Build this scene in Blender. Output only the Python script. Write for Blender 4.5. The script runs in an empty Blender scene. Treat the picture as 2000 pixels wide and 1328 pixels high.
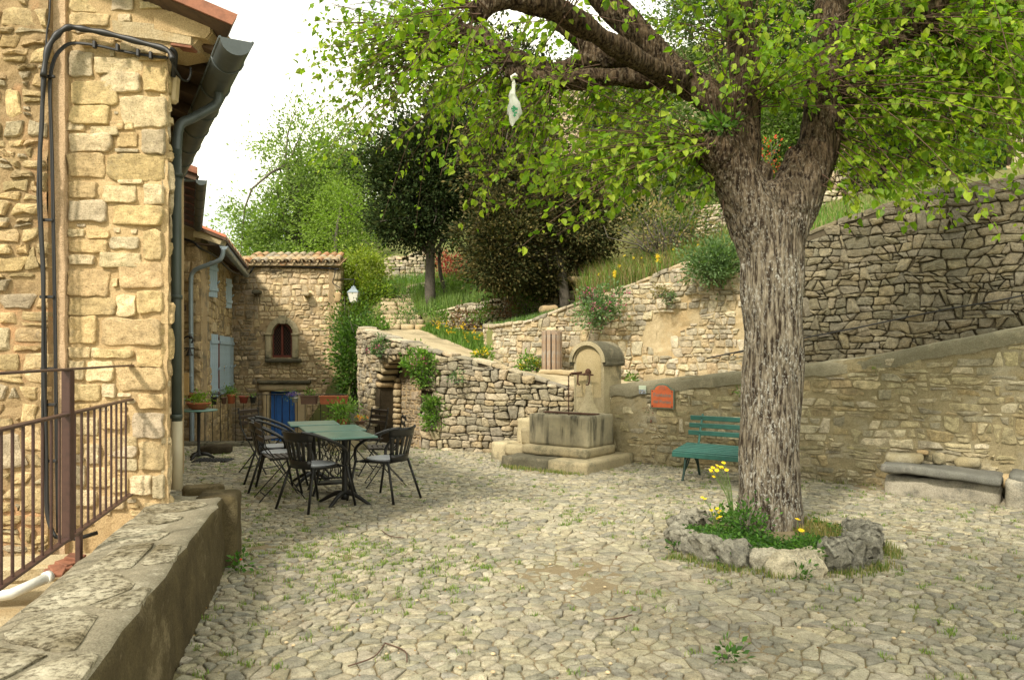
import bpy, bmesh, math, random
import numpy as np
from math import sin, cos, pi, radians, sqrt, atan2, hypot
from mathutils import Vector as V, Matrix, noise as mn
from mathutils.geometry import delaunay_2d_cdt
random.seed(11)
RNG = np.random.default_rng(5)
SC = bpy.context.scene
COL = SC.collection

# ---------------------------------------------------------------- camera, sky, sun, exposure
F, H, HY = 1500.0, 1.6, 690.0
cd = bpy.data.cameras.new('camera'); cam = bpy.data.objects.new('camera', cd); COL.objects.link(cam)
cam.location = (0, 0, H); cam.rotation_euler = (pi / 2, 0, 0)
cd.sensor_width = 36; cd.lens = F / 2000 * 36; cd.shift_y = (HY - 664) / 2000
cd.clip_start = 0.05; cd.clip_end = 2000
SC.camera = cam
SUN_DIR = V((-0.39, -0.61, 0.69)).normalized()      # towards the sun
w = bpy.data.worlds.new('World'); SC.world = w; w.use_nodes = True
nt = w.node_tree; nt.nodes.clear()
out = nt.nodes.new('ShaderNodeOutputWorld'); bg = nt.nodes.new('ShaderNodeBackground')
sky = nt.nodes.new('ShaderNodeTexSky'); sky.sky_type = 'NISHITA'; sky.sun_disc = False
sky.sun_elevation = math.asin(SUN_DIR.z); sky.sun_rotation = atan2(SUN_DIR.x, SUN_DIR.y)
tc = nt.nodes.new('ShaderNodeTexCoord')
mp = nt.nodes.new('ShaderNodeMapping'); mp.inputs['Scale'].default_value = (1.6, 1.6, 4.0)
nz = nt.nodes.new('ShaderNodeTexNoise'); nz.inputs['Scale'].default_value = 2.2; nz.inputs['Detail'].default_value = 8
rp = nt.nodes.new('ShaderNodeValToRGB'); rp.color_ramp.elements[0].position = .40; rp.color_ramp.elements[1].position = .55
rp.color_ramp.elements[0].color = (.45, .45, .45, 1); rp.color_ramp.elements[1].color = (1, 1, 1, 1)
mx = nt.nodes.new('ShaderNodeMix'); mx.data_type = 'RGBA'
mx.inputs['B'].default_value = (14.5, 14.0, 11.5, 1)      # veil of bright cloud
nt.links.new(tc.outputs['Generated'], mp.inputs['Vector']); nt.links.new(mp.outputs[0], nz.inputs['Vector'])
nt.links.new(nz.outputs['Fac'], rp.inputs[0]); nt.links.new(rp.outputs[0], mx.inputs['Factor'])
nt.links.new(sky.outputs[0], mx.inputs['A']); nt.links.new(mx.outputs['Result'], bg.inputs[0])
bg.inputs[1].default_value = 0.105
nt.links.new(bg.outputs[0], out.inputs[0])
sl = bpy.data.lights.new('sun', 'SUN'); sl.energy = 3.3; sl.angle = radians(5.5); sl.color = (1, .91, .75)
so = bpy.data.objects.new('sun', sl); COL.objects.link(so); so.rotation_euler = SUN_DIR.to_track_quat('Z', 'Y').to_euler()
SC.view_settings.view_transform = 'Standard'; SC.view_settings.look = 'None'
SC.view_settings.exposure = 0.66; SC.view_settings.gamma = 1.0; SC.view_settings.use_curve_mapping = False
SC.render.engine = 'CYCLES'
SC.cycles.max_bounces = 6; SC.cycles.diffuse_bounces = 3; SC.cycles.glossy_bounces = 2; SC.cycles.transmission_bounces = 4
SC.cycles.transparent_max_bounces = 6

# ---------------------------------------------------------------- photograph geometry -> world metres (design aid)
def P(px, py, Y): return V(((px - 1000) * Y / F, Y, H + (HY - py) * Y / F))
def G(px, py, z=0.0):
    Y = (H - z) * F / (py - HY); return V(((px - 1000) * Y / F, Y, z))
def on_line(px, p0, d):            # where the sight line at px meets a plan line
    k = (px - 1000) / F; t = (k * p0[1] - p0[0]) / (d[0] - k * d[1]); return (p0[0] + d[0] * t, p0[1] + d[1] * t)
def ZA(py, Y): return H + (HY - py) * Y / F

# ---------------------------------------------------------------- objects
WL = {}
def wl(o): return WL.get(o.name, V((0, 0, 0))) if o is not None else V((0, 0, 0))
def thing(name, label, cat, loc=(0, 0, 0), group=None):
    o = bpy.data.objects.new(name, None); COL.objects.link(o); o.location = loc; o.empty_display_size = .1
    WL[o.name] = V(loc); o['label'] = label; o['category'] = cat
    if group: o['group'] = group
    return o
def tag(o, label=None, cat=None, group=None, kind=None):
    if label: o['label'] = label
    if cat: o['category'] = cat
    if group: o['group'] = group
    if kind: o['kind'] = kind
    return o
def link(name, me, parent=None, origin=(0, 0, 0)):
    """me's vertices are relative to origin (world)"""
    o = bpy.data.objects.new(name, me); COL.objects.link(o)
    o.location = V(origin) - wl(parent)
    if parent is not None: o.parent = parent
    WL[o.name] = V(origin); return o
def fast_mesh(name, verts, faces, mats, col=None, smooth=True, fmat=None):
    """verts (n,3); faces either (m,k) int array or list of tuples"""
    me = bpy.data.meshes.new(name); verts = np.asarray(verts, dtype=np.float32)
    me.vertices.add(len(verts)); me.vertices.foreach_set('co', verts.ravel())
    if isinstance(faces, np.ndarray):
        m, k = faces.shape; tot = np.full(m, k, dtype=np.int32); flat = faces.ravel().astype(np.int32)
    else:
        tot = np.fromiter((len(f) for f in faces), dtype=np.int32, count=len(faces))
        flat = np.fromiter((i for f in faces for i in f), dtype=np.int32, count=int(tot.sum()))
    st = np.concatenate([[0], np.cumsum(tot)[:-1]]).astype(np.int32)
    me.loops.add(len(flat)); me.loops.foreach_set('vertex_index', flat)
    me.polygons.add(len(tot)); me.polygons.foreach_set('loop_start', st)
    if isinstance(smooth, (bool, int)): me.polygons.foreach_set('use_smooth', np.full(len(tot), bool(smooth)))
    else: me.polygons.foreach_set('use_smooth', np.asarray(smooth, dtype=bool))
    for m in (mats if isinstance(mats, (list, tuple)) else [mats]): me.materials.append(m)
    if fmat is not None: me.polygons.foreach_set('material_index', np.asarray(fmat, dtype=np.int32))
    me.update(calc_edges=True)
    if col is not None:
        a = me.attributes.new('col', 'FLOAT_COLOR', 'POINT'); c = np.ones((len(verts), 4), dtype=np.float32)
        c[:, :3] = col; a.data.foreach_set('color', c.ravel())
    return me

class M:
    def __init__(s): s.v = []; s.f = []; s.sm = []; s.mi = []; s.cm = 0
    def add(s, vs, fs, smooth=False):
        b = len(s.v); s.v += [tuple(x) for x in vs]; s.f += [tuple(i + b for i in f) for f in fs]
        s.sm += [smooth] * len(fs); s.mi += [s.cm] * len(fs); return s
    def box(s, c, size, bev=.004, rot=None):
        c = V(c); h = V(size) / 2; b = min(bev, min(h) * .6); vs = []; idx = {}
        for sx in (-1, 1):
            for sy in (-1, 1):
                for sz in (-1, 1):
                    for k in range(3):
                        p = V((sx * (h.x - (b if k != 0 else 0)), sy * (h.y - (b if k != 1 else 0)), sz * (h.z - (b if k != 2 else 0))))
                        idx[(sx, sy, sz, k)] = len(vs); vs.append(p)
        fs = []
        for k in range(3):
            for sg in (-1, 1):
                o1, o2 = [a for a in range(3) if a != k]; q = []
                for a, b2 in ((-1, -1), (1, -1), (1, 1), (-1, 1)):
                    t = [0, 0, 0]; t[k] = sg; t[o1] = a; t[o2] = b2; q.append(idx[(*t, k)])
                fs.append(q)
        for m_ in range(3):
            k, l = [a for a in range(3) if a != m_]
            for a in (-1, 1):
                for b2 in (-1, 1):
                    t1 = [0, 0, 0]; t1[k] = a; t1[l] = b2; t1[m_] = -1; t2 = list(t1); t2[m_] = 1
                    fs.append([idx[(*t1, k)], idx[(*t2, k)], idx[(*t2, l)], idx[(*t1, l)]])
        for t in [(a, b2, c2) for a in (-1, 1) for b2 in (-1, 1) for c2 in (-1, 1)]:
            fs.append([idx[(*t, 0)], idx[(*t, 1)], idx[(*t, 2)]])
        o = []
        for f in fs:
            n = (vs[f[1]] - vs[f[0]]).cross(vs[f[2]] - vs[f[0]]); cc = sum((vs[i] for i in f), V((0, 0, 0)))
            o.append(f if n.dot(cc) > 0 else f[::-1])
        if rot is not None: vs = [rot @ p for p in vs]
        return s.add([p + c for p in vs], o)
    def beam(s, a, b, wd, th, up=(0, 0, 1), bev=.003):
        a = V(a); b = V(b); d = b - a; L = d.length; x = d / L; u = V(up); y = u.cross(x)
        if y.length < 1e-5: y = V((0, 1, 0)).cross(x)
        y.normalize(); z = x.cross(y)
        R = Matrix((x, y, z)).transposed(); return s.box((a + b) / 2, (L, wd, th), bev, R)
    def tube(s, pts, r, n=8, caps=True, flat=1.0, smooth=True):
        pts = [V(p) for p in pts]; k = len(pts); rs = r if isinstance(r, (list, tuple)) else [r] * k
        T = [((pts[min(i + 1, k - 1)] - pts[max(i - 1, 0)])).normalized() for i in range(k)]
        u = T[0].orthogonal().normalized()
        if abs(T[0].z) < .9: u = (V((0, 0, 1)) - T[0] * T[0].z).normalized()
        vs = []
        for i in range(k):
            u = (u - T[i] * u.dot(T[i]))
            u = u.normalized() if u.length > 1e-6 else T[i].orthogonal().normalized()
            q = T[i].cross(u)
            for j in range(n):
                a = 2 * pi * j / n; vs.append(pts[i] + (u * cos(a) * flat + q * sin(a)) * rs[i])
        fs = [(i * n + j, i * n + (j + 1) % n, (i + 1) * n + (j + 1) % n, (i + 1) * n + j) for i in range(k - 1) for j in range(n)]
        s.add(vs, fs, smooth)
        if caps:
            b = len(s.v) - len(vs)
            s.f += [tuple(b + j for j in range(n))[::-1], tuple(b + (k - 1) * n + j for j in range(n))]; s.sm += [False, False]; s.mi += [s.cm] * 2
        return s
    def lathe(s, prof, c=(0, 0, 0), n=20, smooth=True, axis=None):
        c = V(c); R = V((0, 0, 1)).rotation_difference(V(axis)).to_matrix() if axis is not None else Matrix.Identity(3); vs = []
        for r, z in prof:
            for j in range(n): a = 2 * pi * j / n; vs.append(c + R @ V((r * cos(a), r * sin(a), z)))
        k = len(prof)
        fs = [(i * n + j, i * n + (j + 1) % n, (i + 1) * n + (j + 1) % n, (i + 1) * n + j) for i in range(k - 1) for j in range(n)]
        s.add(vs, fs, smooth); b = len(s.v) - len(vs)
        if prof[0][0] > 1e-4: s.f.append(tuple(b + j for j in range(n))[::-1]); s.sm.append(False); s.mi.append(s.cm)
        if prof[-1][0] > 1e-4: s.f.append(tuple(b + (k - 1) * n + j for j in range(n))); s.sm.append(False); s.mi.append(s.cm)
        return s
    def prism(s, poly, ext):
        """poly: list of 3D points, ext: extrusion vector"""
        poly = [V(p) for p in poly]; e = V(ext); n = len(poly); nn = V((0, 0, 0))
        for i in range(n): nn += poly[i].cross(poly[(i + 1) % n])
        if nn.dot(e) > 0: poly = poly[::-1]
        vs = poly + [p + e for p in poly]
        return s.add(vs, [tuple(range(n)), tuple(range(2 * n - 1, n - 1, -1))] + [(i, i + n, (i + 1) % n + n, (i + 1) % n) for i in range(n)])
    def build(s, name, mat, parent=None, rough=0, seed=0):
        vs = np.array(s.v, dtype=float); o = vs.mean(0) if parent is None or not getattr(parent, 'proto', False) else np.zeros(3)
        if rough:
            for i in range(len(vs)):
                p = V(vs[i]); vs[i] += np.array(mn.noise_vector(p * 7 + V((seed, 0, 0)))) * rough + np.array(mn.noise_vector(p * 22)) * rough * .4
        me = fast_mesh(name, vs - o, s.f, mat, smooth=s.sm, fmat=s.mi)
        return link(name, me, parent, o)

def subdiv_box(c, size, seg=.06, rough=.012, rot=None, seed=0, rnd=.02):
    """weathered stone block: subdivided box with rounded worn edges, all faces closed"""
    bm = bmesh.new(); bmesh.ops.create_cube(bm, size=1)
    hs = V(size) / 2
    cuts = [max(1, min(26, int(size[k] / seg))) for k in range(3)]
    for k in range(3):
        es = [e for e in bm.edges if abs((e.verts[0].co - e.verts[1].co)[k]) > .5 and abs(abs((e.verts[0].co - e.verts[1].co)[k]) - (e.verts[0].co - e.verts[1].co).length) < 1e-4]
        bmesh.ops.subdivide_edges(bm, edges=es, cuts=cuts[k], use_grid_fill=True)
    out = []
    for v in bm.verts:
        p = V((v.co.x * size[0], v.co.y * size[1], v.co.z * size[2]))
        q = V([max(-hs[k] + rnd, min(hs[k] - rnd, p[k])) for k in range(3)]); d = p - q
        if d.length > rnd: p = q + d.normalized() * rnd
        s_ = p * 5 + V((seed * 7.3, 0, 0))
        p += V(mn.noise_vector(s_)) * rough + V(mn.noise_vector(s_ * 3.7)) * rough * .4
        if rot is not None: p = rot @ p
        v.co = p + V(c)
    bm.normal_update()
    vs = [v.co.copy() for v in bm.verts]; fs = [tuple(v.index for v in f.verts) for f in bm.faces]
    bm.free(); return vs, fs
def block(name, c, size, mat, parent, seg=.06, rough=.01, rot=None, seed=0, rnd=.02):
    vs, fs = subdiv_box(c, size, seg, rough, rot, seed, rnd); m = M(); m.add(vs, fs, True); return m.build(name, mat, parent)

# ---------------------------------------------------------------- materials
def nd(t, typ, **kw):
    n = t.nodes.new(typ)
    for k, v in kw.items():
        if k.startswith('_'): setattr(n, k[1:], v)
        else: n.inputs[k.replace('__', ' ')].default_value = v
    return n
def ramp(t, a, b, ca, cb):
    r = t.nodes.new('ShaderNodeValToRGB'); e = r.color_ramp.elements; e[0].position = a; e[1].position = b; e[0].color = (*ca, 1); e[1].color = (*cb, 1); return r
def mixc(t, fac, a, b, mode='MIX'):
    m = t.nodes.new('ShaderNodeMix'); m.data_type = 'RGBA'; m.blend_type = mode
    for s_, val in (('Factor', fac), ('A', a), ('B', b)):
        if isinstance(val, (int, float)): m.inputs[s_].default_value = val
        elif isinstance(val, tuple): m.inputs[s_].default_value = (*val, 1)
        else: t.links.new(val, m.inputs[s_])
    return m.outputs['Result']
def newmat(name):
    m = bpy.data.materials.new(name); m.use_nodes = True; t = m.node_tree; b = t.nodes['Principled BSDF']; return m, t, b
def noise_n(t, vec, scale, detail=6, rough=.6):
    n = t.nodes.new('ShaderNodeTexNoise'); n.inputs['Scale'].default_value = scale; n.inputs['Detail'].default_value = detail; n.inputs['Roughness'].default_value = rough
    t.links.new(vec, n.inputs['Vector']); return n
def pos(t, obj=False, scale=None):
    if obj: o = t.nodes.new('ShaderNodeTexCoord').outputs['Object']
    else: o = t.nodes.new('ShaderNodeNewGeometry').outputs['Position']
    if scale:
        m = t.nodes.new('ShaderNodeMapping'); m.inputs['Scale'].default_value = scale; t.links.new(o, m.inputs['Vector']); o = m.outputs[0]
    return o
def bump(t, b, h, strength=.5, dist=.01, prev=None):
    n = t.nodes.new('ShaderNodeBump'); n.inputs['Strength'].default_value = strength; n.inputs['Distance'].default_value = dist
    t.links.new(h, n.inputs['Height'])
    if prev is not None: t.links.new(prev, n.inputs['Normal'])
    t.links.new(n.outputs[0], b.inputs['Normal']); return n.outputs[0]
def plain(name, c, rough=.6, metal=0.0, var=.25, vscale=9, bmp=.0, bscale=60, c2=None, thr=(.45, .7), obj=True, spec=None, bdist=.004):
    m, t, b = newmat(name); p = pos(t, obj)
    n = noise_n(t, p, vscale, 6)
    c2 = c2 or tuple(x * (1 - var) for x in c)
    r = ramp(t, thr[0], thr[1], c, c2); t.links.new(n.outputs['Fac'], r.inputs[0]); t.links.new(r.outputs[0], b.inputs['Base Color'])
    b.inputs['Roughness'].default_value = rough; b.inputs['Metallic'].default_value = metal
    if spec is not None: b.inputs['Specular IOR Level'].default_value = spec
    if bmp: bump(t, b, noise_n(t, p, bscale, 5).outputs['Fac'], bmp, bdist)
    return m
def stonemat(name, lichen=.25, lcol=(.20, .20, .17), dark=.5, bmp=.7, streak=0.0, warm=None):
    """natural stone: base colour from the per-stone attribute, with grain, pits, lichen"""
    m, t, b = newmat(name); p = pos(t)
    a = t.nodes.new('ShaderNodeAttribute'); a.attribute_name = 'col'
    n1 = noise_n(t, p, 13, 9, .7); r1 = ramp(t, .30, .66, (dark, dark * .97, dark * .92), (1.34, 1.32, 1.28)); t.links.new(n1.outputs['Fac'], r1.inputs[0])
    c = mixc(t, 1.0, a.outputs['Color'], r1.outputs[0], 'MULTIPLY')
    n2 = noise_n(t, p, 2.6, 10, .75); r2 = ramp(t, .56 - lichen * .35, .74 - lichen * .2, (0, 0, 0), (1, 1, 1)); t.links.new(n2.outputs['Fac'], r2.inputs[0])
    n3 = noise_n(t, p, 60, 4, .7); r3 = ramp(t, .4, .62, (0, 0, 0), (1, 1, 1)); t.links.new(n3.outputs['Fac'], r3.inputs[0])
    f = mixc(t, 1.0, r2.outputs[0], r3.outputs[0], 'MULTIPLY')
    c = mixc(t, f, c, lcol)
    n4 = noise_n(t, p, 100, 4, .75); r4 = ramp(t, .34, .5, (.42, .38, .31), (1.03, 1.03, 1.03)); t.links.new(n4.outputs['Fac'], r4.inputs[0])
    c = mixc(t, .8, c, r4.outputs[0], 'MULTIPLY')
    t.links.new(c, b.inputs['Base Color']); b.inputs['Roughness'].default_value = .92; b.inputs['Specular IOR Level'].default_value = .2
    sp = pos(t, False, (9, 9, 42)); h2 = noise_n(t, sp, 1.0, 6, .7)
    q = bump(t, b, noise_n(t, p, 32, 9, .78).outputs['Fac'], bmp, .028)
    bump(t, b, h2.outputs['Fac'], .45 * bmp, .02, q)
    return m
def mortarmat(name, c1, c2, c3=None, bmp=.8, scale=3.0):
    m, t, b = newmat(name); p = pos(t)
    n = noise_n(t, p, scale, 9, .7); r = ramp(t, .35, .65, c1, c2); t.links.new(n.outputs['Fac'], r.inputs[0]); c = r.outputs[0]
    if c3:
        n2 = noise_n(t, p, scale * .5, 9, .7); r2 = ramp(t, .52, .62, (0, 0, 0), (1, 1, 1)); t.links.new(n2.outputs['Fac'], r2.inputs[0]); c = mixc(t, r2.outputs[0], c, c3)
    g = noise_n(t, p, 110, 4, .7); rg = ramp(t, .3, .6, (.6, .57, .52), (1.1, 1.1, 1.1)); t.links.new(g.outputs['Fac'], rg.inputs[0])
    c = mixc(t, 1.0, c, rg.outputs[0], 'MULTIPLY'); t.links.new(c, b.inputs['Base Color']); b.inputs['Roughness'].default_value = .95
    b.inputs['Specular IOR Level'].default_value = .15
    q = bump(t, b, noise_n(t, p, 70, 8, .7).outputs['Fac'], bmp, .008); bump(t, b, noise_n(t, p, 14, 6, .7).outputs['Fac'], bmp * .6, .03, q); return m
def leafmat(name, tr=.45, rough=.45, tint=(1, 1, 1), spec=.35, through=(1.2, 1.4, .4)):
    m, t, b = newmat(name); a = t.nodes.new('ShaderNodeAttribute'); a.attribute_name = 'col'
    c = mixc(t, 1.0, a.outputs['Color'], tint, 'MULTIPLY')
    t.links.new(c, b.inputs['Base Color']); b.inputs['Roughness'].default_value = rough; b.inputs['Specular IOR Level'].default_value = spec
    tl = t.nodes.new('ShaderNodeBsdfTranslucent'); c2 = mixc(t, 1.0, c, through, 'MULTIPLY'); t.links.new(c2, tl.inputs[0])
    mxs = t.nodes.new('ShaderNodeMixShader'); mxs.inputs[0].default_value = tr
    t.links.new(b.outputs[0], mxs.inputs[1]); t.links.new(tl.outputs[0], mxs.inputs[2])
    t.links.new(mxs.outputs[0], t.nodes['Material Output'].inputs[0]); return m

MT = {}
MT['stone_gold'] = stonemat('golden_limestone', .10, (.32, .28, .2), .60, .8)
MT['stone_house'] = stonemat('house_rubble_stone', .2, (.2, .18, .14), .55, .7)
MT['stone_grey'] = stonemat('grey_dry_stone', .55, (.17, .165, .13), .5, .8)
MT['stone_pale'] = stonemat('pale_dry_stone', .3, (.25, .24, .2), .55, .8)
MT['stone_low'] = stonemat('low_wall_stone', .3, (.2, .185, .13), .5, .7)
MT['cobble'] = stonemat('cobble_stone', .38, (.22, .22, .185), .55, .7)
MT['karst'] = stonemat('karst_rock', .5, (.18, .18, .16), .35, 1.0)
MT['mortar_gold'] = mortarmat('golden_mortar', (.56, .42, .24), (.42, .30, .16))
MT['mortar_left'] = mortarmat('old_ochre_mortar', (.40, .29, .16), (.22, .16, .09), (.46, .28, .15))
MT['mortar_house'] = mortarmat('house_mortar', (.46, .35, .21), (.34, .25, .14), (.20, .17, .12))
MT['mortar_low'] = mortarmat('low_wall_mortar', (.35, .295, .18), (.25, .215, .13), (.38, .34, .24))
MT['mortar_pale'] = mortarmat('pale_lime_mortar', (.52, .43, .28), (.38, .31, .19), (.46, .35, .20))
MT['gap_dark'] = mortarmat('wall_core_earth', (.07, .055, .035), (.03, .024, .015))
MT['seatstone'] = mortarmat('old_seat_stone', (.40, .37, .30), (.27, .25, .20), (.17, .165, .14), .8, 5)
MT['plaster'] = mortarmat('render_strip', (.62, .46, .30), (.54, .39, .25), None, .8, 2)
MT['soil'] = mortarmat('sandy_joint_soil', (.27, .22, .14), (.18, .145, .09), (.17, .17, .08), .8, 1.3)
MT['path_soil'] = mortarmat('pale_trodden_path', (.52, .44, .29), (.40, .33, .21), (.33, .28, .18), .8, 2)
MT['slope'] = mortarmat('grassy_slope_soil', (.13, .16, .05), (.20, .18, .08), (.09, .12, .03), .8, 1.5)
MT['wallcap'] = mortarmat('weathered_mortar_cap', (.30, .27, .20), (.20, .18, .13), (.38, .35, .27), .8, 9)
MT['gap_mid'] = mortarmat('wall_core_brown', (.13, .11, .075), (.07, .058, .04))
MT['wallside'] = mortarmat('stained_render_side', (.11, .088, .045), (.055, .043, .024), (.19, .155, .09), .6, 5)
MT['fountain'] = mortarmat('fountain_limestone', (.52, .45, .30), (.38, .33, .21), (.20, .185, .13), .5, 3.6)
MT['fountain_d'] = mortarmat('fountain_grey_stone', (.15, .14, .10), (.08, .075, .055), (.24, .215, .15), .8, 5)
MT['capgrey'] = mortarmat('rendered_grey_capping', (.26, .24, .17), (.17, .155, .105), (.33, .30, .21), .9, 4)
MT['fountain_y'] = mortarmat('fountain_yellow_panel', (.52, .43, .26), (.46, .37, .20), (.40, .34, .22), .35, 2.5)
MT['fountain_b'] = mortarmat('basin_stone', (.42, .36, .23), (.30, .26, .17), (.16, .15, .10), .5, 2.6)
MT['greyslab'] = mortarmat('grey_smooth_slab', (.17, .17, .15), (.11, .11, .10), (.26, .25, .22), .3, 5)
MT['lintel'] = plain('cut_limestone_lintel', (.55, .43, .26), .9, 0, .3, 4, .4, 60)
MT['tile'] = stonemat('roof_tile_clay', .35, (.34, .30, .22), .55, .4)
MT['tiledge'] = plain('terracotta_edge', (.25, .10, .055), .85, 0, .5, 12, .3)
MT['soffit'] = plain('dark_timber_soffit', (.10, .06, .035), .9, 0, .5, 8, .5)
MT['zinc'] = plain('dark_zinc', (.085, .10, .105), .45, .3, .3, 6)
MT['zinc_l'] = plain('light_zinc', (.26, .32, .36), .4, .3, .2, 6)
MT['pipe_dark'] = plain('green_grey_paint', (.045, .06, .052), .5, 0, .3, 5)
MT['pipe_beige'] = plain('beige_pvc', (.42, .37, .26), .5, 0, .2, 5)
MT['pipe_white'] = plain('white_pvc', (.78, .77, .72), .4, 0, .12, 5)
MT['cable'] = plain('black_rubber', (.012, .012, .013), .5, 0, .2)
MT['rail'] = plain('brown_painted_iron', (.062, .029, .022), .45, 0, .35, 30, .25, 120)
MT['iron'] = plain('black_iron', (.014, .014, .014), .45, .3, .4, 20)
MT['rust'] = plain('rusty_iron', (.10, .045, .025), .8, .2, .5, 40, .5, 200)
MT['resin'] = plain('black_resin', (.012, .012, .013), .28, 0, .1, 10, spec=.5)
MT['cushion'] = plain('sky_sheen_seat_pad', (.34, .36, .40), .38, 0, .1, 6)  # blue-grey colour paints in the sky reflected by the glossy seat
MT['wood_dark'] = plain('dark_slat_wood', (.035, .022, .016), .5, 0, .3, 20)
MT['tabletop'] = plain('green_enamel_top', (.115, .225, .20), .3, 0, .12, 5, spec=.5)
MT['bench'] = plain('bench_green_paint', (.035, .14, .115), .42, 0, .25, 14, .3, 90)
MT['benchiron'] = plain('bench_green_iron', (.02, .05, .04), .5, .2, .3, 20)
MT['terracotta'] = plain('terracotta_pot', (.40, .12, .05), .7, 0, .25, 12, .2)
MT['terra_dark'] = plain('dark_brown_pot', (.14, .08, .055), .7, 0, .3, 12)
MT['potred'] = plain('dull_red_pot', (.25, .05, .03), .55, 0, .3, 12)
MT['potblack'] = plain('black_pot', (.02, .02, .02), .5)
MT['zincpot'] = plain('galvanised_pot', (.45, .46, .45), .4, .5, .2, 10)
MT['blue'] = plain('blue_door_paint', (.035, .15, .50), .5, 0, .25, 6, .3, 50)
MT['shutter'] = plain('pale_blue_shutter_paint', (.36, .47, .56), .6, 0, .2, 9, .3, 60)
MT['winframe'] = plain('red_brown_window_paint', (.16, .04, .025), .5, 0, .2)
MT['glass'] = plain('dark_window_glass', (.02, .022, .025), .08, 0, .1, spec=.6)
MT['binwood'] = plain('weathered_bin_wood', (.30, .21, .14), .85, 0, .4, 9, .4, 60, c2=(.33, .30, .26))
MT['signred'] = plain('orange_enamel_plate', (.52, .12, .045), .45, 0, .25, 14)
MT['signgreen'] = plain('green_enamel_edge', (.09, .16, .12), .5)
MT['inkgrey'] = plain('grey_lettering', (.20, .19, .16), .6)
MT['badge'] = plain('pale_green_badge', (.45, .52, .40), .5)
MT['badge2'] = plain('badge_grey_picture', (.14, .16, .20), .5, c2=(.4, .43, .47), vscale=40)
MT['bag'] = leafmat('thin_white_plastic', .35, .4, through=(1, 1, .97))
MT['baggreen'] = plain('green_bag_print', (.05, .35, .16), .5)
MT['tanpanel'] = plain('tan_panel', (.36, .24, .095), .7, 0, .12, 4)
MT['cream'] = plain('cream_plastic_box', (.60, .47, .28), .5, 0, .1, 4)
MT['mat'] = plain('black_rubber_mat', (.012, .012, .013), .8, bmp=.5, bscale=150)
MT['lampglass'] = plain('white_opal_lamp_glass', (.80, .78, .70), .25, 0, .06)
MT['water'] = plain('basin_water', (.05, .055, .03), .04, 0, .3, spec=.6)
MT['yellowbox'] = plain('ochre_lantern_glass', (.55, .36, .05), .4)
MT['leaf'] = leafmat('linden_leaf', .5, .5, spec=.25)
MT['foliage'] = leafmat('fine_foliage', .35, .6)
MT['conifer'] = leafmat('conifer_foliage', .12, .75, spec=.15)
MT['petal'] = leafmat('flower_petals', .25, .6, through=(1, .95, .9))
MT['twig'] = plain('red_brown_twig', (.10, .055, .035), .8, 0, .4, 20)
MT['deadwood'] = plain('grey_branch', (.11, .095, .075), .9, 0, .4, 20, .5)
MT['far_stone'] = mortarmat('distant_house_wall', (.55, .45, .32), (.46, .37, .25), None, .4, 3)
def barkmat():
    m, t, b = newmat('ridged_bark'); p = pos(t, False, (24, 24, 3.4)); pf = pos(t, False, (60, 60, 14))
    n1 = noise_n(t, p, 1.6, 6, .6); n2 = noise_n(t, pf, 1.0, 6, .7)
    r = ramp(t, .40, .58, (.038, .027, .019), (.255, .22, .165)); t.links.new(n1.outputs['Fac'], r.inputs[0])
    r2 = ramp(t, .35, .6, (.45, .42, .4), (1.15, 1.15, 1.15)); t.links.new(n2.outputs['Fac'], r2.inputs[0])
    c = mixc(t, 1.0, r.outputs[0], r2.outputs[0], 'MULTIPLY')
    pp = pos(t); n3 = noise_n(t, pp, 3, 5, .6); n4 = noise_n(t, pos(t, False, (55, 55, 30)), 1.0, 4, .7)
    a1 = ramp(t, .36, .56, (0, 0, 0), (1, 1, 1)); t.links.new(n3.outputs['Fac'], a1.inputs[0])
    a2 = ramp(t, .52, .62, (0, 0, 0), (1, 1, 1)); t.links.new(n4.outputs['Fac'], a2.inputs[0])
    f = mixc(t, 1.0, a1.outputs[0], a2.outputs[0], 'MULTIPLY'); c = mixc(t, f, c, (.40, .39, .35))
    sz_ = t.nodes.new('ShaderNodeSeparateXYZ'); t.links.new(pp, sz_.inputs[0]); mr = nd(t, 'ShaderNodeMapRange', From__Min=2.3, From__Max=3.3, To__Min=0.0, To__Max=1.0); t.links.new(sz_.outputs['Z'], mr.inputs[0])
    c = mixc(t, mr.outputs[0], c, mixc(t, 1.0, c, (.38, .31, .25), 'MULTIPLY'))  # upper limbs painted darker with height, standing for their backlit shade
    t.links.new(c, b.inputs['Base Color']); b.inputs['Roughness'].default_value = .95; b.inputs['Specular IOR Level'].default_value = .12
    q = bump(t, b, n1.outputs['Fac'], .8, .03); bump(t, b, n2.outputs['Fac'], .8, .012, q); return m
MT['bark'] = barkmat()
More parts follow.
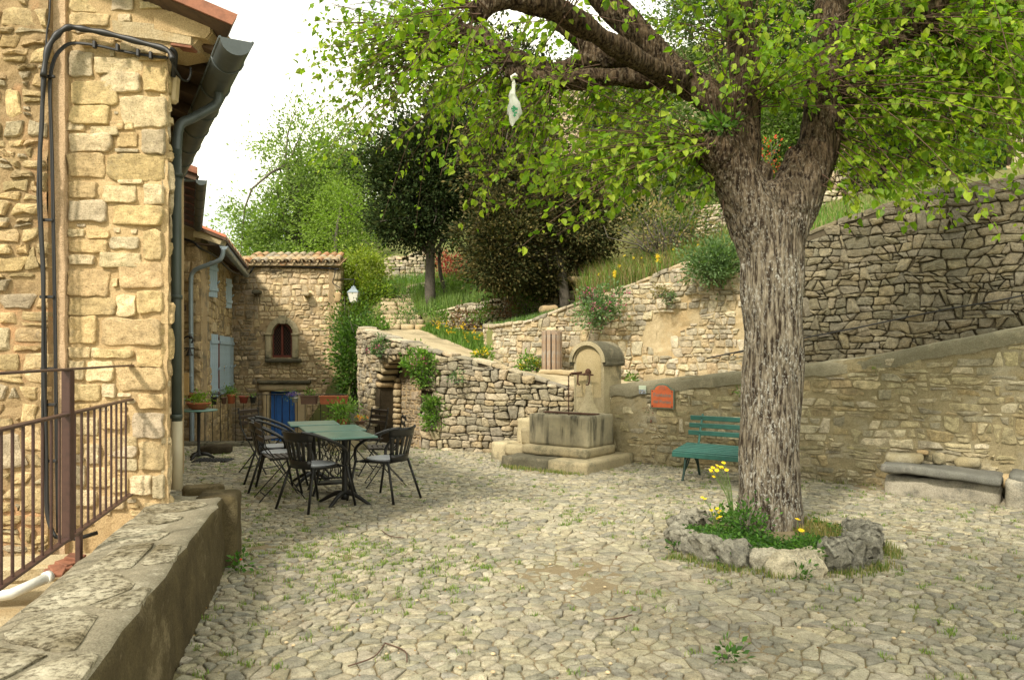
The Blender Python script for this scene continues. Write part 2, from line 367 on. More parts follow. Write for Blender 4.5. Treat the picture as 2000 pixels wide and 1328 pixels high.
def basinstain():
    """pale basin stone with black algae run-down stains below the rim"""
    m, t, b = newmat('stained_basin_stone'); p = pos(t)
    n = noise_n(t, p, 3, 9, .7); r = ramp(t, .35, .65, (.38, .335, .22), (.21, .19, .13)); t.links.new(n.outputs['Fac'], r.inputs[0])
    s1 = noise_n(t, pos(t, False, (6, 6, .8)), 1.0, 5, .6); r1 = ramp(t, .46, .60, (0, 0, 0), (1, 1, 1)); t.links.new(s1.outputs['Fac'], r1.inputs[0])
    s2 = noise_n(t, pos(t, False, (30, 30, 5)), 1.0, 4, .6); r2 = ramp(t, .3, .6, (.3, .3, .3), (1, 1, 1)); t.links.new(s2.outputs['Fac'], r2.inputs[0])
    s3 = noise_n(t, p, 2.6, 3, .5); r3 = ramp(t, .40, .52, (.2, .2, .2), (1, 1, 1)); t.links.new(s3.outputs['Fac'], r3.inputs[0])
    f = mixc(t, 1.0, mixc(t, 1.0, r1.outputs[0], r2.outputs[0], 'MULTIPLY'), r3.outputs[0], 'MULTIPLY'); c = mixc(t, f, r.outputs[0], (.05, .046, .032))
    t.links.new(c, b.inputs['Base Color']); b.inputs['Roughness'].default_value = .9
    bump(t, b, noise_n(t, p, 60, 8, .7).outputs['Fac'], .6, .008); return m
MT['basin'] = basinstain()
def crustmat():
    """weathered cap stone: broken whitish crust over dark grey-brown stone"""
    m, t, b = newmat('crusted_cap_stone'); p = pos(t)
    a = noise_n(t, pos(t, False, (30, 30, 60)), 1.0, 9, .72); r = ramp(t, .40, .54, (.15, .13, .09), (.50, .46, .35)); t.links.new(a.outputs['Fac'], r.inputs[0])
    l = noise_n(t, p, 3.0, 5, .6); rl = ramp(t, .38, .62, (.45, .42, .36), (1.1, 1.1, 1.1)); t.links.new(l.outputs['Fac'], rl.inputs[0])
    c = mixc(t, 1.0, r.outputs[0], rl.outputs[0], 'MULTIPLY'); t.links.new(c, b.inputs['Base Color']); b.inputs['Roughness'].default_value = .95; b.inputs['Specular IOR Level'].default_value = .1
    bump(t, b, a.outputs['Fac'], .9, .02); return m
MT['capstone'] = crustmat()
# ---------------------------------------------------------------- irregular stones
def voronoi(pts):
    r = delaunay_2d_cdt([V((p[0], p[1])) for p in pts], [], [], 0, 1e-6)
    v = np.array([(a.x, a.y) for a in r[0]]); tr = np.array([f for f in r[2] if len(f) == 3])
    A, B, C_ = v[tr[:, 0]], v[tr[:, 1]], v[tr[:, 2]]
    d = 2 * (A[:, 0] * (B[:, 1] - C_[:, 1]) + B[:, 0] * (C_[:, 1] - A[:, 1]) + C_[:, 0] * (A[:, 1] - B[:, 1])); d[np.abs(d) < 1e-12] = 1e-12
    a2, b2, c2 = (A ** 2).sum(1), (B ** 2).sum(1), (C_ ** 2).sum(1)
    ux = (a2 * (B[:, 1] - C_[:, 1]) + b2 * (C_[:, 1] - A[:, 1]) + c2 * (A[:, 1] - B[:, 1])) / d
    uy = (a2 * (C_[:, 0] - B[:, 0]) + b2 * (A[:, 0] - C_[:, 0]) + c2 * (B[:, 0] - A[:, 0])) / d
    cc = np.stack([ux, uy], 1); own = [[] for _ in range(len(v))]
    for k, t in enumerate(tr.tolist()):
        for i in t: own[i].append(k)
    cells = []
    for i, o in enumerate(own):
        if len(o) < 4: continue
        q = cc[o]; c = v[i]; a = np.arctan2(q[:, 1] - c[1], q[:, 0] - c[0]); q = q[np.argsort(a)]
        # merge near-duplicate corners
        keep = [q[0]]
        for x in q[1:]:
            if abs(x[0] - keep[-1][0]) + abs(x[1] - keep[-1][1]) > .008: keep.append(x)
        if len(keep) > 3: cells.append(np.array(keep))
    return cells
def row_seeds(s0, s1, z0, z1, rh, sw, jit=.25, rs=.45, ws=.5, rnd=random):
    out = []; z = z0
    while z < z1:
        h = rh * rnd.uniform(1 - rs, 1 + rs); s = s0 + rnd.uniform(0, sw)
        while s < s1:
            wd = sw * rnd.uniform(1 - ws, 1 + ws * 1.3)
            if wd > sw * 1.25 and rnd.random() < .25:      # two thin stones stacked
                out.append((s + wd / 2, z + h * .25)); out.append((s + wd / 2 + rnd.uniform(-.2, .2) * wd, z + h * .78))
            else: out.append((s + wd / 2 + rnd.uniform(-jit, jit) * wd * .3, z + h / 2 + rnd.uniform(-jit, jit) * h))
            s += wd
        z += h
    return out
def coursed(s0, s1, z0, z1, rh, sw, rs=.45, ws=.6, rnd=random, wav=.4, slant=.35, jump=.12, split=.16):
    """roughly coursed rubble: wavy beds, slanted joints, some stones two courses high, some split in two"""
    zs = [z0]
    while zs[-1] < z1: zs.append(zs[-1] + rh * rnd.uniform(1 - rs, 1 + rs))
    sd = rnd.uniform(0, 50); B = lambda k, s: zs[k] + rh * wav * mn.noise(V((s * .9 / sw * .35, k * 3.7, sd))) + rh * wav * .5 * mn.noise(V((s / sw * .9, k * 5.1, sd + 9)))
    occ = {}; cells = []
    for k in range(len(zs) - 1):
        s = s0 + rnd.uniform(0, sw); o = sorted(occ.get(k, [])); oi = 0; tl = (0.0, 0.0)
        while s < s1:
            while oi < len(o) and o[oi][1] <= s + .01: oi += 1
            if oi < len(o) and o[oi][0] <= s + sw * .12: s = o[oi][1]; tl = o[oi][3]; oi += 1; continue
            w_ = sw * rnd.choice([rnd.uniform(1 - ws, 1), rnd.uniform(.8, 1 + ws), rnd.uniform(1 - ws, 1 + ws * 1.5)]); e = s + w_; tr = (rnd.uniform(-1, 1) * slant * rh * .5,); tr = (tr[0], -tr[0])
            if oi < len(o) and e > o[oi][0] - sw * .3: e = o[oi][0]; tr = o[oi][2]
            dbl = k + 2 < len(zs) and rnd.random() < jump and e - s < sw * 1.4 and not (oi < len(o) and e == o[oi][0])
            kt = k + 2 if dbl else k + 1
            bl, br, tlx, trx = s + tl[0], e + tr[0], s + tl[1], e + tr[1]; m = (s + e) / 2; zm = (B(k, m) + B(kt, m)) / 2
            q = [(bl, B(k, bl)), (m + rnd.uniform(-.15, .15) * w_, B(k, m)), (br, B(k, br)), ((br + trx) / 2 + rnd.uniform(-.06, .06) * rh, zm), (trx, B(kt, trx)), (m + rnd.uniform(-.15, .15) * w_, B(kt, m)), (tlx, B(kt, tlx)), ((bl + tlx) / 2 + rnd.uniform(-.06, .06) * rh, zm)]
            if dbl:
                mid_l, mid_r = (tlx - s), (trx - e); occ.setdefault(k + 1, []).append((s, e, (mid_l, mid_l), (mid_r, mid_r)))
            q = np.array(q)
            # corners bitten off at random
            c = q.mean(0)
            for i in (0, 2, 4, 6): q[i] = q[i] + (c - q[i]) * rnd.uniform(.0, .16)
            if not dbl and rnd.random() < split and B(kt, m) - B(k, m) > .05:
                f = rnd.uniform(.35, .65); L = q[0] + (q[6] - q[0]) * f; R_ = q[2] + (q[4] - q[2]) * (f + rnd.uniform(-.12, .12)); Mi = (L + R_) / 2
                cells.append(np.array([q[0], q[1], q[2], R_, Mi, L])); cells.append(np.array([L, Mi, R_, q[4], q[5], q[6]]))
            else: cells.append(q)
            s = e; tl = tr
    return cells
def area2(q): x, y = q[:, 0], q[:, 1]; return .5 * abs(np.dot(x, np.roll(y, -1)) - np.dot(y, np.roll(x, -1)))
def clip_box(q, z0, z1):
    """clip polygon to z0<=y<=z1"""
    for sgn, lim in ((1, z0), (-1, z1)):
        o = []; n = len(q)
        for i in range(n):
            a, b = q[i], q[(i + 1) % n]; ia, ib = sgn * (a[1] - lim) >= 0, sgn * (b[1] - lim) >= 0
            if ia: o.append(a)
            if ia != ib: t = (lim - a[1]) / (b[1] - a[1]); o.append(a + (b - a) * t)
        if len(o) < 3: return None
        q = np.array(o)
    return q
def stone_geo(q, gap, proud, back=.03, soft=True, dome=.75, rnd=random, tilt=.25):
    """q polygon in plane -> verts (u,v,w), faces"""
    c = q.mean(0); R = np.sqrt(area2(q) / pi)
    if soft:
        nq = []; n = len(q)
        for i in range(n):
            a, b = q[i], q[(i + 1) % n]; t = rnd.uniform(.05, .22); nq += [a + (b - a) * t, a + (b - a) * (1 - rnd.uniform(.05, .22))]
        q = np.array(nq)
        kk = [0]
        for i in range(1, len(q)):
            if np.abs(q[i] - q[kk[-1]]).sum() > R * .10: kk.append(i)
        if len(kk) > 5: q = q[kk]
    if soft: q = q + np.array([(rnd.uniform(-1, 1), rnd.uniform(-1, 1)) for _ in range(len(q))]) * R * .055
    n = len(q); d = q - c; L = np.hypot(d[:, 0], d[:, 1]) + 1e-9
    q0 = c + d * np.maximum(.35, 1 - gap / L)[:, None]
    j = 1 + np.array([rnd.uniform(-.05, .03) for _ in range(n)]); q0 = c + (q0 - c) * j[:, None]
    tx, ty = rnd.uniform(-tilt, tilt) * proud / R, rnd.uniform(-tilt, tilt) * proud / R
    def W(p, base): return base + (p[:, 0] - c[0]) * tx + (p[:, 1] - c[1]) * ty
    q1 = q0.copy(); q2 = c + (q0 - c) * (.88 + np.array([rnd.uniform(-.06, .05) for _ in range(n)]))[:, None]; cs = np.array([rnd.uniform(-.22, .22), rnd.uniform(-.22, .22)]) * R; q3 = c + cs + (q0 - c) * .5
    w0 = np.full(n, -back); w1 = W(q1, proud * dome * .62); w2 = W(q2, proud * (dome + .15)) + np.array([rnd.uniform(-.08, .08) for _ in range(n)]) * proud
    w3 = W(q3, proud) + np.array([rnd.uniform(-.14, .12) for _ in range(n)]) * proud
    vs = np.concatenate([np.c_[q1, w0], np.c_[q1, w1], np.c_[q2, w2], np.c_[q3, w3], [[c[0] + cs[0], c[1] + cs[1], proud * rnd.uniform(.92, 1.1)]]])
    fs = [(k * n + i, k * n + (i + 1) % n, (k + 1) * n + (i + 1) % n, (k + 1) * n + i) for k in range(3) for i in range(n)] + [(3 * n + i, 3 * n + (i + 1) % n, 4 * n) for i in range(n)]
    return vs, fs
def stone_hi(q, gap, proud, rnd, amp=.0095, fr=13.0, back=.05, K=30):
    """large dressed stone with a finely broken face"""
    c = q.mean(0); seg = np.roll(q, -1, 0) - q; L = np.hypot(seg[:, 0], seg[:, 1]); T = np.concatenate([[0], np.cumsum(L)]); tt = np.linspace(0, T[-1], K, endpoint=False); qq = np.vstack([q, q[:1]])
    o = np.stack([np.interp(tt, T, qq[:, 0]), np.interp(tt, T, qq[:, 1])], 1); sd = rnd.uniform(0, 99)
    R = np.sqrt(area2(q) / pi); o = np.array([p + np.array(mn.noise_vector(V((p[0] * 16, p[1] * 16, sd))))[:2] * min(.009, R * .07) for p in o])
    d = o - c; l = np.hypot(d[:, 0], d[:, 1]) + 1e-9; o = c + d * np.maximum(.4, 1 - gap / l)[:, None]; tx, ty = rnd.uniform(-.12, .12), rnd.uniform(-.12, .12); vs = []
    SCL = [1, 1, .975, .88, .70, .46, .22]; WW = [0, .45, .90, 1, 1, 1, 1]
    for k, (sc_, ww) in enumerate(zip(SCL, WW)):
        for p in o:
            x = c + (p - c) * sc_; w_ = -back if k == 0 else proud * ww + (x[0] - c[0]) * tx + (x[1] - c[1]) * ty
            if k > 1: w_ += amp * (mn.noise(V((x[0] * fr, x[1] * fr * 1.6, sd))) + .6 * mn.noise(V((x[0] * fr * 2.7, x[1] * fr * 4.5, sd)))) * (1 if k > 2 else .6)
            vs.append((x[0], x[1], w_))
    vs.append((c[0], c[1], proud)); n = K
    fs = [(k * n + i, k * n + (i + 1) % n, (k + 1) * n + (i + 1) % n, (k + 1) * n + i) for k in range(6) for i in range(n)] + [(6 * n + i, 6 * n + (i + 1) % n, 7 * n) for i in range(n)]
    return np.array(vs), fs
def hue(cols, rnd=random, v=.16):
    c = rnd.choice(cols); k = rnd.uniform(1 - v, 1 + v); return (c[0] * k, c[1] * k * rnd.uniform(.985, 1.015), c[2] * k * rnd.uniform(.94, 1.05))
class Stones:
    def __init__(s, smooth=False): s.items = []; s.smooth = smooth
    def add(s, vs, fs, col): s.items.append((np.asarray(vs), fs, col))
    def build(s, parent, mat, name='stone', limit=300, rest='small_stones'):
        sc = []
        for k, (v, f, c) in enumerate(s.items):
            m = v.mean(0); Y = max(m[1], .3); px = 1000 + F * m[0] / Y; py = HY - F * (m[2] - H) / Y
            e = (v.max(0) - v.min(0)); a = np.sort(e)[1] * np.sort(e)[2] * (F / Y) ** 2
            if m[1] < .5 or not (-20 < px < 2020 and -20 < py < 1348): a *= 1e-4
            sc.append(a)
        order = np.argsort(sc)[::-1]
        for k in order[:limit]:
            v, f, c = s.items[k]; o = v.mean(0); me = fast_mesh(name, v - o, f, mat, np.array(c), smooth=s.smooth); link(name, me, parent, o)
        r = order[limit:]
        if len(r):
            vs = []; fs = []; cs = []; b = 0
            for k in r:
                v, f, c = s.items[k]; vs.append(v); fs += [tuple(i + b for i in q) for q in f]; cs.append(np.tile(c, (len(v), 1))); b += len(v)
            vs = np.concatenate(vs); o = vs.mean(0); me = fast_mesh(rest, vs - o, fs, mat, np.concatenate(cs), smooth=s.smooth); q = link(rest, me, parent, o); q['kind'] = 'stuff'
        return s

class Plan:
    """wall line in plan with interpolated top / bottom heights"""
    def __init__(s, pts, bot, top, front=None, smooth=0):
        p = np.array([(a[0], a[1]) for a in pts], float); bot = np.array(bot, float) if hasattr(bot, '__len__') else np.full(len(p), float(bot)); top = np.array(top, float) if hasattr(top, '__len__') else np.full(len(p), float(top))
        L = np.concatenate([[0], np.cumsum(np.hypot(*np.diff(p, axis=0).T))]); n = max(2, int(L[-1] / .05)); t = np.linspace(0, L[-1], n)
        s.t = t; s.x = np.interp(t, L, p[:, 0]); s.y = np.interp(t, L, p[:, 1]); s.b = np.interp(t, L, bot); s.tp = np.interp(t, L, top); s.knots = L
        if smooth:
            k = np.ones(smooth) / smooth
            def sm(a): pa = np.concatenate([2 * a[0] - a[smooth:0:-1], a, 2 * a[-1] - a[-2:-smooth - 2:-1]]); return np.convolve(pa, k, 'same')[smooth:-smooth]
            s.x, s.y, s.tp = sm(s.x), sm(s.y), sm(s.tp)
        dx, dy = np.gradient(s.x, t), np.gradient(s.y, t); l = np.hypot(dx, dy); s.nx, s.ny = dy / l, -dx / l
        m = n // 2; f = front or (0, 0)
        if s.nx[m] * (f[0] - s.x[m]) + s.ny[m] * (f[1] - s.y[m]) < 0: s.nx, s.ny = -s.nx, -s.ny; s.flip = True
        else: s.flip = False
        s.L = L[-1]
    def at(s, u, z, w_):
        u = np.asarray(u, float); I = lambda a: np.interp(u, s.t, a)
        ex = np.where(u < 0, u, np.where(u > s.L, u - s.L, 0)); i0 = np.where(u < 0, 0, len(s.t) - 1)
        dx, dy = np.gradient(s.x, s.t), np.gradient(s.y, s.t)
        x = I(s.x) + I(s.nx) * w_ + ex * dx[i0]; y = I(s.y) + I(s.ny) * w_ + ex * dy[i0]
        return np.stack([x, y, np.broadcast_to(np.asarray(z, float), x.shape)], -1)
    def top(s, u): return float(np.interp(u, s.t, s.tp))
    def bot(s, u): return float(np.interp(u, s.t, s.b))
def stone_wall(root, plan, cols, smat, bmat, rh=.1, sw=.16, gap=.006, proud=.03, thick=.35, holes=(), drop=0.0, jit=.3, rs=.45, ws=.5, soft=True,
               cap=None, limit=300, seed=1, wob=.02, core='wall_core', clipt=True, zmin=None, tilt=.3, mortar_in=.0, name='stone', skip=None, colf=None, cap_over=.03, corez=None, step=.12, vor=False, wav=.4, slant=.35, jump=.12, split=.16, mamp=.012):
    """holes: list of (u0,u1,zfun(u)->(zl,zh))"""
    rnd = random.Random(seed); rng_z0 = float(plan.b.min()) if zmin is None else zmin; zt = float(plan.tp.max())
    seeds = row_seeds(-.5, plan.L + .5, rng_z0 - .4, zt + .4, rh, sw, jit, rs, ws, rnd)
    S = Stones(); 
    def inhole(u, z, m=0.0):
        for (a, b, fz) in holes:
            if a - m < u < b + m:
                lo, hi = fz(min(max(u, a), b))
                if lo - m < z < hi + m: return True
        return False
    cl_ = voronoi(seeds) if vor else coursed(-.3, plan.L + .3, rng_z0 - .3, zt + .3, rh, sw, rs, ws, rnd, wav, slant, jump, split)
    for q in cl_:
        c = q.mean(0)
        if c[0] < 0 or c[0] > plan.L or area2(q) < .0006: continue
        tp, bt = plan.top(c[0]), max(plan.bot(c[0]), rng_z0)
        if c[1] > tp or c[1] < bt - .02: continue
        if q[:, 1].max() > tp + .0: 
            q = clip_box(q, bt - .06, tp + (rnd.uniform(-.01, .03)))
            if q is None or area2(q) < .0008: continue
        q[:, 0] = np.clip(q[:, 0], -.01, plan.L + .01)
        if inhole(c[0], c[1], .01) or sum(inhole(a[0], a[1]) for a in q) >= 2: continue
        if skip and skip(c[0], c[1], rnd): continue
        if rnd.random() < drop: continue
        pr = proud * rnd.uniform(.5, 1.35)
        far = math.sqrt(area2(q)) * F / max(2, float(np.interp(c[0], plan.t, plan.y))) < 9
        try: vs, fs = stone_geo(q, gap * rnd.uniform(.6, 1.8), pr, .05, soft and not far, .6, rnd, tilt)
        except Exception: continue
        wb = wob * mn.noise(V((c[0] * 1.3, c[1] * 1.3, seed)))
        X = plan.at(vs[:, 0], vs[:, 1], vs[:, 2] + wb)
        if plan.flip: fs = [f[::-1] for f in fs]
        S.add(X, fs, (colf(c[0], c[1], rnd) if colf else hue(cols, rnd)))
    if cap:   # a course of flat stones laid along the top
        u = 0.0; cl, ch, cdp = cap
        while u < plan.L:
            l = cl * rnd.uniform(.6, 1.5); h = ch * rnd.uniform(.7, 1.3); u1 = min(u + l, plan.L + .02); z = plan.top((u + u1) / 2) - .01
            dz = plan.top(min(u1, plan.L)) - plan.top(u)
            vs, fs = subdiv_box((0, 0, 0), ((u1 - u) - .012, cdp * rnd.uniform(.85, 1.1), h), .09, .014, None, rnd.randint(0, 999), .018)
            vs = np.array(vs); sl = dz / max(.01, u1 - u); uu = (u + u1) / 2 + vs[:, 0]
            X = plan.at(uu, vs[:, 2] + h / 2 + z + vs[:, 0] * sl, cap_over + -cdp / 2 - vs[:, 1])
            S.add(X, fs, hue(cols, rnd)); u = u1
    S.build(root, smat, name, limit)
    # core with holes, thickness, top and ends
    us = list(np.arange(0, plan.L, step)) + [plan.L]
    for (a, b, fz) in holes: us += list(np.linspace(a, b, max(2, int((b - a) / .03)))) + [a - .001, b + .001]
    us = sorted(set(round(float(x), 4) for x in us if 0 <= x <= plan.L)); vs = []; fs = []
    def quad(a): b = len(vs); vs.extend(a); fs.append((b, b + 1, b + 2, b + 3))
    def pt(u, z, w_): 
        k = wob * mn.noise(V((u * 1.3, z * 1.3, seed))) + mamp * (mn.noise(V((u * 7, z * 7, seed + 3))) + (.7 * mn.noise(V((u * 19, z * 19, seed))) if step < .1 else 0)) if w_ > -thick * .9 else 0
        return plan.at(u, z, w_ + k - mortar_in)
    for i in range(len(us) - 1):
        a, b = us[i], us[i + 1]; m = (a + b) / 2; here = sorted([h for h in holes if h[0] <= m <= h[1]], key=lambda h: h[2](m)[0]); lims = [plan.bot]
        for (h0, h1, fz) in here:
            lims += [lambda u, f=fz, h0=h0, h1=h1: f(min(max(u, h0), h1))[0], lambda u, f=fz, h0=h0, h1=h1: f(min(max(u, h0), h1))[1]]
            for kk in (0, 1):
                za, zb = fz(min(max(a, h0), h1))[kk], fz(min(max(b, h0), h1))[kk]
                quad([pt(a, za, 0), pt(b, zb, 0), plan.at(b, zb, -thick), plan.at(a, za, -thick)])
        lims.append(plan.top); seg = list(zip(lims[::2], lims[1::2]))
        for lo, hi in seg:
            la, lb, ha, hb = lo(a), lo(b), hi(a), hi(b); n = max(1, int((ha - la) / (step * 1.1)))
            for k in range(n):
                f0, f1 = k / n, (k + 1) / n
                quad([pt(a, la + (ha - la) * f0, 0), pt(b, lb + (hb - lb) * f0, 0), pt(b, lb + (hb - lb) * f1, 0), pt(a, la + (ha - la) * f1, 0)])
            quad([plan.at(a, la, -thick), plan.at(b, lb, -thick), plan.at(b, hb, -thick), plan.at(a, ha, -thick)])
        ta, tb = plan.top(a), plan.top(b)
        quad([pt(a, ta, 0), pt(b, tb, 0), plan.at(b, tb, -thick), plan.at(a, ta, -thick)])
    for (h0, h1, fz) in holes:
        for e in (h0, h1):
            lo, hi = fz(e)
            if hi - lo > .02: quad([pt(e, lo, 0), pt(e, hi, 0), plan.at(e, hi, -thick), plan.at(e, lo, -thick)])
    for u in (0, plan.L):
        quad([pt(u, plan.bot(u), 0), pt(u, plan.top(u), 0), plan.at(u, plan.top(u), -thick), plan.at(u, plan.bot(u), -thick)])
    vs = np.array(vs); o = vs.mean(0); me = fast_mesh(core, vs - o, fs, bmat, smooth=False); link(core, me, root, o)
    return root

# ---------------------------------------------------------------- leaves, grass, crowns
LEAF_V = np.array([(0, 0, 0), (-.40, .22, .10), (-.34, .66, .07), (0, 1.08, -.16), (.34, .66, .07), (.40, .22, .10), (0, .5, -.03)])
LEAF_F = np.array([(0, 6, 1), (1, 6, 2), (2, 6, 3), (0, 5, 6), (5, 4, 6), (4, 3, 6)])
SPRIG_V = np.array([(0, 0, 0), (-.26, .5, .06), (0, 1.0, 0), (.26, .5, .06)])
SPRIG_F = np.array([(0, 3, 2), (0, 2, 1)])
def frames(dirs, ups):
    d = dirs / np.linalg.norm(dirs, axis=1)[:, None]; x = np.cross(d, ups); x /= (np.linalg.norm(x, axis=1)[:, None] + 1e-9); z = np.cross(x, d); return x, d, z
def scatter(c, d, up, s, tv, tf):
    """instances of a small leaf template -> vertex array, faces"""
    x, y, z = frames(d, up); n = len(c); k = len(tv)
    vs = c[:, None, :] + s[:, None, None] * (tv[None, :, 0:1] * x[:, None, :] + tv[None, :, 1:2] * y[:, None, :] + tv[None, :, 2:3] * z[:, None, :])
    fs = tf[None, :, :] + (np.arange(n) * k)[:, None, None]
    return vs.reshape(-1, 3), fs.reshape(-1, tf.shape[1])
def leafcols(n, cols, v=.2, rng=RNG):
    c = np.array(cols)[rng.integers(0, len(cols), n)]; return c * (1 + rng.uniform(-v, v, n))[:, None]
def clumps(c, rad, nc, per, cr, rng, hollow=.55, flat=.7, squash=None):
    """leaf positions in clumps spread through an ellipsoid crown; returns pos, outward dir, clump id"""
    u = rng.normal(size=(nc, 3)); u /= np.linalg.norm(u, axis=1)[:, None]; r = hollow + (1 - hollow) * rng.random(nc) ** .6; r = np.where(rng.random(nc) < .16, r * rng.uniform(1.0, 1.32, nc), r)
    cc = np.array(c) + u * r[:, None] * np.array(rad) * (1 + .22 * np.sin(u[:, 0:1] * 5 + u[:, 2:3] * 4 + c[0]) + .14 * np.sin(u[:, 2:3] * 11 + u[:, 0:1] * 7 + c[2]))
    q = rng.normal(size=(nc, per, 3)) * (cr * rng.uniform(.5, 1.5, nc))[:, None, None] * np.array([1, 1, flat]); pz = (cc[:, None, :] + q).reshape(-1, 3)
    d = (q + u[:, None, :] * cr * .8).reshape(-1, 3) + rng.normal(size=(nc * per, 3)) * cr * .5; ids = np.repeat(np.arange(nc), per)
    return pz, d, ids, cc
def leafcloud(name, pz, d, size, cols, mat, parent=None, tv=SPRIG_V, tf=SPRIG_F, ids=None, rng=RNG, kind='stuff', vv=.2, clump_v=.25):
    n = len(pz); s = size * rng.uniform(.6, 1.4, n); up = rng.normal(size=(n, 3)) + np.array([0, 0, .8])
    vs, fs = scatter(pz, d + 1e-6, up, s, tv, tf); c = leafcols(n, cols, vv, rng)
    if ids is not None: k = 1 + rng.uniform(-clump_v, clump_v, ids.max() + 1); c = c * k[ids][:, None]
    o = vs.mean(0); me = fast_mesh(name, vs - o, fs, mat, np.repeat(c, len(tv), axis=0), smooth=False)
    q = link(name, me, parent, o)
    if kind: q['kind'] = kind
    return q
def branchy(m, a, b, r0, r1, rng, n=6, wob=.08, seg=6):
    a = np.array(a, float); b = np.array(b, float); L = np.linalg.norm(b - a); pts = []
    w1 = rng.normal(size=3) * wob * L; w2 = rng.normal(size=3) * wob * L * .5
    for i in range(n + 1):
        t = i / n; pts.append(a + (b - a) * t + w1 * sin(pi * t) + w2 * sin(2 * pi * t))
    m.tube(pts, [r0 + (r1 - r0) * i / n for i in range(n + 1)], seg); return pts
def tree(label, cat, name, base, crown_c, rad, cols, nc, per, cr, size, tr, group=None, mat='foliage', seed=1, flat=.7, hollow=.5, nb=9, trunk_top=None, stem=SPRIG_V, crowns=None, clump_v=.3, tmat='deadwood', bark_r2=.35):
    rng = np.random.default_rng(seed); t = thing(name, label, cat, base, group)
    m = M(); tt = trunk_top or (crown_c[0], crown_c[1], crown_c[2] + rad[2] * .45)
    tp = branchy(m, base, tt, tr, tr * bark_r2, rng, 8, .03, 9)
    m.build('trunk', MT[tmat], t); allp = []; alld = []; alli = []; off = 0; b = M()
    for (cc, rr, nn) in (crowns or [(crown_c, rad, nc)]):
        pz, d, ids, ccs = clumps(cc, rr, nn, per, cr, rng, hollow, flat); allp.append(pz); alld.append(d); alli.append(ids + off); off += nn
        for k in range(min(nb, len(ccs))):
            i = rng.integers(0, len(ccs)); s0 = tp[int(rng.integers(3, len(tp)))]; branchy(b, s0, ccs[i], tr * .32, tr * .06, rng, 5, .08, 5)
    b.build('branches', MT[tmat], t)['kind'] = 'stuff'
    leafcloud('crown', np.concatenate(allp), np.concatenate(alld), size, cols, MT[mat], t, ids=np.concatenate(alli), rng=rng, clump_v=clump_v, tv=stem)
    return t
def bush_geo(name, parent, c, rad, n, size, cols, mat='foliage', seed=1, nc=None, hollow=.3, upb=.5):
    rng = np.random.default_rng(seed); nc = nc or max(6, n // 40)
    pz, d, ids, _ = clumps(c, rad, nc, max(3, n // nc), min(rad) * .28 + .02, rng, hollow, .9); d[:, 2] += upb * min(rad) * .3
    return leafcloud(name, pz, d, size, cols, MT[mat], parent, ids=ids, rng=rng)
def bush(label, cat, name, c, rad, n, size, cols, group=None, mat='foliage', seed=1, stems=8, hollow=.3, upb=.5):
    base = (c[0], c[1], c[2] - rad[2]); t = thing(name, label, cat, base, group); rng = np.random.default_rng(seed)
    b = bush_geo('foliage', t, c, rad, n, size, cols, mat, seed, None, hollow, upb)
    m = M()
    for k in range(stems):
        e = np.array(c) + rng.normal(size=3) * np.array(rad) * .5; branchy(m, (c[0] + rng.normal() * .08 * rad[0], c[1], c[2] - rad[2]), e, .012 + .008 * min(rad), .004, rng, 4, .08, 4)
    s_ = m.build('stems', MT['deadwood'], t); s_['kind'] = 'stuff'
    return t
def blades(name, pts, h, cols, parent=None, seed=1, per=9, spread=.03, width=.006, kind='stuff', lean=.5):
    rng = np.random.default_rng(seed); pts = np.array(pts); n = len(pts) * per; b = np.repeat(pts, per, axis=0) + rng.normal(size=(n, 3)) * np.array([spread, spread, 0])
    hh = h * rng.uniform(.4, 1.3, n); a = rng.uniform(0, 2 * pi, n); ln = rng.uniform(.1, lean, n) * hh; dx, dy = np.cos(a), np.sin(a); wx, wy = -dy * width, dx * width
    z0 = np.zeros(n)
    v0 = b + np.stack([wx, wy, z0], 1); v1 = b - np.stack([wx, wy, z0], 1); mid = b + np.stack([dx * ln * .35, dy * ln * .35, hh * .6], 1)
    v2 = mid + np.stack([wx, wy, z0], 1) * .7; v3 = mid - np.stack([wx, wy, z0], 1) * .7; v4 = b + np.stack([dx * ln, dy * ln, hh], 1)
    vs = np.stack([v0, v1, v2, v3, v4], 1).reshape(-1, 3); k = (np.arange(n) * 5)[:, None]
    fs = np.concatenate([k + np.array([[0, 1, 3]]), k + np.array([[0, 3, 2]]), k + np.array([[2, 3, 4]])]); c = leafcols(n, cols, .25, rng)
    o = vs.mean(0); me = fast_mesh(name, vs - o, fs, MT['foliage'], np.repeat(c, 5, axis=0), smooth=False); q = link(name, me, parent, o)
    if kind: q['kind'] = kind
    return q
GRN = [(.10, .21, .03), (.14, .27, .035), (.08, .16, .025), (.18, .27, .06)]
DKG = [(.025, .045, .013), (.038, .062, .017), (.05, .062, .02), (.02, .035, .010)]
LIM = [(.16, .27, .03), (.20, .32, .04), (.12, .22, .025), (.24, .33, .05)]
BLG = [(.12, .20, .08), (.15, .23, .10), (.09, .16, .06)]
DRY = [(.32, .25, .13), (.26, .2, .1), (.2, .19, .08)]
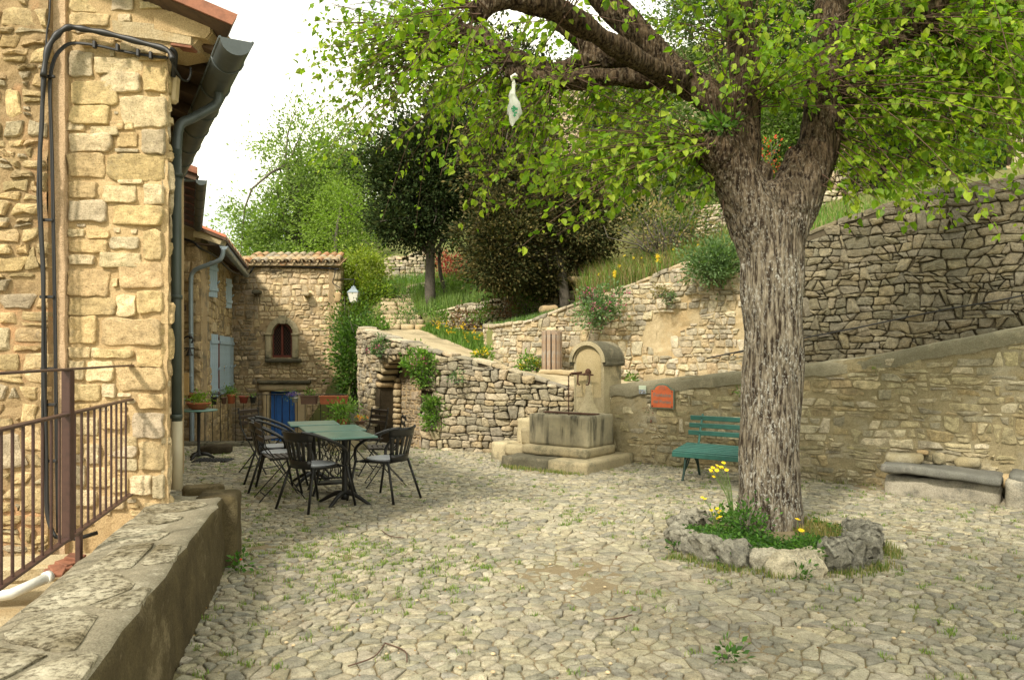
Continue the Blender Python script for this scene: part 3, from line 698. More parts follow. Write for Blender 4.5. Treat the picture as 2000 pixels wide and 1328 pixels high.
# ================================================================ GROUND
def smooth_path(p, n=6):
    o = []
    for i in range(len(p) - 1):
        p0, p1, p2, p3 = p[max(0, i - 1)], p[i], p[i + 1], p[min(len(p) - 1, i + 2)]
        for k in range(n):
            t_ = k / n; o.append(.5 * ((2 * p1) + (p2 - p0) * t_ + (2 * p0 - 5 * p1 + 4 * p2 - p3) * t_ ** 2 + (3 * p1 - p0 - 3 * p2 + p3) * t_ ** 3))
    o.append(p[-1]); return o
def inside(poly, x, y):
    r = False; n = len(poly)
    for i in range(n):
        (x1, y1), (x2, y2) = poly[i], poly[(i + 1) % n]
        if (y1 > y) != (y2 > y) and x < (x2 - x1) * (y - y1) / (y2 - y1) + x1: r = not r
    return r
RWd = (.802, -.596); RWn = (.596, .802); FO = (.975, 10.08)
def FP(a, b, z=0): return V((FO[0] - RWd[0] * a + RWn[0] * b, FO[1] - RWd[1] * a + RWn[1] * b, z))   # fountain / right-wall frame
RW0 = (FO[0] + 1.33 * RWn[0], FO[1] + 1.33 * RWn[1])
BW0 = (FO[0] + 3.45 * RWn[0], FO[1] + 3.45 * RWn[1])
PLAZA = [(-1.05, 1.2), (-2.2, 5.9), (-2.75, 5.95), (-4.95, 10.0), (-4.55, 10.05), (-5.95, 13.35), (-2.95, 13.5), (-2.66, 14.1), (-1.53, 12.9), (-.33, 12.4), (1.0, 12.1), (1.75, 11.3), (9.6, 5.5), (9.6, 1.2)]
gm = M(); gm.add([(-300, -300, -1.62), (300, -300, -1.62), (300, 500, -1.62), (-300, 500, -1.62)], [(0, 1, 2, 3)])
tag(gm.build('ground', MT['slope']), kind='structure')
def gz(x, y): return .018 * mn.noise(V((x * .8, y * .8, 0))) 
# plaza soil between the stones, as a fine uneven sheet over a solid base
def sheet(name, poly, z, step, mat, fn, skirt=.6):
    xs = [p[0] for p in poly]; ys = [p[1] for p in poly]; vs = []; ix = {}; fs = []
    nx, ny = int((max(xs) - min(xs)) / step) + 1, int((max(ys) - min(ys)) / step) + 1
    def vid(i, j):
        if (i, j) not in ix: x, y = min(xs) + i * step, min(ys) + j * step; ix[(i, j)] = len(vs); vs.append((x, y, z + fn(x, y)))
        return ix[(i, j)]
    for i in range(nx):
        for j in range(ny):
            if inside(poly, min(xs) + (i + .5) * step, min(ys) + (j + .5) * step): fs.append((vid(i, j), vid(i + 1, j), vid(i + 1, j + 1), vid(i, j + 1)))
    va = np.array(vs); o = va.mean(0); return link(name, fast_mesh(name, va - o, fs, mat), None, o)
plaza = sheet('plaza', PLAZA, -.004, .06, MT['soil'], lambda x, y: gz(x, y) + .006 * mn.noise(V((x * 6, y * 6, 2))) + .03 * max(0, mn.noise(V((x * .8, y * .8, 12))) - .12) + .02 * max(0, mn.noise(V((x * 2.6, y * 2.6, 4))) - .2))
plaza['kind'] = 'structure'
pb = M(); pb.prism([(x, y, -.05) for x, y in PLAZA], (0, 0, -1.6)); tag(pb.build('plaza_base', MT['gap_dark']), kind='structure')
# cobbles: patches of differently laid, elongated stones
JOINTS = []
DR = [(-.05, 8.3), (1.1, 5.71), (1.95, 3.5), (2.6, 1.8)]
def drain_d(x, y):
    best = 9
    for (x1, y1), (x2, y2) in zip(DR, DR[1:]):
        t = max(0, min(1, ((x - x1) * (x2 - x1) + (y - y1) * (y2 - y1)) / ((x2 - x1) ** 2 + (y2 - y1) ** 2))); best = min(best, hypot(x - x1 - t * (x2 - x1), y - y1 - t * (y2 - y1)))
    return best
def cobbles():
    rnd = random.Random(3); rg = np.random.default_rng(3)
    pc = []
    for i in range(16):
        for j in range(15): pc.append((-6.5 + i * 1.05 + rnd.uniform(-.4, .4), .8 + j * .95 + rnd.uniform(-.4, .4)))
    pa = [rnd.choice([0.05, .35, -.4, .75, -.2, 1.3]) + rnd.uniform(-.2, .2) for _ in pc]; pcs = np.array(pc); seeds = []
    for k, (cx, cy) in enumerate(pc):
        a = pa[k]; ca, sa = cos(a), sin(a); rh = rnd.uniform(.038, .072); sw = rnd.uniform(.085, .165)
        for (s, z) in row_seeds(-1.2, 1.2, -1.2, 1.2, rh, sw, .22, .4, .6, rnd):
            wz = z + .05 * sin(s * 3 + k)
            x, y = cx + s * ca - wz * sa, cy + s * sa + wz * ca
            if y < 1.1 or y > 14.3 or abs(x) > .92 * y + 1.1: continue
            seeds.append((x, y, k))
    sd = np.array(seeds); dist = ((sd[:, None, 0] - pcs[None, :, 0]) ** 2 + (sd[:, None, 1] - pcs[None, :, 1]) ** 2)
    own = dist.argmin(1) == sd[:, 2]; sd = sd[own][:, :2]
    # thin out seeds that came too close across patch borders
    keep = []; grid = {}; ds = []
    for (x1, y1), (x2, y2) in zip(DR, DR[1:]):
        L = hypot(x2 - x1, y2 - y1); u = 0; ex_, ey_ = (x2 - x1) / L, (y2 - y1) / L
        while u < L:
            l = rnd.uniform(.18, .38)
            for sgn in (-1, 1): ds.append((x1 + ex_ * (u + l / 2 * (1 + .2 * sgn)) - ey_ * .055 * sgn, y1 + ey_ * (u + l / 2) + ex_ * .055 * sgn))
            u += l
    sd = [p for p in sd if drain_d(p[0], p[1]) > .135] ; sd = ds + sd
    for x, y in sd:
        g = (int(x / .04), int(y / .04)); ok = True
        for a in (-1, 0, 1):
            for b in (-1, 0, 1):
                for (u, v_) in grid.get((g[0] + a, g[1] + b), ()):
                    if (u - x) ** 2 + (v_ - y) ** 2 < .031 ** 2: ok = False
        if ok: grid.setdefault(g, []).append((x, y)); keep.append((x, y))
    S = Stones(True); cols = [(.36, .335, .25), (.31, .295, .235), (.42, .38, .28), (.27, .26, .215), (.34, .31, .225), (.40, .37, .29)]
    for q in voronoi(keep):
        c = q.mean(0); A = area2(q)
        if A < .0006 or A > .06 or not inside(PLAZA, c[0], c[1]): continue
        if ((c[0] - 2.14) / .64) ** 2 + ((c[1] - 6.42) / .66) ** 2 < 1: continue
        JOINTS.append(tuple(q[rnd.randrange(len(q))]))
        dr_ = drain_d(c[0], c[1]) < .105; pr = .006 if dr_ else rnd.uniform(.005, .017)
        vs, fs = stone_geo(q, rnd.uniform(.0028, .0075), pr, .03, c[1] < 7.5, .72, rnd, .55)
        z0 = gz(c[0], c[1]); vs[:, 2] += z0
        big = mn.noise(V((c[0] * .5, c[1] * .5, 8))); S.add(vs, fs, tuple(x * (1 + .22 * big) for x in hue([(.46, .42, .32), (.42, .39, .30)] if dr_ else cols, rnd, .08 if dr_ else .15)))
    S.build(plaza, MT['cobble'], 'cobble', 300, 'distant_cobbles'); return keep
COB = cobbles()

# ================================================================ HILLSIDE SHEETS
def loft(name, rows, mat, nu=40, nv=14, noise_a=.03, nf=2.5, kind='structure', closed_bottom=False):
    """rows: list of 3D polylines (same sense); smooth sheet through them"""
    def res(line, n):
        p = np.array([tuple(q) for q in line], float); L = np.concatenate([[0], np.cumsum(np.linalg.norm(np.diff(p, axis=0), axis=1))]); t = np.linspace(0, L[-1], n)
        return np.stack([np.interp(t, L, p[:, k]) for k in range(3)], 1)
    R = [res(r, nu) for r in rows]; out = []
    if name != 'path': out.append(R[0] - np.array([0, 0, 1.3]))
    for a in range(len(R) - 1):
        for k in range(nv): f = k / nv; out.append(R[a] * (1 - f) + R[a + 1] * f)
    out.append(R[-1]); A = np.array(out)
    for i in range(A.shape[0]):
        for j in range(A.shape[1]): A[i, j, 2] += noise_a * mn.noise(V(A[i, j] * nf)) * (0 if i in (0,) else 1)
    n, m = A.shape[:2]; vs = A.reshape(-1, 3); fs = [(i * m + j, i * m + j + 1, (i + 1) * m + j + 1, (i + 1) * m + j) for i in range(n - 1) for j in range(m - 1)]
    o = vs.mean(0); q = link(name, fast_mesh(name, vs - o, fs, mat), None, o); q['kind'] = kind; return q, A

# terrace wall with the arched niche (below the path)
TW = [(1.75, 11.75), (.98, 11.95), (-.33, 12.32), (-1.53, 12.85), (-2.0, 13.45), (-2.62, 14.2), (-3.0, 15.2), (-3.35, 17.0)]
TWt = [1.06, 1.0, 1.40, 1.66, 1.80, 1.95, 2.05, 2.15]
# light wall and grey retaining wall behind the ramp, one continuous line
def BW(px): return on_line(px, BW0, RWd)
LWp = [(-.35, 16.3), (-.58, 15.6), (-.46, 15.0), (-.12, 14.35), (.35, 13.95), (.95, 13.78), BW(1250), BW(1350), BW(1450), BW(1560)]
LWt = [2.12, 2.14, 2.10, 2.12, 2.17, 2.40, ZA(552, 13.4), ZA(514, 13.0), ZA(520, 12.4), ZA(470, 11.9)]
LWb = [1.5, 1.45, 1.35, 1.25, 1.1, 1.05, 1.05, 1.1, 1.15, 1.2]
GWp = [BW(1545), BW(1600), BW(1700), BW(1800), BW(1900), BW(2000), (10.9, 7.05), (13.5, 5.1)]
GWt = [ZA(478, 11.9), ZA(450, 11.65), ZA(418, 11.2), ZA(386, 10.8), ZA(366, 10.4), ZA(348, 10.1), 4.0, 4.1]
GWb = [1.2, 1.25, 1.35, 1.5, 1.65, 1.8, 2.3, 2.6]

# path: lower ramp behind the fountain and low wall, then up to the steps
inner = [(13.0, 5.3, 2.6), (10.2, 7.3, 2.25), (6.7, 9.95, 1.75), (4.4, 11.7, 1.3), (2.4, 13.25, 1.12), (.95, 13.7, 1.12), (.35, 13.85, 1.18), (-.14, 14.25, 1.39), (-.56, 15.05, 1.6), (-.95, 15.6, 1.72), (-1.52, 16.4, 1.92), (-2.05, 17.3, 2.13)]
outer = [(11.5, 3.9, 2.75), (8.5, 6.2, 2.25), (5.7, 8.55, 1.72), (3.2, 10.4, 1.22), (1.9, 11.5, 1.02), (1.3, 11.95, 1.0), (.0, 12.3, 1.28), (-.75, 12.6, 1.46), (-1.53, 13.0, 1.64), (-2.0, 13.6, 1.80), (-2.6, 14.4, 1.95), (-3.05, 17.2, 2.16)]
path, _ = loft('path', [outer, inner], MT['path_soil'], 90, 16, .03, 3)
bank0 = [(-.56, 15.05, 1.58), (-.95, 15.6, 1.70), (-1.52, 16.4, 1.90), (-2.05, 17.3, 2.12)]
loft('flower_bank', [bank0, [(-.3, 16.2, 2.0), (-.9, 16.9, 2.1), (-1.6, 17.7, 2.2), (-2.0, 18.3, 2.35)]], MT['slope'], 24, 8, .05)
loft('terrace_bed', [[(-.5, 15.0, 2.05), (0, 14.5, 2.08), (.8, 14.0, 2.1), (1.5, 14.1, 2.3)], [(-.6, 17.0, 2.1), (.2, 16.9, 2.15), (1.2, 16.6, 2.3), (2.2, 16.2, 2.6)]], MT['slope'], 24, 8, .05)
loft('grass_slope', [[(-2.1, 18.0, 2.45), (-1.2, 17.7, 2.62), (0, 17.2, 2.8), (1.0, 16.9, 2.85), (2.4, 16.2, 2.9)], [(-3.0, 21.2, 3.05), (-1.5, 21.2, 3.1), (0, 20.5, 3.3), (1.5, 19.5, 3.4), (3.0, 18.0, 3.5)]], MT['slope'], 30, 12, .08)
loft('upper_terrace', [[(-4.5, 20.5, 3.1), (-3.0, 21.3, 3.5), (-1.0, 21.5, 3.6), (1.5, 20.0, 3.4), (3.5, 17.8, 3.5)], [(-6, 25.2, 3.8), (-3.5, 25.2, 4.0), (-1, 25, 4.2), (2, 23, 4.4), (5, 20, 4.6)]], MT['slope'], 30, 12, .1)
loft('hillside', [[(-16, 25, 1.5), (-8, 25.5, 2.6), (-6, 25.3, 3.7), (-3.5, 25.3, 4.5), (-1, 25, 4.4), (2, 23, 4.4), (5, 20, 4.6), (6.2, 16.5, 5.0), (8, 14, 5.2), (13, 9.5, 5.2), (17, 6.5, 5.2)],
                  [(-26, 45, 5), (-18, 45, 6.5), (-10, 46, 9), (-4, 46, 12), (2, 42, 14), (8, 38, 15), (14, 32, 16), (20, 26, 16), (24, 22, 15), (28, 18, 14), (32, 12, 13)],
                  [(-45, 90, 8), (-30, 90, 10), (-15, 90, 20), (0, 90, 30), (15, 85, 34), (30, 75, 36), (45, 62, 36), (55, 48, 34), (60, 38, 30), (66, 30, 28), (70, 20, 26)]], MT['slope'], 60, 24, .5, .3)
loft('left_slope', [[(-12, 21.5, -1.5), (-7.2, 21.5, -1.4), (-4.6, 18.6, -1.0), (-3.5, 16.6, .9)], [(-13, 23.5, .5), (-7.5, 23.5, 1.2), (-4.4, 20.5, 2.2), (-3.0, 17.4, 2.12)], [(-15, 26, 1.6), (-8, 26, 2.8), (-5.4, 25, 3.7), (-3.6, 21.3, 3.2)]], MT['slope'], 40, 12, .1, 1.5)
loft('wall_terrace', [[(.3, 14.2, 2.1), (.95, 13.95, 2.35), (BW(1250)[0] + .1, BW(1250)[1] + .15, 2.78), (BW(1350)[0] + .1, BW(1350)[1] + .15, 2.95), (BW(1560)[0] + .1, BW(1560)[1] + .15, 3.2), (BW(1700)[0] + .1, BW(1700)[1] + .15, 3.5), (BW(2000)[0] + .1, BW(2000)[1] + .15, 3.75), (13.4, 5.5, 4.0)],
                      [(1.6, 16.6, 2.7), (2.6, 16.5, 3.2), (3.8, 16.5, 3.9), (5.0, 15.8, 4.4), (6.5, 14.5, 4.6), (8, 13.3, 4.9), (10.5, 11.5, 5.0), (17, 6.5, 5.1)]], MT['slope'], 50, 12, .12, 1.5)

# ================================================================ GARDEN WALLS
PALE = [(.50, .44, .32), (.56, .50, .37), (.44, .39, .29), (.60, .54, .42), (.38, .35, .28), (.52, .42, .28)]
GREY = [(.235, .205, .145), (.19, .172, .12), (.27, .24, .17), (.21, .192, .148), (.25, .215, .145)]
TERR = [(.42, .37, .27), (.36, .32, .24), (.48, .42, .31), (.32, .29, .23), (.44, .36, .24)]
LOWW = [(.48, .42, .28), (.38, .335, .21), (.56, .50, .36), (.34, .31, .23), (.44, .385, .25), (.38, .31, .18)]
t = thing('terrace_wall', 'curved dry stone wall with an arched niche, holding up the path left of the fountain', 'wall', (-1, 12.7, 0))
pl = Plan(TW, [-.1, -.1, -.1, -.1, -.4, -1.4, -1.4, -1.4], TWt, smooth=9)
def tw_u(px):   # arc length where the sight line at px meets the wall
    a = np.abs((1000 + F * pl.x / pl.y) - px); return float(pl.t[a.argmin()])
ua, ub = sorted((tw_u(741), tw_u(818)))
def arch(u):
    m, hw = (ua + ub) / 2, (ub - ua) / 2; k = max(0, 1 - ((u - m) / hw) ** 2) ** .5; return (-.3, .95 + .56 * k)
stone_wall(t, pl, TERR, MT['stone_pale'], MT['gap_dark'], .10, .165, .003, .045, .38, [(ua, ub, arch)], 0, cap=(.28, .055, .34), step=.08, wav=.6, slant=.6, seed=21, wob=.07, mortar_in=.03, tilt=.4)
# back of the niche, with its lower doorway pier
nm = Plan([pl.at(ua - .1, 0, -.40)[:2], pl.at(ub + .1, 0, -.40)[:2]], -.3, 1.6); nb_ = thing('niche_wall', 'shadowed stone back wall inside the arched niche of the terrace wall', 'wall', (*pl.at((ua + ub) / 2, 0, -.6)[:2], 0))
stone_wall(nb_, nm, [(.34, .28, .2), (.40, .33, .24)], MT['stone_low'], MT['mortar_house'], .09, .15, .012, .02, .15, seed=5, limit=120)
zq = -.05; kq = 0
while zq < 1.12:
    hq = random.uniform(.08, .14); c = pl.at(ub - .05, zq + hq / 2, -.34); block('pier_stone', c, (random.uniform(.09, .13), .2, hq - .012), MT['mortar_pale'] if kq % 3 else MT['mortar_house'], t, .05, .012, Matrix.Rotation(.5 + .1 * sin(kq * 3), 3, 'Z'), kq, .025); zq += hq; kq += 1
# voussoirs of the arch
m_, hw_ = (ua + ub) / 2, (ub - ua) / 2
for k in range(13):
    a = pi * (k + .5) / 13; u = m_ - cos(a) * (hw_ + .05); z = .95 + (.56 + .06) * sin(a)
    c = pl.at(u, z, -.16); fx = V((*(pl.at(u + .01, 0, 0)[:2] - pl.at(u - .01, 0, 0)[:2]), 0)).normalized(); rad = (fx * -cos(a) + V((0, 0, sin(a)))).normalized(); nn = fx.cross(V((0, 0, 1)))
    R = Matrix((rad, nn, rad.cross(nn))).transposed(); block('voussoir', c, (.15, .34, .085), MT['mortar_pale'] if k % 3 else MT['mortar_house'], t, .05, .006, R, k, .012)

t = thing('garden_wall', 'pale rubble retaining wall with a rounded end, rising behind the fountain and bin', 'wall', (2, 13.4, 1.1))
lw = Plan(LWp, LWb, LWt, smooth=7)
def lwskip(u, z, r):
    f = (u - 2.2) / 4.0; k = mn.noise(V((u * 1.1, z * 1.6, 4)))
    return f > 0 and (k > .26 or r.random() < .12) and z < lw.top(u) - .55
stone_wall(t, lw, PALE, MT['stone_pale'], MT['mortar_pale'], .092, .155, .004, .032, .4, seed=31, wob=.08, mortar_in=.002, skip=lwskip, step=.07, mamp=.022, wav=.55, slant=.6, cap=(.24, .06, .3), tilt=.4)
t = thing('retaining_wall', 'tall grey dry stone retaining wall behind the plane of the tree, right side', 'wall', (6, 11, 1.3))
t['label'] = 'tall dark grey dry stone retaining wall right of the big tree'
gw = Plan(GWp, GWb, GWt)
stone_wall(t, gw, GREY, MT['stone_grey'], MT['gap_mid'], .095, .165, .003, .045, .4, wav=.8, slant=1.2, jump=.25, seed=41, wob=.05, mortar_in=.016, cap=(.42, .08, .34), tilt=.4, jit=.4, rs=.55, ws=.75)
# low right wall with mortared face and rendered top band
t = thing('ramp_wall', 'mortared rubble wall behind the green bench, its rendered top climbing to the right', 'wall', (4, 9.7, 0))
def RWx(px): return on_line(px, RW0, RWd)
rp_ = [RWx(1190), RWx(1300), RWx(1445), RWx(1600), RWx(1700), RWx(1850), RWx(2000), (RW0[0] + RWd[0] * 8, RW0[1] + RWd[1] * 8), (RW0[0] + RWd[0] * 10, RW0[1] + RWd[1] * 10)]
rt_ = [ZA(755, rp_[0][1]), ZA(742, rp_[1][1]), ZA(727, rp_[2][1]), ZA(710, rp_[3][1]), ZA(697, rp_[4][1]), ZA(668, rp_[5][1]), ZA(640, rp_[6][1]), 2.3, 2.6]
rw = Plan(rp_, -.3, rt_)
def rwskip(u, z, r):
    d = rw.top(u) - z; return d < .13 + .05 * sin(u * 3) + .12 * max(0, mn.noise(V((u * 1.2, 3, 1)))) or (u < .55 and z > .1 and r.random() < .75) 
def rwcol(u, z, r):
    c = hue(LOWW, r); k = 1.0 if z > .25 else .9; return tuple(x * k for x in c)
stone_wall(t, rw, LOWW, MT['stone_low'], MT['mortar_low'], .078, .17, .009, .021, .3, seed=51, wob=.05, mortar_in=-.003, drop=.16, step=.035, mamp=.013, wav=.6, slant=.7, jump=.2, skip=rwskip, rs=.55, ws=.8, jit=.3, colf=rwcol, tilt=.5)
# rounded rendered capping
cp = M(); us = np.linspace(0, rw.L, 90)
prof = [(.025, -.16), (.03, -.06), (.018, -.01), (-.05, .018), (-.16, .022), (-.30, .0), (-.32, -.08)]; vs = []
for i, u in enumerate(us):
    for k, (w_, dz) in enumerate(prof):
        n_ = mn.noise(V((u * 4, k * .7, 0))); vs.append(rw.at(u, rw.top(u) + dz + n_ * (.025 if k else .05), w_ + .008 * mn.noise(V((u * 9, k, 5)))))
K = len(prof); cp.add(vs, [(i * K + k, (i + 1) * K + k, (i + 1) * K + k + 1, i * K + k + 1) for i in range(len(us) - 1) for k in range(K - 1)], True)
cp.build('capping', MT['capgrey'], t)
# small terrace walls up the slope
def small_wall(lbl, pts, bot, top, seed, rh=.11, sw=.2, **k):
    t = thing('terrace_wall', lbl, 'wall', (pts[0][0], pts[0][1], np.min(bot)), 'low dry stone terrace walls on the slope'); p = Plan(pts, bot, top, smooth=5)
    stone_wall(t, p, PALE, MT['stone_pale'], MT['gap_dark'], rh, sw, .006, .04, .35, seed=seed, wob=.05, mortar_in=.03, limit=k.get('limit', 200), cap=(.35, .06, .3)); return t
small_wall('low dry stone wall behind the flower bed, red and green shrubs growing down it', [P(826, 0, 18.2)[:2], P(900, 0, 17.6)[:2], P(1000, 0, 17.0)[:2], P(1050, 0, 16.8)[:2], P(1140, 0, 16.2)[:2]], 1.9, [2.50, 2.66, 2.81, 2.87, 2.9], 61)
small_wall('curving low stone wall between the red shrub and the grassy slope', [P(780, 0, 21)[:2], P(825, 0, 21.0)[:2], P(880, 0, 21.2)[:2], P(935, 0, 21.6)[:2], P(1000, 0, 21.8)[:2]], 2.8, [ZA(566, 21), ZA(556, 21), ZA(548, 21), ZA(544, 21.3), 3.7], 62)
small_wall('highest stone terrace wall, at the top of the stepped path', [P(752, 0, 27.5)[:2], P(753, 0, 25)[:2], P(790, 0, 25)[:2], P(840, 0, 25.3)[:2]], 3.2, [ZA(505, 25), ZA(505, 25), ZA(503, 25), ZA(485, 25.3)], 63)
small_wall('small pale stone terrace wall seen between the trunk and the leafy bank', [P(1360, 0, 18)[:2], P(1440, 0, 17)[:2], P(1480, 0, 16.8)[:2]], 4.0, [ZA(405, 18), ZA(402, 17), 4.9], 64, limit=60)
small_wall('broken pale stone wall below the dark evergreens right of the trunk', [P(1600, 0, 14.5)[:2], P(1640, 0, 14.5)[:2], P(1700, 0, 14.6)[:2], P(1760, 0, 14.6)[:2]], 3.4, [ZA(342, 14.5), ZA(335, 14.5), ZA(365, 14.6), ZA(400, 14.6)], 65, limit=80)
small_wall('grey rock wall standing at the right edge above the retaining wall', [P(1965, 0, 12)[:2], P(2060, 0, 11.5)[:2], P(2200, 0, 11)[:2]], 3.8, [ZA(262, 12), ZA(250, 11.5), 5.4], 66, limit=60)
# stone steps at the head of the path
st = thing('garden_steps', 'worn stone steps climbing the hill at the end of the path', 'steps', (-2.5, 17.6, 2.1))
for k in range(7):
    Y = 17.3 + k * .52; z = 2.16 + k * .135; xl, xr = (742 - 1000) * Y / F + .0 * k, (832 - k * 4 - 1000) * Y / F; n = 3; x = xl
    while x < xr - .1:
        l = min(random.uniform(.3, .6), xr - x); block('step', (x + l / 2, Y + .25, z + .02), (l - .012, .56, .15), MT['path_soil'] if k % 2 else MT['mortar_pale'], st, .09, .018, None, int(k * 10 + x * 7), .03); x += l

# ================================================================ NEAR HOUSE
HD = V((-.547, 1, 0)).normalized(); FY = 5.4
GOLD = [(.62, .49, .29), (.68, .56, .36), (.56, .43, .24), (.64, .53, .35), (.60, .45, .25), (.53, .45, .32)]
nh = thing('stone_house', 'golden stone house corner filling the left edge, with black cables and a long gutter', 'house', (-3, 5.4, -1))
def z1(a, b, c, d): return (a / 3.017, b / 3.018, c / 3.017, d / 3.018)
def z2(a, b, c, d): return (a / 2.887, 440 + b / 2.887, c / 2.887, 440 + d / 2.887)
def z3(a, b, c, d): return (a / 2.8375, 860 + b / 2.8375, c / 2.8375, 860 + d / 2.8375)
RECTS = [z1(*a) for a in [(412, 305, 555, 462), (568, 345, 842, 442), (590, 430, 835, 550), (845, 400, 985, 545), (420, 480, 690, 622), (712, 572, 988, 758), (420, 625, 650, 742), (402, 722, 505, 776), (415, 790, 662, 902), (535, 752, 705, 805), (692, 785, 815, 872), (686, 880, 820, 902), (842, 770, 980, 910), (405, 908, 620, 1050), (636, 912, 970, 1066), (405, 1070, 578, 1170), (610, 1092, 808, 1195), (700, 1062, 845, 1088), (855, 1088, 970, 1210), (405, 1178, 632, 1312), (662, 1212, 970, 1330),
    (420, 0, 640, 78), (420, 84, 655, 165), (660, 0, 800, 70), (700, 90, 780, 140), (830, 20, 960, 60), (980, 55, 1070, 95), (715, 250, 985, 320), (470, 215, 680, 280), (650, 715, 735, 768), (738, 722, 792, 768), (820, 330, 985, 365)]]
RECTS += [z2(*a) for a in [(385, 22, 480, 68), (488, 26, 620, 76), (385, 86, 612, 156), (620, 66, 788, 136), (808, 30, 920, 195), (395, 168, 537, 224), (567, 155, 798, 242), (385, 250, 618, 402), (676, 208, 922, 356), (388, 410, 660, 512), (662, 390, 768, 516), (780, 366, 922, 494), (388, 514, 545, 666), (565, 526, 922, 680), (385, 684, 518, 750), (778, 700, 925, 800), (530, 700, 760, 748), (385, 765, 478, 872), (488, 766, 648, 880), (390, 895, 570, 992), (582, 890, 655, 972), (662, 805, 930, 935), (785, 948, 930, 1036), (742, 1055, 930, 1200), (640, 300, 670, 350), (520, 690, 575, 745), (400, 1005, 520, 1060), (410, 1080, 560, 1180), (575, 1060, 720, 1150), (400, 1190, 470, 1290), (480, 1230, 575, 1320), (600, 1190, 780, 1290)]]
RECTS += [z3(*a) for a in [(780, 5, 915, 165), (480, 20, 560, 130), (600, 30, 760, 90), (640, 100, 765, 165), (725, 190, 845, 300), (850, 190, 915, 320), (400, 20, 470, 120), (500, 150, 620, 260), (400, 140, 480, 250), (620, 200, 715, 290), (400, 270, 540, 360), (560, 310, 700, 380), (390, 380, 520, 470)]]
def front(px, py, w_): return ((px - 1000) * FY / F, FY - w_, H + (HY - py) * FY / F)
SF = Stones(True); rr = random.Random(8); k_ = FY / F
def rect_poly(x0, y0, x1, y1, r):
    p = [(x0, y0), (x1, y0), (x1, y1), (x0, y1)]; o = []
    dx, dy = (x1 - x0) * .10, (y1 - y0) * .12
    for i in range(4):
        a, b = p[i], p[(i + 1) % 4]
        for f in (.07, .35, .65, .93): o.append((a[0] + (b[0] - a[0]) * f + r.uniform(-dx, dx) * .42, a[1] + (b[1] - a[1]) * f + r.uniform(-dy, dy) * .42))
    return np.array(o)
taken = list(RECTS)
for _ in range(5000):
    w_, h_ = rr.uniform(7, 34), rr.uniform(6, 15); x, y = rr.uniform(132, 326 - w_), rr.uniform(-30, 1000)
    if y < 90 and x > 300: continue
    if all(x + w_ < a - 2 or x > c + 2 or y + h_ < b - 2 or y > d + 2 for a, b, c, d in taken): taken.append((x, y, x + w_, y + h_))
def clear(x, y): return not (219 < x < 420 and 38 < y < 95)
for n_, (a, b, c, d) in enumerate(taken):
    if not clear((a + c) / 2, (b + d) / 2) and n_ >= len(RECTS): continue
    big = n_ < len(RECTS); q = rect_poly(a, b, c, d, rr) * np.array([k_, -k_]); q = q[::-1]
    vs, fs = stone_hi(q, .002, rr.uniform(.014, .032) if big else rr.uniform(.004, .014), rr, K=30 if big else 12)
    # finer relief on large faces comes from extra rings of noise
    X = np.stack([vs[:, 0] - 1000 * k_, FY - vs[:, 2], vs[:, 1] + H + HY * k_], 1)
    SF.add(X, fs, hue(GOLD, rr, .13))
SF.build(nh, MT['stone_gold'], 'stone', 300)
# mortar bed of the corner face, finely uneven
def grid_face(name, fn, u0, u1, v0, v1, nu, nv, mat, parent, amp=.008, fr=9):
    vs = [fn(u0 + (u1 - u0) * i / nu, v0 + (v1 - v0) * j / nv) for i in range(nu + 1) for j in range(nv + 1)]
    va = np.array([tuple(p) for p in vs]); 
    for k in range(len(va)): va[k] += np.array(mn.noise_vector(V(va[k]) * fr)) * amp
    fs = [(i * (nv + 1) + j, (i + 1) * (nv + 1) + j, (i + 1) * (nv + 1) + j + 1, i * (nv + 1) + j + 1) for i in range(nu) for j in range(nv)]
    o = va.mean(0); return link(name, fast_mesh(name, va - o, fs, mat), parent, o)
XL, XR = -3.13, -2.42
grid_face('corner_mortar', lambda u, v: V((u, FY + .002, v)), XL, XR, -.4, 4.45, 24, 120, MT['mortar_gold'], nh, .012, 14)
# left wall (nearer) and its rendered return
lwn = Plan([(-6.5, 5.3), (-3.20, 5.3)], -1.2, 5.2)
stone_wall(nh, lwn, [(.50, .39, .22), (.42, .33, .19), (.55, .42, .24), (.46, .34, .19), (.40, .34, .24)], MT['stone_house'], MT['mortar_left'], .085, .15, .011, .026, .3, seed=71, drop=.12, wob=.04, rs=.6, ws=.8, jit=.35, step=.05, mamp=.016, mortar_in=.0, wav=.6, slant=.8, jump=.25, core='left_wall', limit=200)
grid_face('render_strip', lambda u, v: V((-3.205 + .085 * u, 5.355 + .01 * u, v)), 0, 1, -1, 5.2, 6, 90, MT['plaster'], nh, .01, 12)
grid_face('render_return', lambda u, v: V((-3.12 + .001 * u, 5.36 + .06 * u, v)), 0, 1, -1, 5.2, 2, 60, MT['plaster'], nh, .008, 12)
# gutter-side wall of the house
fa = Plan([(XR, FY + .02), (XR + HD.x * 5.3, FY + HD.y * 5.3)], -.3, 3.75, front=(5, 6))
stone_wall(nh, fa, GOLD, MT['stone_gold'], MT['mortar_gold'], .15, .26, .008, .03, .05, seed=72, core='side_wall', limit=120)
# body behind, so that the house is solid
bd = M(); bd.prism([(XL + .02, FY + .05, -1), (XR - .03, FY + .06, -1), (XR + HD.x * 5.2 - .1, FY + HD.y * 5.2, -1), (-9, 10, -1), (-9, 5.6, -1)], (0, 0, 5.0)); bd.build('house_body', MT['mortar_gold'], nh)
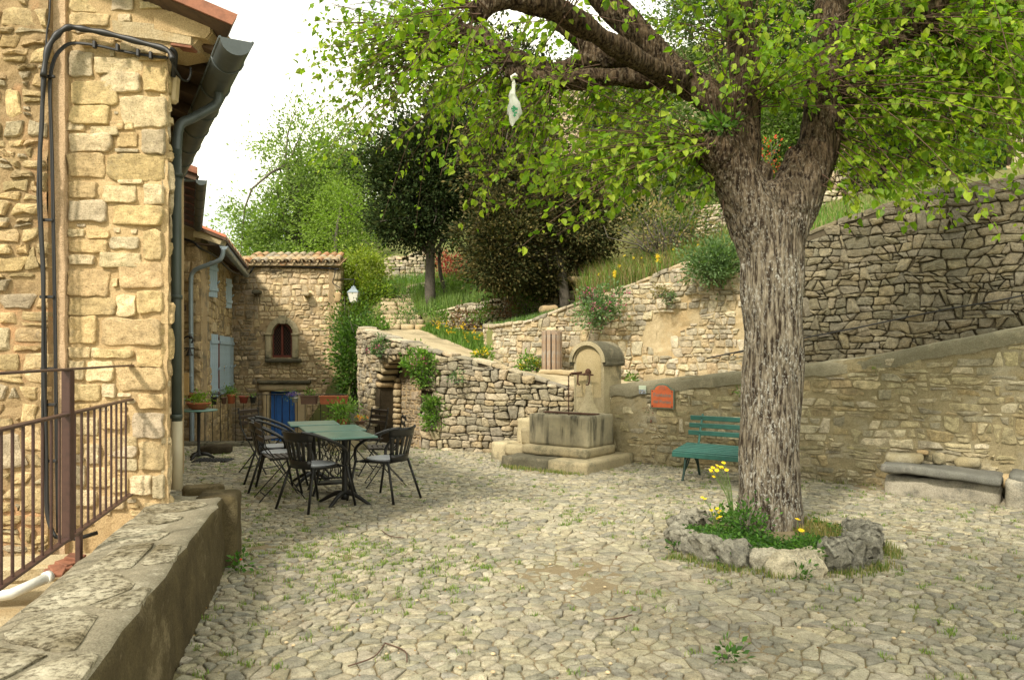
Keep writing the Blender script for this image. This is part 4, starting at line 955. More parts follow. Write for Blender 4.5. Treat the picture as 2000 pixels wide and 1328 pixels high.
# roof verge and slab: the roof falls to the right
va_, vb_ = P(452, 52, 5.22), P(330, 0, 5.22); sl_ = (vb_ - va_).normalized(); rf0 = va_; rf1 = va_ + sl_ * 3.2
rf = M(); up = sl_.cross(HD).normalized(); up = up if up.z > 0 else -up
rf.prism([rf0, rf1, rf1 + HD * 5.2, rf0 + HD * 5.2], up * .045); rf.build('roof_deck', MT['soffit'], nh)
for k in range(13):    # barrel tiles at the verge, seen edge on
    a = rf0 + sl_ * (k * .25) + up * .05; tm = M(); pts = []
    for q in range(7):
        an = pi * q / 6; pts.append((cos(an) * .085, sin(an) * .05))
    pv = []
    for (u, z) in pts: pv.append(a + HD * (u + .08) + up * z)
    for (u, z) in reversed(pts): pv.append(a + HD * (u * .84 + .08) + up * (z - .014))
    tm.prism(pv, sl_ * .27); tm.build('roof_tile', MT['tiledge'], nh)
edge = M(); edge.prism([rf0 - HD * .01, rf1 - HD * .01, rf1 - HD * .01 + up * .085, rf0 - HD * .01 + up * .085], -HD * .02); edge.build('verge_tile_edge', MT['tiledge'], nh)
for k in range(12):   # roof tile courses along the eave (visible edge above the gutter)
    a = rf0 + HD * (k * .4) + up * .05; tm = M(); tm.prism([a, a + HD * .38, a + HD * .38 + up * .03, a + up * .03], sl_ * .35); tm.build('eave_tile', MT['tiledge'], nh)
for k in range(9):
    a = rf0 + HD * (.35 + k * .55) - up * .05 + sl_ * .02; rft = M(); rft.beam(a, a + sl_ * .75, .08, .09, up); rft.build('rafter', MT['soffit'], nh)
# corbelled masonry under the verge
for n_, (pp, dy) in enumerate([([(219, 40), (300, 46), (378, 50), (376, 93), (300, 80), (222, 70)], .12), ([(300, 20), (340, 20), (414, 45), (416, 66), (406, 78), (370, 74), (300, 58)], .05)]):
    m = M(); m.prism([P(a, b, FY - .02) for a, b in pp], (0, dy + .25 * n_, 0)); m.prism([P(a, b, FY - .035) for a, b in [(x * .96 + 12, y * .9 + 5) for x, y in pp]], (0, .03, 0)); o = m.build('corbel_stone', MT['mortar_pale'] if n_ == 0 else MT['mortar_gold'], nh, rough=.006)
m = M(); m.prism([P(a, b, FY - .01) for a, b in [(130, -60), (300, -60), (330, 0), (420, 42), (378, 90), (330, 98), (130, 60)]], (0, .3, 0)); m.build('gable_masonry', MT['mortar_gold'], nh, rough=.008)
tl = M(); tl.prism([P(a, b, FY - .05) for a, b in [(335, 84), (375, 90), (372, 94), (332, 88)]], (0, .1, 0)); tl.build('brick_sliver', MT['tiledge'], nh)
# gutter: open half-round, clips, swan neck and downpipe
def gutter(parent, a, d, L, r, mat, name='gutter', clips=8, capend=True):
    m = M(); d = V(d).normalized(); x = d.cross(V((0, 0, 1))).normalized(); n = 10
    def ring(p, rr): return [p + x * (cos(pi + pi * j / n) * rr) + V((0, 0, 1)) * (sin(pi + pi * j / n) * rr) for j in range(n + 1)]
    a = V(a); R0, R1 = ring(a, r), ring(a + d * L, r); r0, r1 = ring(a, r * .9), ring(a + d * L, r * .9); N = n + 1
    m.add(R0 + R1, [(j, j + 1, N + j + 1, N + j) for j in range(n)], True); m.add(r0 + r1, [(j + 1, j, N + j, N + j + 1) for j in range(n)], True)
    if capend: m.add([p - d * .001 for p in R0], [tuple(range(N))]); m.add(R1, [tuple(range(N))[::-1]])
    for e in (-1, 1): m.tube([a + x * e * r, a + x * e * r + d * L], r * .09, 6)
    g = m.build(name, mat, parent)
    for k in range(clips):
        c = M(); p = a + d * (L * (k + .6) / clips); c.tube(ring(p, r * 1.03), r * .07, 5); c.build('gutter_clip', mat, g)
    return g
ga = P(462, 78, 5.15); gutter(nh, ga, HD, 5.0, .105, MT['zinc'])
dp = M(); gp = ga + HD * .86 + V((0, 0, -.09)); dp.tube(smooth_path([gp + V((0, 0, .03)), gp + V((0, 0, -.07)), gp + V((-.04, -.02, -.13)), V((-2.40, 5.76, 3.36)), V((-2.47, 5.70, 3.28)), V((-2.478, 5.67, 3.05))], 4), .036, 12); dp.build('downpipe_elbow', MT['zinc'], nh)
dp = M(); dp.tube([(-2.478, 5.67, 3.1), (-2.478, 5.67, 2.0), (-2.475, 5.67, 1.09)], .036, 12)
for z in (2.9, 2.0, 1.12): dp.tube([(-2.478, 5.67, z), (-2.478, 5.67, z + .03)], .043, 12)
dp.build('downpipe', MT['pipe_dark'], nh)
dp = M(); dp.tube([(-2.475, 5.67, 1.10), (-2.47, 5.66, .60)], .040, 12); dp.build('downpipe_foot', MT['pipe_beige'], nh)
cb = M(); cb.box(P(339, 175, 5.52), (.06, .09, .20), .018, Matrix.Rotation(.08, 3, 'Y')); tag(cb.build('junction_box', MT['cream']), 'cream plastic junction box under the eave beside the black cables', 'box')

# ================================================================ LOW PARAPET WALL
PD = V((-.2376, 1, 0)).normalized(); PX = V((PD.y, -PD.x, 0))
lp = thing('parapet_wall', 'long low wall with a pale crusted stone top and dark stained side, bottom left', 'wall', (-1.9, 3.8, 0))
def ppt(s, a, z): return V((-1.68, 3.76, 0)) + PD * s - PX * a + V((0, 0, z))      # s along, a inwards from the plaza face
vs, fs = subdiv_box((0, 0, 0), (.5, 5.0, 1.25), .05, .016, None, 4, .03); R = Matrix((PX, PD, V((0, 0, 1)))).transposed()
va = [V(v) for v in vs]; vv = []
for v in va:
    s = v.y; e = 0
    if v.z > .55 and v.x > .18: e = .03 * mn.noise(V((s * 6, 1, 3))) + .018 * mn.noise(V((s * 19, 1, 3)))
    if v.z < .5 and v.x > .2: v = V((v.x + (.5 - v.z) * .05, v.y, v.z))
    vv.append(R @ (v + V((e, 0, e * .4))) + ppt(-.35, .25, -.09))
mm = M(); 
for f in fs:
    pass
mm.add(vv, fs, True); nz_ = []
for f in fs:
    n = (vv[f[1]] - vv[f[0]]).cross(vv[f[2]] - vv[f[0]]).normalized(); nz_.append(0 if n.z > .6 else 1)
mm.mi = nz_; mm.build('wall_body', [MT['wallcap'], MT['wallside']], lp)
capS = Stones(); rc = random.Random(6)
for q in voronoi(row_seeds(-3.4, 2.7, -.4, .9, .27, .5, .5, .3, .4, rc)):
    c = q.mean(0)
    if not (.03 < c[1] < .47 and -2.8 < c[0] < 2.05): continue
    q = clip_box(q, .005, .49); 
    if q is None or area2(q) < .01: continue
    q[:, 0] = np.clip(q[:, 0], -2.84, 2.1)
    vs, fs = stone_geo(q, .024, .012, .03, True, .8, rc, .2)
    X = np.array([tuple(ppt(v[0] , v[1], .535 + v[2])) for v in vs]); capS.add(X, [f[::-1] for f in fs] if False else fs, (.40, .375, .30))
capS.build(lp, MT['capstone'], 'cap_stone', 60)
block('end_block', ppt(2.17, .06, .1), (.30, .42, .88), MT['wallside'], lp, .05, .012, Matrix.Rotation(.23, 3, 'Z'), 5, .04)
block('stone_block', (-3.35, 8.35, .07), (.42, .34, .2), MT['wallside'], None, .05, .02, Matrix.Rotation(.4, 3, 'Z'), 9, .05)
o = bpy.data.objects['stone_block']; tag(o, 'mossy rough stone block lying just past the end of the parapet wall', 'stone')
# yard ledge left of the parapet, with pipe and broken tiles
lg = M(); lg.prism([ppt(-4, .5, .12), ppt(1.6, .5, .12), V((-2.5, 5.38, .12)), V((-3.1, 5.38, .12)), V((-3.0, 4.98, .12)), V((-6, 4.98, .12)), V((-6, 1, .12))], (0, 0, -1.5)); tag(lg.build('yard', MT['mortar_pale']), kind='structure')
m = M(); m.tube([P(-60, 1172, 4.0), P(20, 1160, 4.05), P(95, 1126, 4.25)], .028, 14); m.tube([P(88, 1129, 4.23), P(97, 1125, 4.26)], .034, 14)
tag(m.build('drain_pipe', MT['pipe_white']), 'white plastic drain pipe lying in the yard behind the parapet', 'pipe')
m = M()
for k in range(4): m.box(P(105 + k * 14, 1118 - k * 10, 4.3 + k * .06), (.11, .09, .02), .004, Matrix.Rotation(.3 + k * .5, 3, 'Z') @ Matrix.Rotation(.2, 3, 'X'))
tag(m.build('broken_tile', MT['tiledge']), 'broken terracotta tiles beside the white drain pipe', 'tiles', kind='stuff')
m = M(); m.box(P(60, 1112, 4.5), (.9, .25, .10), .02, Matrix.Rotation(.2, 3, 'Z')); m.build('ledge_stone', MT['mortar_pale'], lp, rough=.02)

# brown railing on the left
rl = thing('handrail', 'brown painted iron railing running up to the house corner at left', 'railing', (-2.4, 4.2, .1))
def rpt(Y, z): t_ = (5.4 - Y) / 2.14; return V((-2.68 + .51 * t_, Y, z))
for nm_, z, w_, h_, y1 in (('top_rail', 1.515, .045, .012, 5.4), ('middle_rail', 1.277, .04, .014, 5.42), ('bottom_rail', .612, .04, .014, 5.42)):
    m = M(); m.beam(rpt(2.0, z), rpt(y1, z), w_, h_); m.build(nm_, MT['rail'], rl)
m = M(); m.beam(rpt(4.1, .60), rpt(4.1, 1.51), .047, .047, (0, 1, 0)); m.build('post', MT['rail'], rl)
m = M(); m.beam(rpt(4.28, .42), rpt(4.28, .61), .03, .03, (0, 1, 0)); m.build('foot_bracket', MT['rail'], rl)
Y = 2.2
while Y < 5.36:
    if abs(Y - 4.1) > .05:
        m = M(); m.tube([rpt(Y, .61), rpt(Y, 1.275)], .0075, 8, False); m.build('baluster', MT['rail'], rl)
    Y += .118

# black cables on the house corner
cbt = thing('cable_bundle', 'thick bundle of black cables bent round the top of the house corner', 'cable', (-3.1, 5, 2))
def cpts(l, Y): return [P(a, b, Y if not isinstance(Y, list) else Y[i]) for i, (a, b) in enumerate(l)]
main = [(338, 118), (325, 98), (270, 82), (210, 66), (165, 58), (135, 54), (112, 68), (93, 98), (85, 150), (80, 240), (78, 380), (82, 520), (86, 680), (88, 860), (92, 1000), (108, 1048)]
Ys = [5.30, 5.32, 5.33, 5.33, 5.32, 5.30, 5.27, 5.24, 5.22, 5.22, 5.22, 5.22, 5.22, 5.22, 5.20, 5.18]
for k in range(5):
    m = M(); j = random.Random(k); off = [(j.uniform(-4, 4), j.uniform(-4, 4)) for _ in main]
    m.tube(smooth_path([P(a + o_[0], b + o_[1] * .5, Y - .01 * (k % 2)) for (a, b), Y, o_ in zip(main, Ys, off)], 5), .0085 + .002 * (k % 2), 7); m.build('cable', MT['cable'], cbt)
m = M(); m.tube(smooth_path([P(a, b, Y - .03) for (a, b), Y in zip(main[:9], Ys[:9])], 5), [.02 + .004 * sin(i * 1.3) for i in range(41)], 8); m.build('taped_sheath', MT['cable'], cbt)
sec = [(325, 112), (300, 110), (240, 100), (185, 88), (140, 84), (118, 96), (103, 120), (96, 170), (100, 300), (103, 460), (106, 620), (108, 780), (110, 930), (112, 1040)]
Y2 = [5.36] * 3 + [5.33, 5.31, 5.29, 5.26] + [5.24] * 7
for k in range(2):
    m = M(); m.tube(smooth_path([P(a + k * 3, b + k * 2, Y) for (a, b), Y in zip(sec, Y2)], 5), .0075, 7); m.build('cable', MT['cable'], cbt)
m = M()
for (a, b) in [(85, 150), (82, 430), (84, 580), (86, 720), (88, 790), (90, 900)]: m.beam(P(a - 6, b, 5.23), P(a + 22, b, 5.23), .02, .02)
for (a, b) in [(185, 82), (270, 98), (295, 103), (230, 88)]: m.box(P(a, b + 6, 5.32), (.02, .03, .05), .003)
m.build('cable_clip', MT['cable'], cbt)['kind'] = 'stuff'
m = M(); m.tube(smooth_path(cpts([(98, 0), (96, 40), (92, 60), (90, 95)], 5.22)), .006, 6); m.tube(smooth_path(cpts([(100, -80), (98, 0)], 5.22)), .006, 6); m.build('upper_cable', MT['cable'], cbt)
m = M(); m.tube(smooth_path([P(330, 110, 5.33), P(345, 140, 5.4), P(355, 155, 5.45), P(366, 158, 5.5), P(372, 148, 5.5), P(372, 132, 5.5)]), .008, 6)
m.build('loose_loop', MT['cable'], cbt); m = M(); m.tube(smooth_path([P(332, 95, 5.33), P(342, 105, 5.36), P(340, 135, 5.42), P(338, 150, 5.45)]), .018, 7); m.build('taped_end', MT['cable'], cbt); m = M(); m.tube([P(108, 1048, 5.18), P(150, 1052, 5.15), P(190, 1040, 5.25)], .014, 7); m.build('floor_cable', MT['cable'], cbt)

# ================================================================ MIDDLE HOUSE
H2 = V((-.42, 1, 0)).normalized()
mh = thing('stone_house', 'dim narrow house wall between the near corner and the shuttered house', 'house', (-5, 11, 0))
p2 = Plan([(-4.40, 9.9), (-6.38, 14.6)], -1.4, 4.05, front=(5, 11)); HS = [(.52, .40, .23), (.46, .35, .20), (.56, .44, .26), (.42, .34, .22)]
stone_wall(mh, p2, HS, MT['stone_house'], MT['mortar_house'], .15, .25, .012, .025, .08, seed=81, core='facade_wall', limit=60, drop=.1)
pe = Plan([(-7.5, 9.9), (-4.40, 9.9)], -.5, 4.05); stone_wall(mh, pe, HS, MT['stone_house'], MT['mortar_house'], .16, .26, .012, .025, .4, seed=82, core='end_wall', limit=20)
m = M(); e0 = P(386, 340, 10.35); m.prism([e0, e0 + V((-2.5, 0, .9)), e0 + V((-2.5, 0, .9)) + H2 * 4.6, e0 + H2 * 4.6], (0, 0, .09)); m.build('roof', MT['tiledge'], mh)
for k in range(7):
    m = M(); a = e0 + H2 * (.1 + k * .6) + V((0, 0, -.04)); m.beam(a, a + V((-.55, 0, .2)), .07, .08, (0, 0, 1)); m.build('rafter', MT['soffit'], mh)
gutter(mh, P(393, 352, 10.4), H2, 4.3, .07, MT['zinc'], clips=6)
m = M(); m.tube([P(384, 351, 10.5), P(346, 351, 10.5)], .03, 10); m.build('overflow_pipe', MT['zinc_l'], mh)
m = M(); m.beam(P(340, 452, 10.6), P(340, 405, 10.6), .05, .3, (0, 1, 0)); m.build('shutter', MT['terracotta'], mh)

# ================================================================ SHUTTERED HOUSE
sh = thing('stone_house', 'stone house with pale blue shutters and a zinc downpipe, beyond the railing', 'house', (-6.5, 17, -1.4))
FX0, FY0, FDX = -5.91, 14.6, -.257
def fac(Y, z=0, w_=0): return V((FX0 + FDX * (Y - FY0) + .97 * w_, Y + .25 * w_, z))
wins = [(16.2, 16.55, 2.85, 3.5), (19.0, 19.3, 2.8, 3.4), (16.4, 17.1, .70, 1.98), (18.55, 19.15, .70, 1.98)]
Lf = hypot(1, FDX)
hl = [((a - FY0) * Lf, (b - FY0) * Lf, (lambda u, c=c, d=d: (c, d))) for a, b, c, d in wins]
ps = Plan([(FX0, FY0), (FX0 + FDX * 5.4, 20.0)], -1.5, 3.85, front=(5, 14)); 
stone_wall(sh, ps, HS, MT['stone_house'], MT['mortar_house'], .13, .22, .012, .02, .10, hl, seed=91, core='facade_wall', drop=.25)
pg_ = Plan([(-8.2, 14.6), (FX0, FY0)], -1.5, 3.95); stone_wall(sh, pg_, HS, MT['stone_house'], MT['mortar_house'], .17, .30, .01, .035, .3, seed=92, core='gable_wall', limit=100)
def leaf_shutter(Yc, z0, z1, wd, ang=.25):
    m = M(); o = fac(Yc, (z0 + z1) / 2, .05); d = V((FDX, 1, 0)).normalized(); d = Matrix.Rotation(-ang, 3, 'Z') @ d; n = V((d.y, -d.x, 0)); R = Matrix((d, -n, V((0, 0, 1)))).transposed(); s_ = None
    nb = 4; roots = []
    fr = M()
    for z in (z0 + .16, z1 - .16): fr.box(o + n * .025 + V((0, 0, z - o.z)), (wd * .98, .02, .07), .003, R)
    s_ = fr.build('shutter', MT['shutter'], sh)
    for k in range(nb):
        b = M(); b.box(o + d * (wd * ((k + .5) / nb - .5)), (wd / nb - .006, .022, z1 - z0), .003, R); b.build('board', MT['shutter'], s_)
    h = M(); h.tube([o + d * (wd * .42) + n * .02 + V((0, 0, -.08)), o + d * (wd * .42) + n * .07 + V((0, 0, -.02))], .015, 6); h.build('catch', MT['shutter'], s_)
leaf_shutter(15.85, 2.76, 3.50, .42, .3); leaf_shutter(18.75, 2.70, 3.42, .36, .3)
leaf_shutter(16.05, .66, 2.0, .46, .22); leaf_shutter(17.35, .66, 2.0, .46, .1); leaf_shutter(18.3, .66, 2.0, .42, .25); leaf_shutter(19.45, .66, 2.0, .42, .1)
for a, b, c, d in wins:
    w_ = M(); q = [fac(a, c, .012), fac(b, c, .012), fac(b, d, .012), fac(a, d, .012)]; w_.prism(q, V((-.97, -.25, 0)) * .06); wn = w_.build('window', MT['glass'], sh)
    f = M(); mid = (a + b) / 2
    for (s0, s1) in ((fac(a, c, .02), fac(a, d, .02)), (fac(b, c, .02), fac(b, d, .02)), (fac(mid, c, .02), fac(mid, d, .02)), (fac(a, c, .02), fac(b, c, .02)), (fac(a, d, .02), fac(b, d, .02))): f.beam(s0, s1, .04, .04, (.97, .25, 0))
    f.build('frame', MT['winframe'], wn)
for (Y, z, s_) in ((16.3, 2.11, .55), (18.85, 2.11, .5), (16.3, 2.70, .35), (19.1, 2.64, .32)):
    m = M(); m.box(fac(Y, z + .04, .0), (.09, s_, .20 if z < 2.5 else .12), .01, Matrix.Rotation(.25, 3, 'Z')); m.build('lintel' if z < 2.5 else 'sill', MT['lintel'], sh, rough=.004)
# roof: eave on the plaza side
ea = P(441, 470, 14.45); eb = P(486, 527, 20.0); ridge = V((-1.9, 0, .75))
m = M(); m.prism([ea, eb, eb + ridge, ea + ridge], (0, 0, .05)); m.build('roof_deck', MT['soffit'], sh)
ed = (eb - ea); nti = 26
for k in range(nti):
    a = ea + ed * ((k + .5) / nti) + V((0, 0, .06)); m = M(); pv = []
    dd = ed.normalized()
    for j in range(6): an = pi * j / 5; pv.append(a + dd * cos(an) * .10 + V((0, 0, sin(an) * .06)))
    for j in reversed(range(6)): an = pi * j / 5; pv.append(a + dd * cos(an) * .08 + V((0, 0, sin(an) * .045)))
    m.prism(pv, V((-1.5, 0, .6))); me_ = m.build('roof_tile', MT['terracotta'] if k % 3 == 0 else MT['lintel'], sh)
m = M(); m.prism([P(378, 448, 14.5), P(437, 462, 14.5), P(430, 478, 14.5), P(395, 466, 14.5), P(376, 462, 14.5)], (0, .25, 0)); m.prism([P(330, 425, 14.55), P(380, 445, 14.55), P(380, 470, 14.55), P(330, 470, 14.55)], (0, .2, 0)); m.build('verge_plaster', MT['fountain_y'], sh, rough=.01)
m = M(); m.prism([P(395, 478, 14.52), P(425, 480, 14.52), P(440, 500, 17), P(470, 530, 19.9), P(450, 520, 19.9)], (-.3, 0, .05)); m.build('soffit', MT['soffit'], sh)
gutter(sh, P(437, 481, 14.4), (eb - ea) - V((0, 0, (eb - ea).z)), 5.5, .07, MT['zinc_l'], clips=7)
m = M(); m.tube(smooth_path([P(436, 486, 14.42), P(434, 500, 14.42), P(425, 510, 14.42), P(388, 524, 14.44), P(377, 532, 14.46), P(373, 548, 14.47), P(373, 620, 14.48), P(374, 720, 14.48), P(375, 800, 14.48), P(375, 870, 14.48)]), .042, 12)
for y in (543, 650, 733): m.tube([P(373, y, 14.48), P(373, y + 3, 14.48)], .05, 12)
m.build('downpipe', MT['zinc_l'], sh)
m = M(); m.box(P(348, 535, 14.58), (.20, .06, .30), .004); m.build('window', MT['soffit'], sh)
m = M(); m.box(P(354, 601, 14.56), (.15, .08, .12), .01); m.build('putlog_hole', MT['soffit'], sh)
m = M(); m.tube(smooth_path(cpts([(340, 462), (375, 472), (392, 486), (420, 500), (450, 528), (470, 536), (484, 538), (492, 528), (498, 521), (520, 520), (560, 521), (600, 522), (640, 524), (662, 526)], [14.5, 14.5, 14.5, 15.5, 17.5, 19, 19.9, 19.9, 19.9, 19.9, 19.9, 19.9, 19.9, 19.9])), .022, 6)
m.tube(smooth_path(cpts([(655, 526), (653, 540), (650, 552), (660, 560), (664, 562)], 19.88)), .012, 5)
tag(m.build('cable', MT['cable']), 'black cable running under the eaves from the shuttered house to the tower', 'cable')

# ================================================================ TOWER WITH BLUE DOOR
tw = thing('stone_tower', 'square stone tower with an arched window and a blue door, tiled top', 'building', (-5.9, 20, -1.5))
TY = 20.0
def tx(px): return (px - 1000) * TY / F
def tz(py): return H + (HY - py) * TY / F
pt_ = Plan([(tx(446), TY), (tx(665), TY)], -1.6, tz(521))
u0 = lambda px: tx(px) - tx(446)
def warch(u):
    m, hw = u0(551.5), u0(572) - u0(551.5); k = max(0, 1 - ((u - m) / hw) ** 2) ** .5; return (tz(698), tz(654) + (tz(631) - tz(654)) * k)
th = [(u0(531), u0(572), warch), (u0(527), u0(578), lambda u: (-1.5, tz(763)))]
def tskip(u, z, r):
    x = 446 + u / (TY / F); y = HY - (z - H) * F / TY
    return (516 < x < 587 and 622 < y < 708) or (508 < x < 603 and 742 < y < 765) or (512 < x < 600 and y > 760)
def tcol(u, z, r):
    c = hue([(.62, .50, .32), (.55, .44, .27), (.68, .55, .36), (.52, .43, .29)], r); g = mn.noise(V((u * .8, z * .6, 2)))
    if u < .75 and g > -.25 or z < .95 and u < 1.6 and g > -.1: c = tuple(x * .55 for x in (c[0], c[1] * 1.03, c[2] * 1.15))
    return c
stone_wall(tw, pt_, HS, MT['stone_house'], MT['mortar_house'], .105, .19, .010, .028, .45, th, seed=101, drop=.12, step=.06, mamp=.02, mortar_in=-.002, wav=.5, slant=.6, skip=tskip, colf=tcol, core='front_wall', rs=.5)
sd_ = Plan([(tx(665), TY + .02), (tx(665) - .9, 23.2)], -1.6, tz(521), front=(5, 21)); stone_wall(tw, sd_, HS, MT['stone_house'], MT['mortar_house'], .12, .22, .012, .025, .3, seed=102, core='side_wall', limit=60)
for k in range(18):      # quoins of the right corner
    z = -1.3 + k * .29; w_ = .34 if k % 2 else .2; block('quoin', (tx(665) - w_ / 2 + .02, TY + .13, z), (w_, .32, .27), MT['mortar_pale'] if k % 3 else MT['mortar_gold'], tw, .08, .012, None, k, .025)
# arched window
wv = M(); a_ = [(531, 698), (572, 698), (572, 654)] + [(551.5 + 20.5 * cos(pi * i / 10), 654 - 23 * sin(pi * i / 10)) for i in range(1, 10)] + [(531, 654)]
wv.prism([P(a, b, TY + .14) for a, b in a_], (0, .03, 0)); win = wv.build('arched_window', MT['glass'], tw)
f = M(); ap = [P(a, b, TY + .10) for a, b in [(533, 697), (533, 654)] + [(551.5 - 18.5 * cos(pi * i / 10), 654 - 21 * sin(pi * i / 10)) for i in range(1, 10)] + [(570, 654), (570, 697)]]
for a, b in zip(ap, ap[1:]): f.beam(a, b, .05, .05, (0, 1, 0))
f.beam(P(533, 696, TY + .1), P(570, 696, TY + .1), .06, .07, (0, 1, 0)); f.beam(P(551.5, 696, TY + .09), P(551.5, 634, TY + .09), .05, .05, (0, 1, 0)); f.build('frame', MT['winframe'], win)
g = M()
for k in range(-14, 15):      # diamond leading
    for sg in (1, -1):
        pts = []
        for q in range(0, 41):
            x = 533 + q * .95; y = 665 + k * 7.5 + sg * (x - 551.5) * 1.5; top = 654 - 21 * sqrt(max(0, 1 - ((x - 551.5) / 19) ** 2))
            if top < y < 694: pts.append(P(x, y, TY + .12))
        if len(pts) > 2: g.tube([pts[0], pts[-1]], .007, 4, False)
g.build('leading', MT['rust'], win)['kind'] = 'stuff'
for nm_, r in (('jamb', (520, 655, 531, 700)), ('jamb', (572, 655, 584, 700))):
    block(nm_, P((r[0] + r[2]) / 2, (r[1] + r[3]) / 2, TY + .04), ((r[2] - r[0]) * TY / F, .22, (r[3] - r[1]) * TY / F), MT['fountain'], tw, .06, .006, None, 3, .012)
for sx in (525, 578): block('impost', P(sx, 653, TY + .02), (.19, .24, .055), MT['fountain'], tw, .05, .004, None, 2, .01)
for k in range(9):
    a = pi * (k + .5) / 9; r1, r0_ = 33, 20.5; pv = []
    for an in (a - pi / 18 * .97, a + pi / 18 * .97): pv.append((551.5 + cos(an) * 20.6, 652 - sin(an) * 22.5))
    for an in (a + pi / 18 * .97, a - pi / 18 * .97): pv.append((551.5 + cos(an) * 32, 652 - sin(an) * 33))
    m = M(); m.prism([P(x, y, TY - .06) for x, y in pv], (0, .2, 0)); m.build('voussoir', MT['fountain'], tw, rough=.004)
m = M(); m.prism([P(x, y, TY - .09) for x, y in [(546, 632), (557, 632), (559, 616), (544, 616)]], (0, .2, 0)); m.build('keystone', MT['fountain'], tw)
block('sill', P(554, 704, TY - .04), (.92, .26, .10), MT['fountain_d'], tw, .06, .006, None, 1, .015)
# door
for nm_, r, mt_ in (('door_jamb', (515, 765, 527, 905), 'lintel'), ('door_jamb', (578, 765, 600, 905), 'lintel'), ('door_lintel', (508, 750, 603, 763), 'lintel'), ('drip_sill', (504, 743, 607, 749), 'fountain_d')):
    block(nm_, P((r[0] + r[2]) / 2, (r[1] + r[3]) / 2, TY + (.02 if nm_ != 'drip_sill' else -.05)), ((r[2] - r[0]) * TY / F, .24, (r[3] - r[1]) * TY / F), MT[mt_], tw, .09, .006, None, 7, .012)
dr = M(); dr.box(P(552.5, 766, TY + .14), (.68, .06, .06), .005); dr = dr.build('door', MT['blue'], tw)
for k in range(4):
    b = M(); b.box(P(527 + 51 * (k + .5) / 4, 832, TY + .13), (.163, .04, 1.78), .006); b.build('plank', MT['blue'], dr)
b = M(); b.box(P(571, 830, TY + .09), (.03, .04, .12), .006); b.build('handle', MT['iron'], dr)
for (a, b, s_) in ((503, 571, 0), (600, 575, 1)):
    block('corbel_stone', P(a, b, TY - .08), (.20, .34, .10), MT['fountain_d'] if not s_ else MT['mortar_pale'], tw, .05, .012, None, s_, .02)
m = M(); m.box(P(590, 572, TY), (.16, .05, .05), .01); m.build('corbel_stone', MT['mortar_pale'], tw, rough=.005)
# cornice and barrel tiles
m = M(); m.box(((tx(470) + tx(667)) / 2, TY - .02, tz(518)), (tx(667) - tx(470), .3, .07), .015); m.build('cornice', MT['mortar_pale'], tw, rough=.006)
def barrel(a, d, L, r0, r1, mat, parent, up_=1, name='roof_tile'):
    d = V(d).normalized(); x = d.cross(V((0, 0, 1))).normalized(); z = x.cross(d) * up_; n = 6; vs = []
    for (p, r) in ((V(a), r0), (V(a) + d * L, r1)):
        for rr_ in (r, r - .016):
            for j in range(n + 1): an = pi * j / n; vs.append(p + x * cos(an) * rr_ + z * sin(an) * rr_ * .8)
    N = n + 1; fs = [(j, j + 1, 2 * N + j + 1, 2 * N + j) for j in range(n)] + [(N + j + 1, N + j, 3 * N + j, 3 * N + j + 1) for j in range(n)] + [(j + 1, j, N + j, N + j + 1) for j in range(n)] + [(2 * N + j, 2 * N + j + 1, 3 * N + j + 1, 3 * N + j) for j in range(n)] + [(0, 2 * N, 3 * N, N), (n, N + n, 3 * N + n, 2 * N + n)]
    c = hue([(.42, .33, .22), (.36, .30, .22), (.46, .30, .17), (.30, .27, .22), (.48, .38, .26), (.42, .22, .11)]); va = np.array([tuple(p) for p in vs]); o = va.mean(0)
    me = fast_mesh(name, va - o, fs, MT['tile'], np.array(c), smooth=False); return link(name, me, parent, o)
x = tx(488); rt = random.Random(4)
while x < tx(668):
    for j in range(3): barrel((x + rt.uniform(-.01, .01), TY - .26 + j * .30, tz(514) + j * .105 + rt.uniform(0, .015)), (rt.uniform(-.05, .05), 1, .32), .38, .095, .075, None, tw)
    barrel((x + .1, TY - .22, tz(516)), (0, 1, .32), .9, .08, .08, None, tw, -1)
    x += .205
x = tx(486)
while x < tx(660):
    if rt.random() < .8: block('ridge_stone', (x, TY + .42 + rt.uniform(-.1, .1), tz(503) + rt.uniform(-.02, .02)), (rt.uniform(.12, .22), .16, rt.uniform(.09, .14)), MT['fountain_d'] if rt.random() < .5 else MT['mortar_pale'], tw, .05, .02, Matrix.Rotation(rt.uniform(0, 1), 3, 'Z'), int(x * 50), .03)
    x += .21
m = M(); m.prism([(tx(486), TY + .02, tz(519)), (tx(664), TY + .02, tz(519)), (tx(664) - .5, TY + 2.8, tz(519)), (tx(486) - .5, TY + 2.8, tz(519))], (0, 0, .25)); m.build('roof_body', MT['tile'] if False else MT['mortar_pale'], tw)
m = M(); m.prism([P(474, 500, 19.95), P(487, 500, 19.95), P(500, 521, 19.95), P(486, 540, 19.95), P(474, 545, 19.95)], (0, .4, 0)); m.build('parapet_end', MT['mortar_pale'], tw, rough=.01)
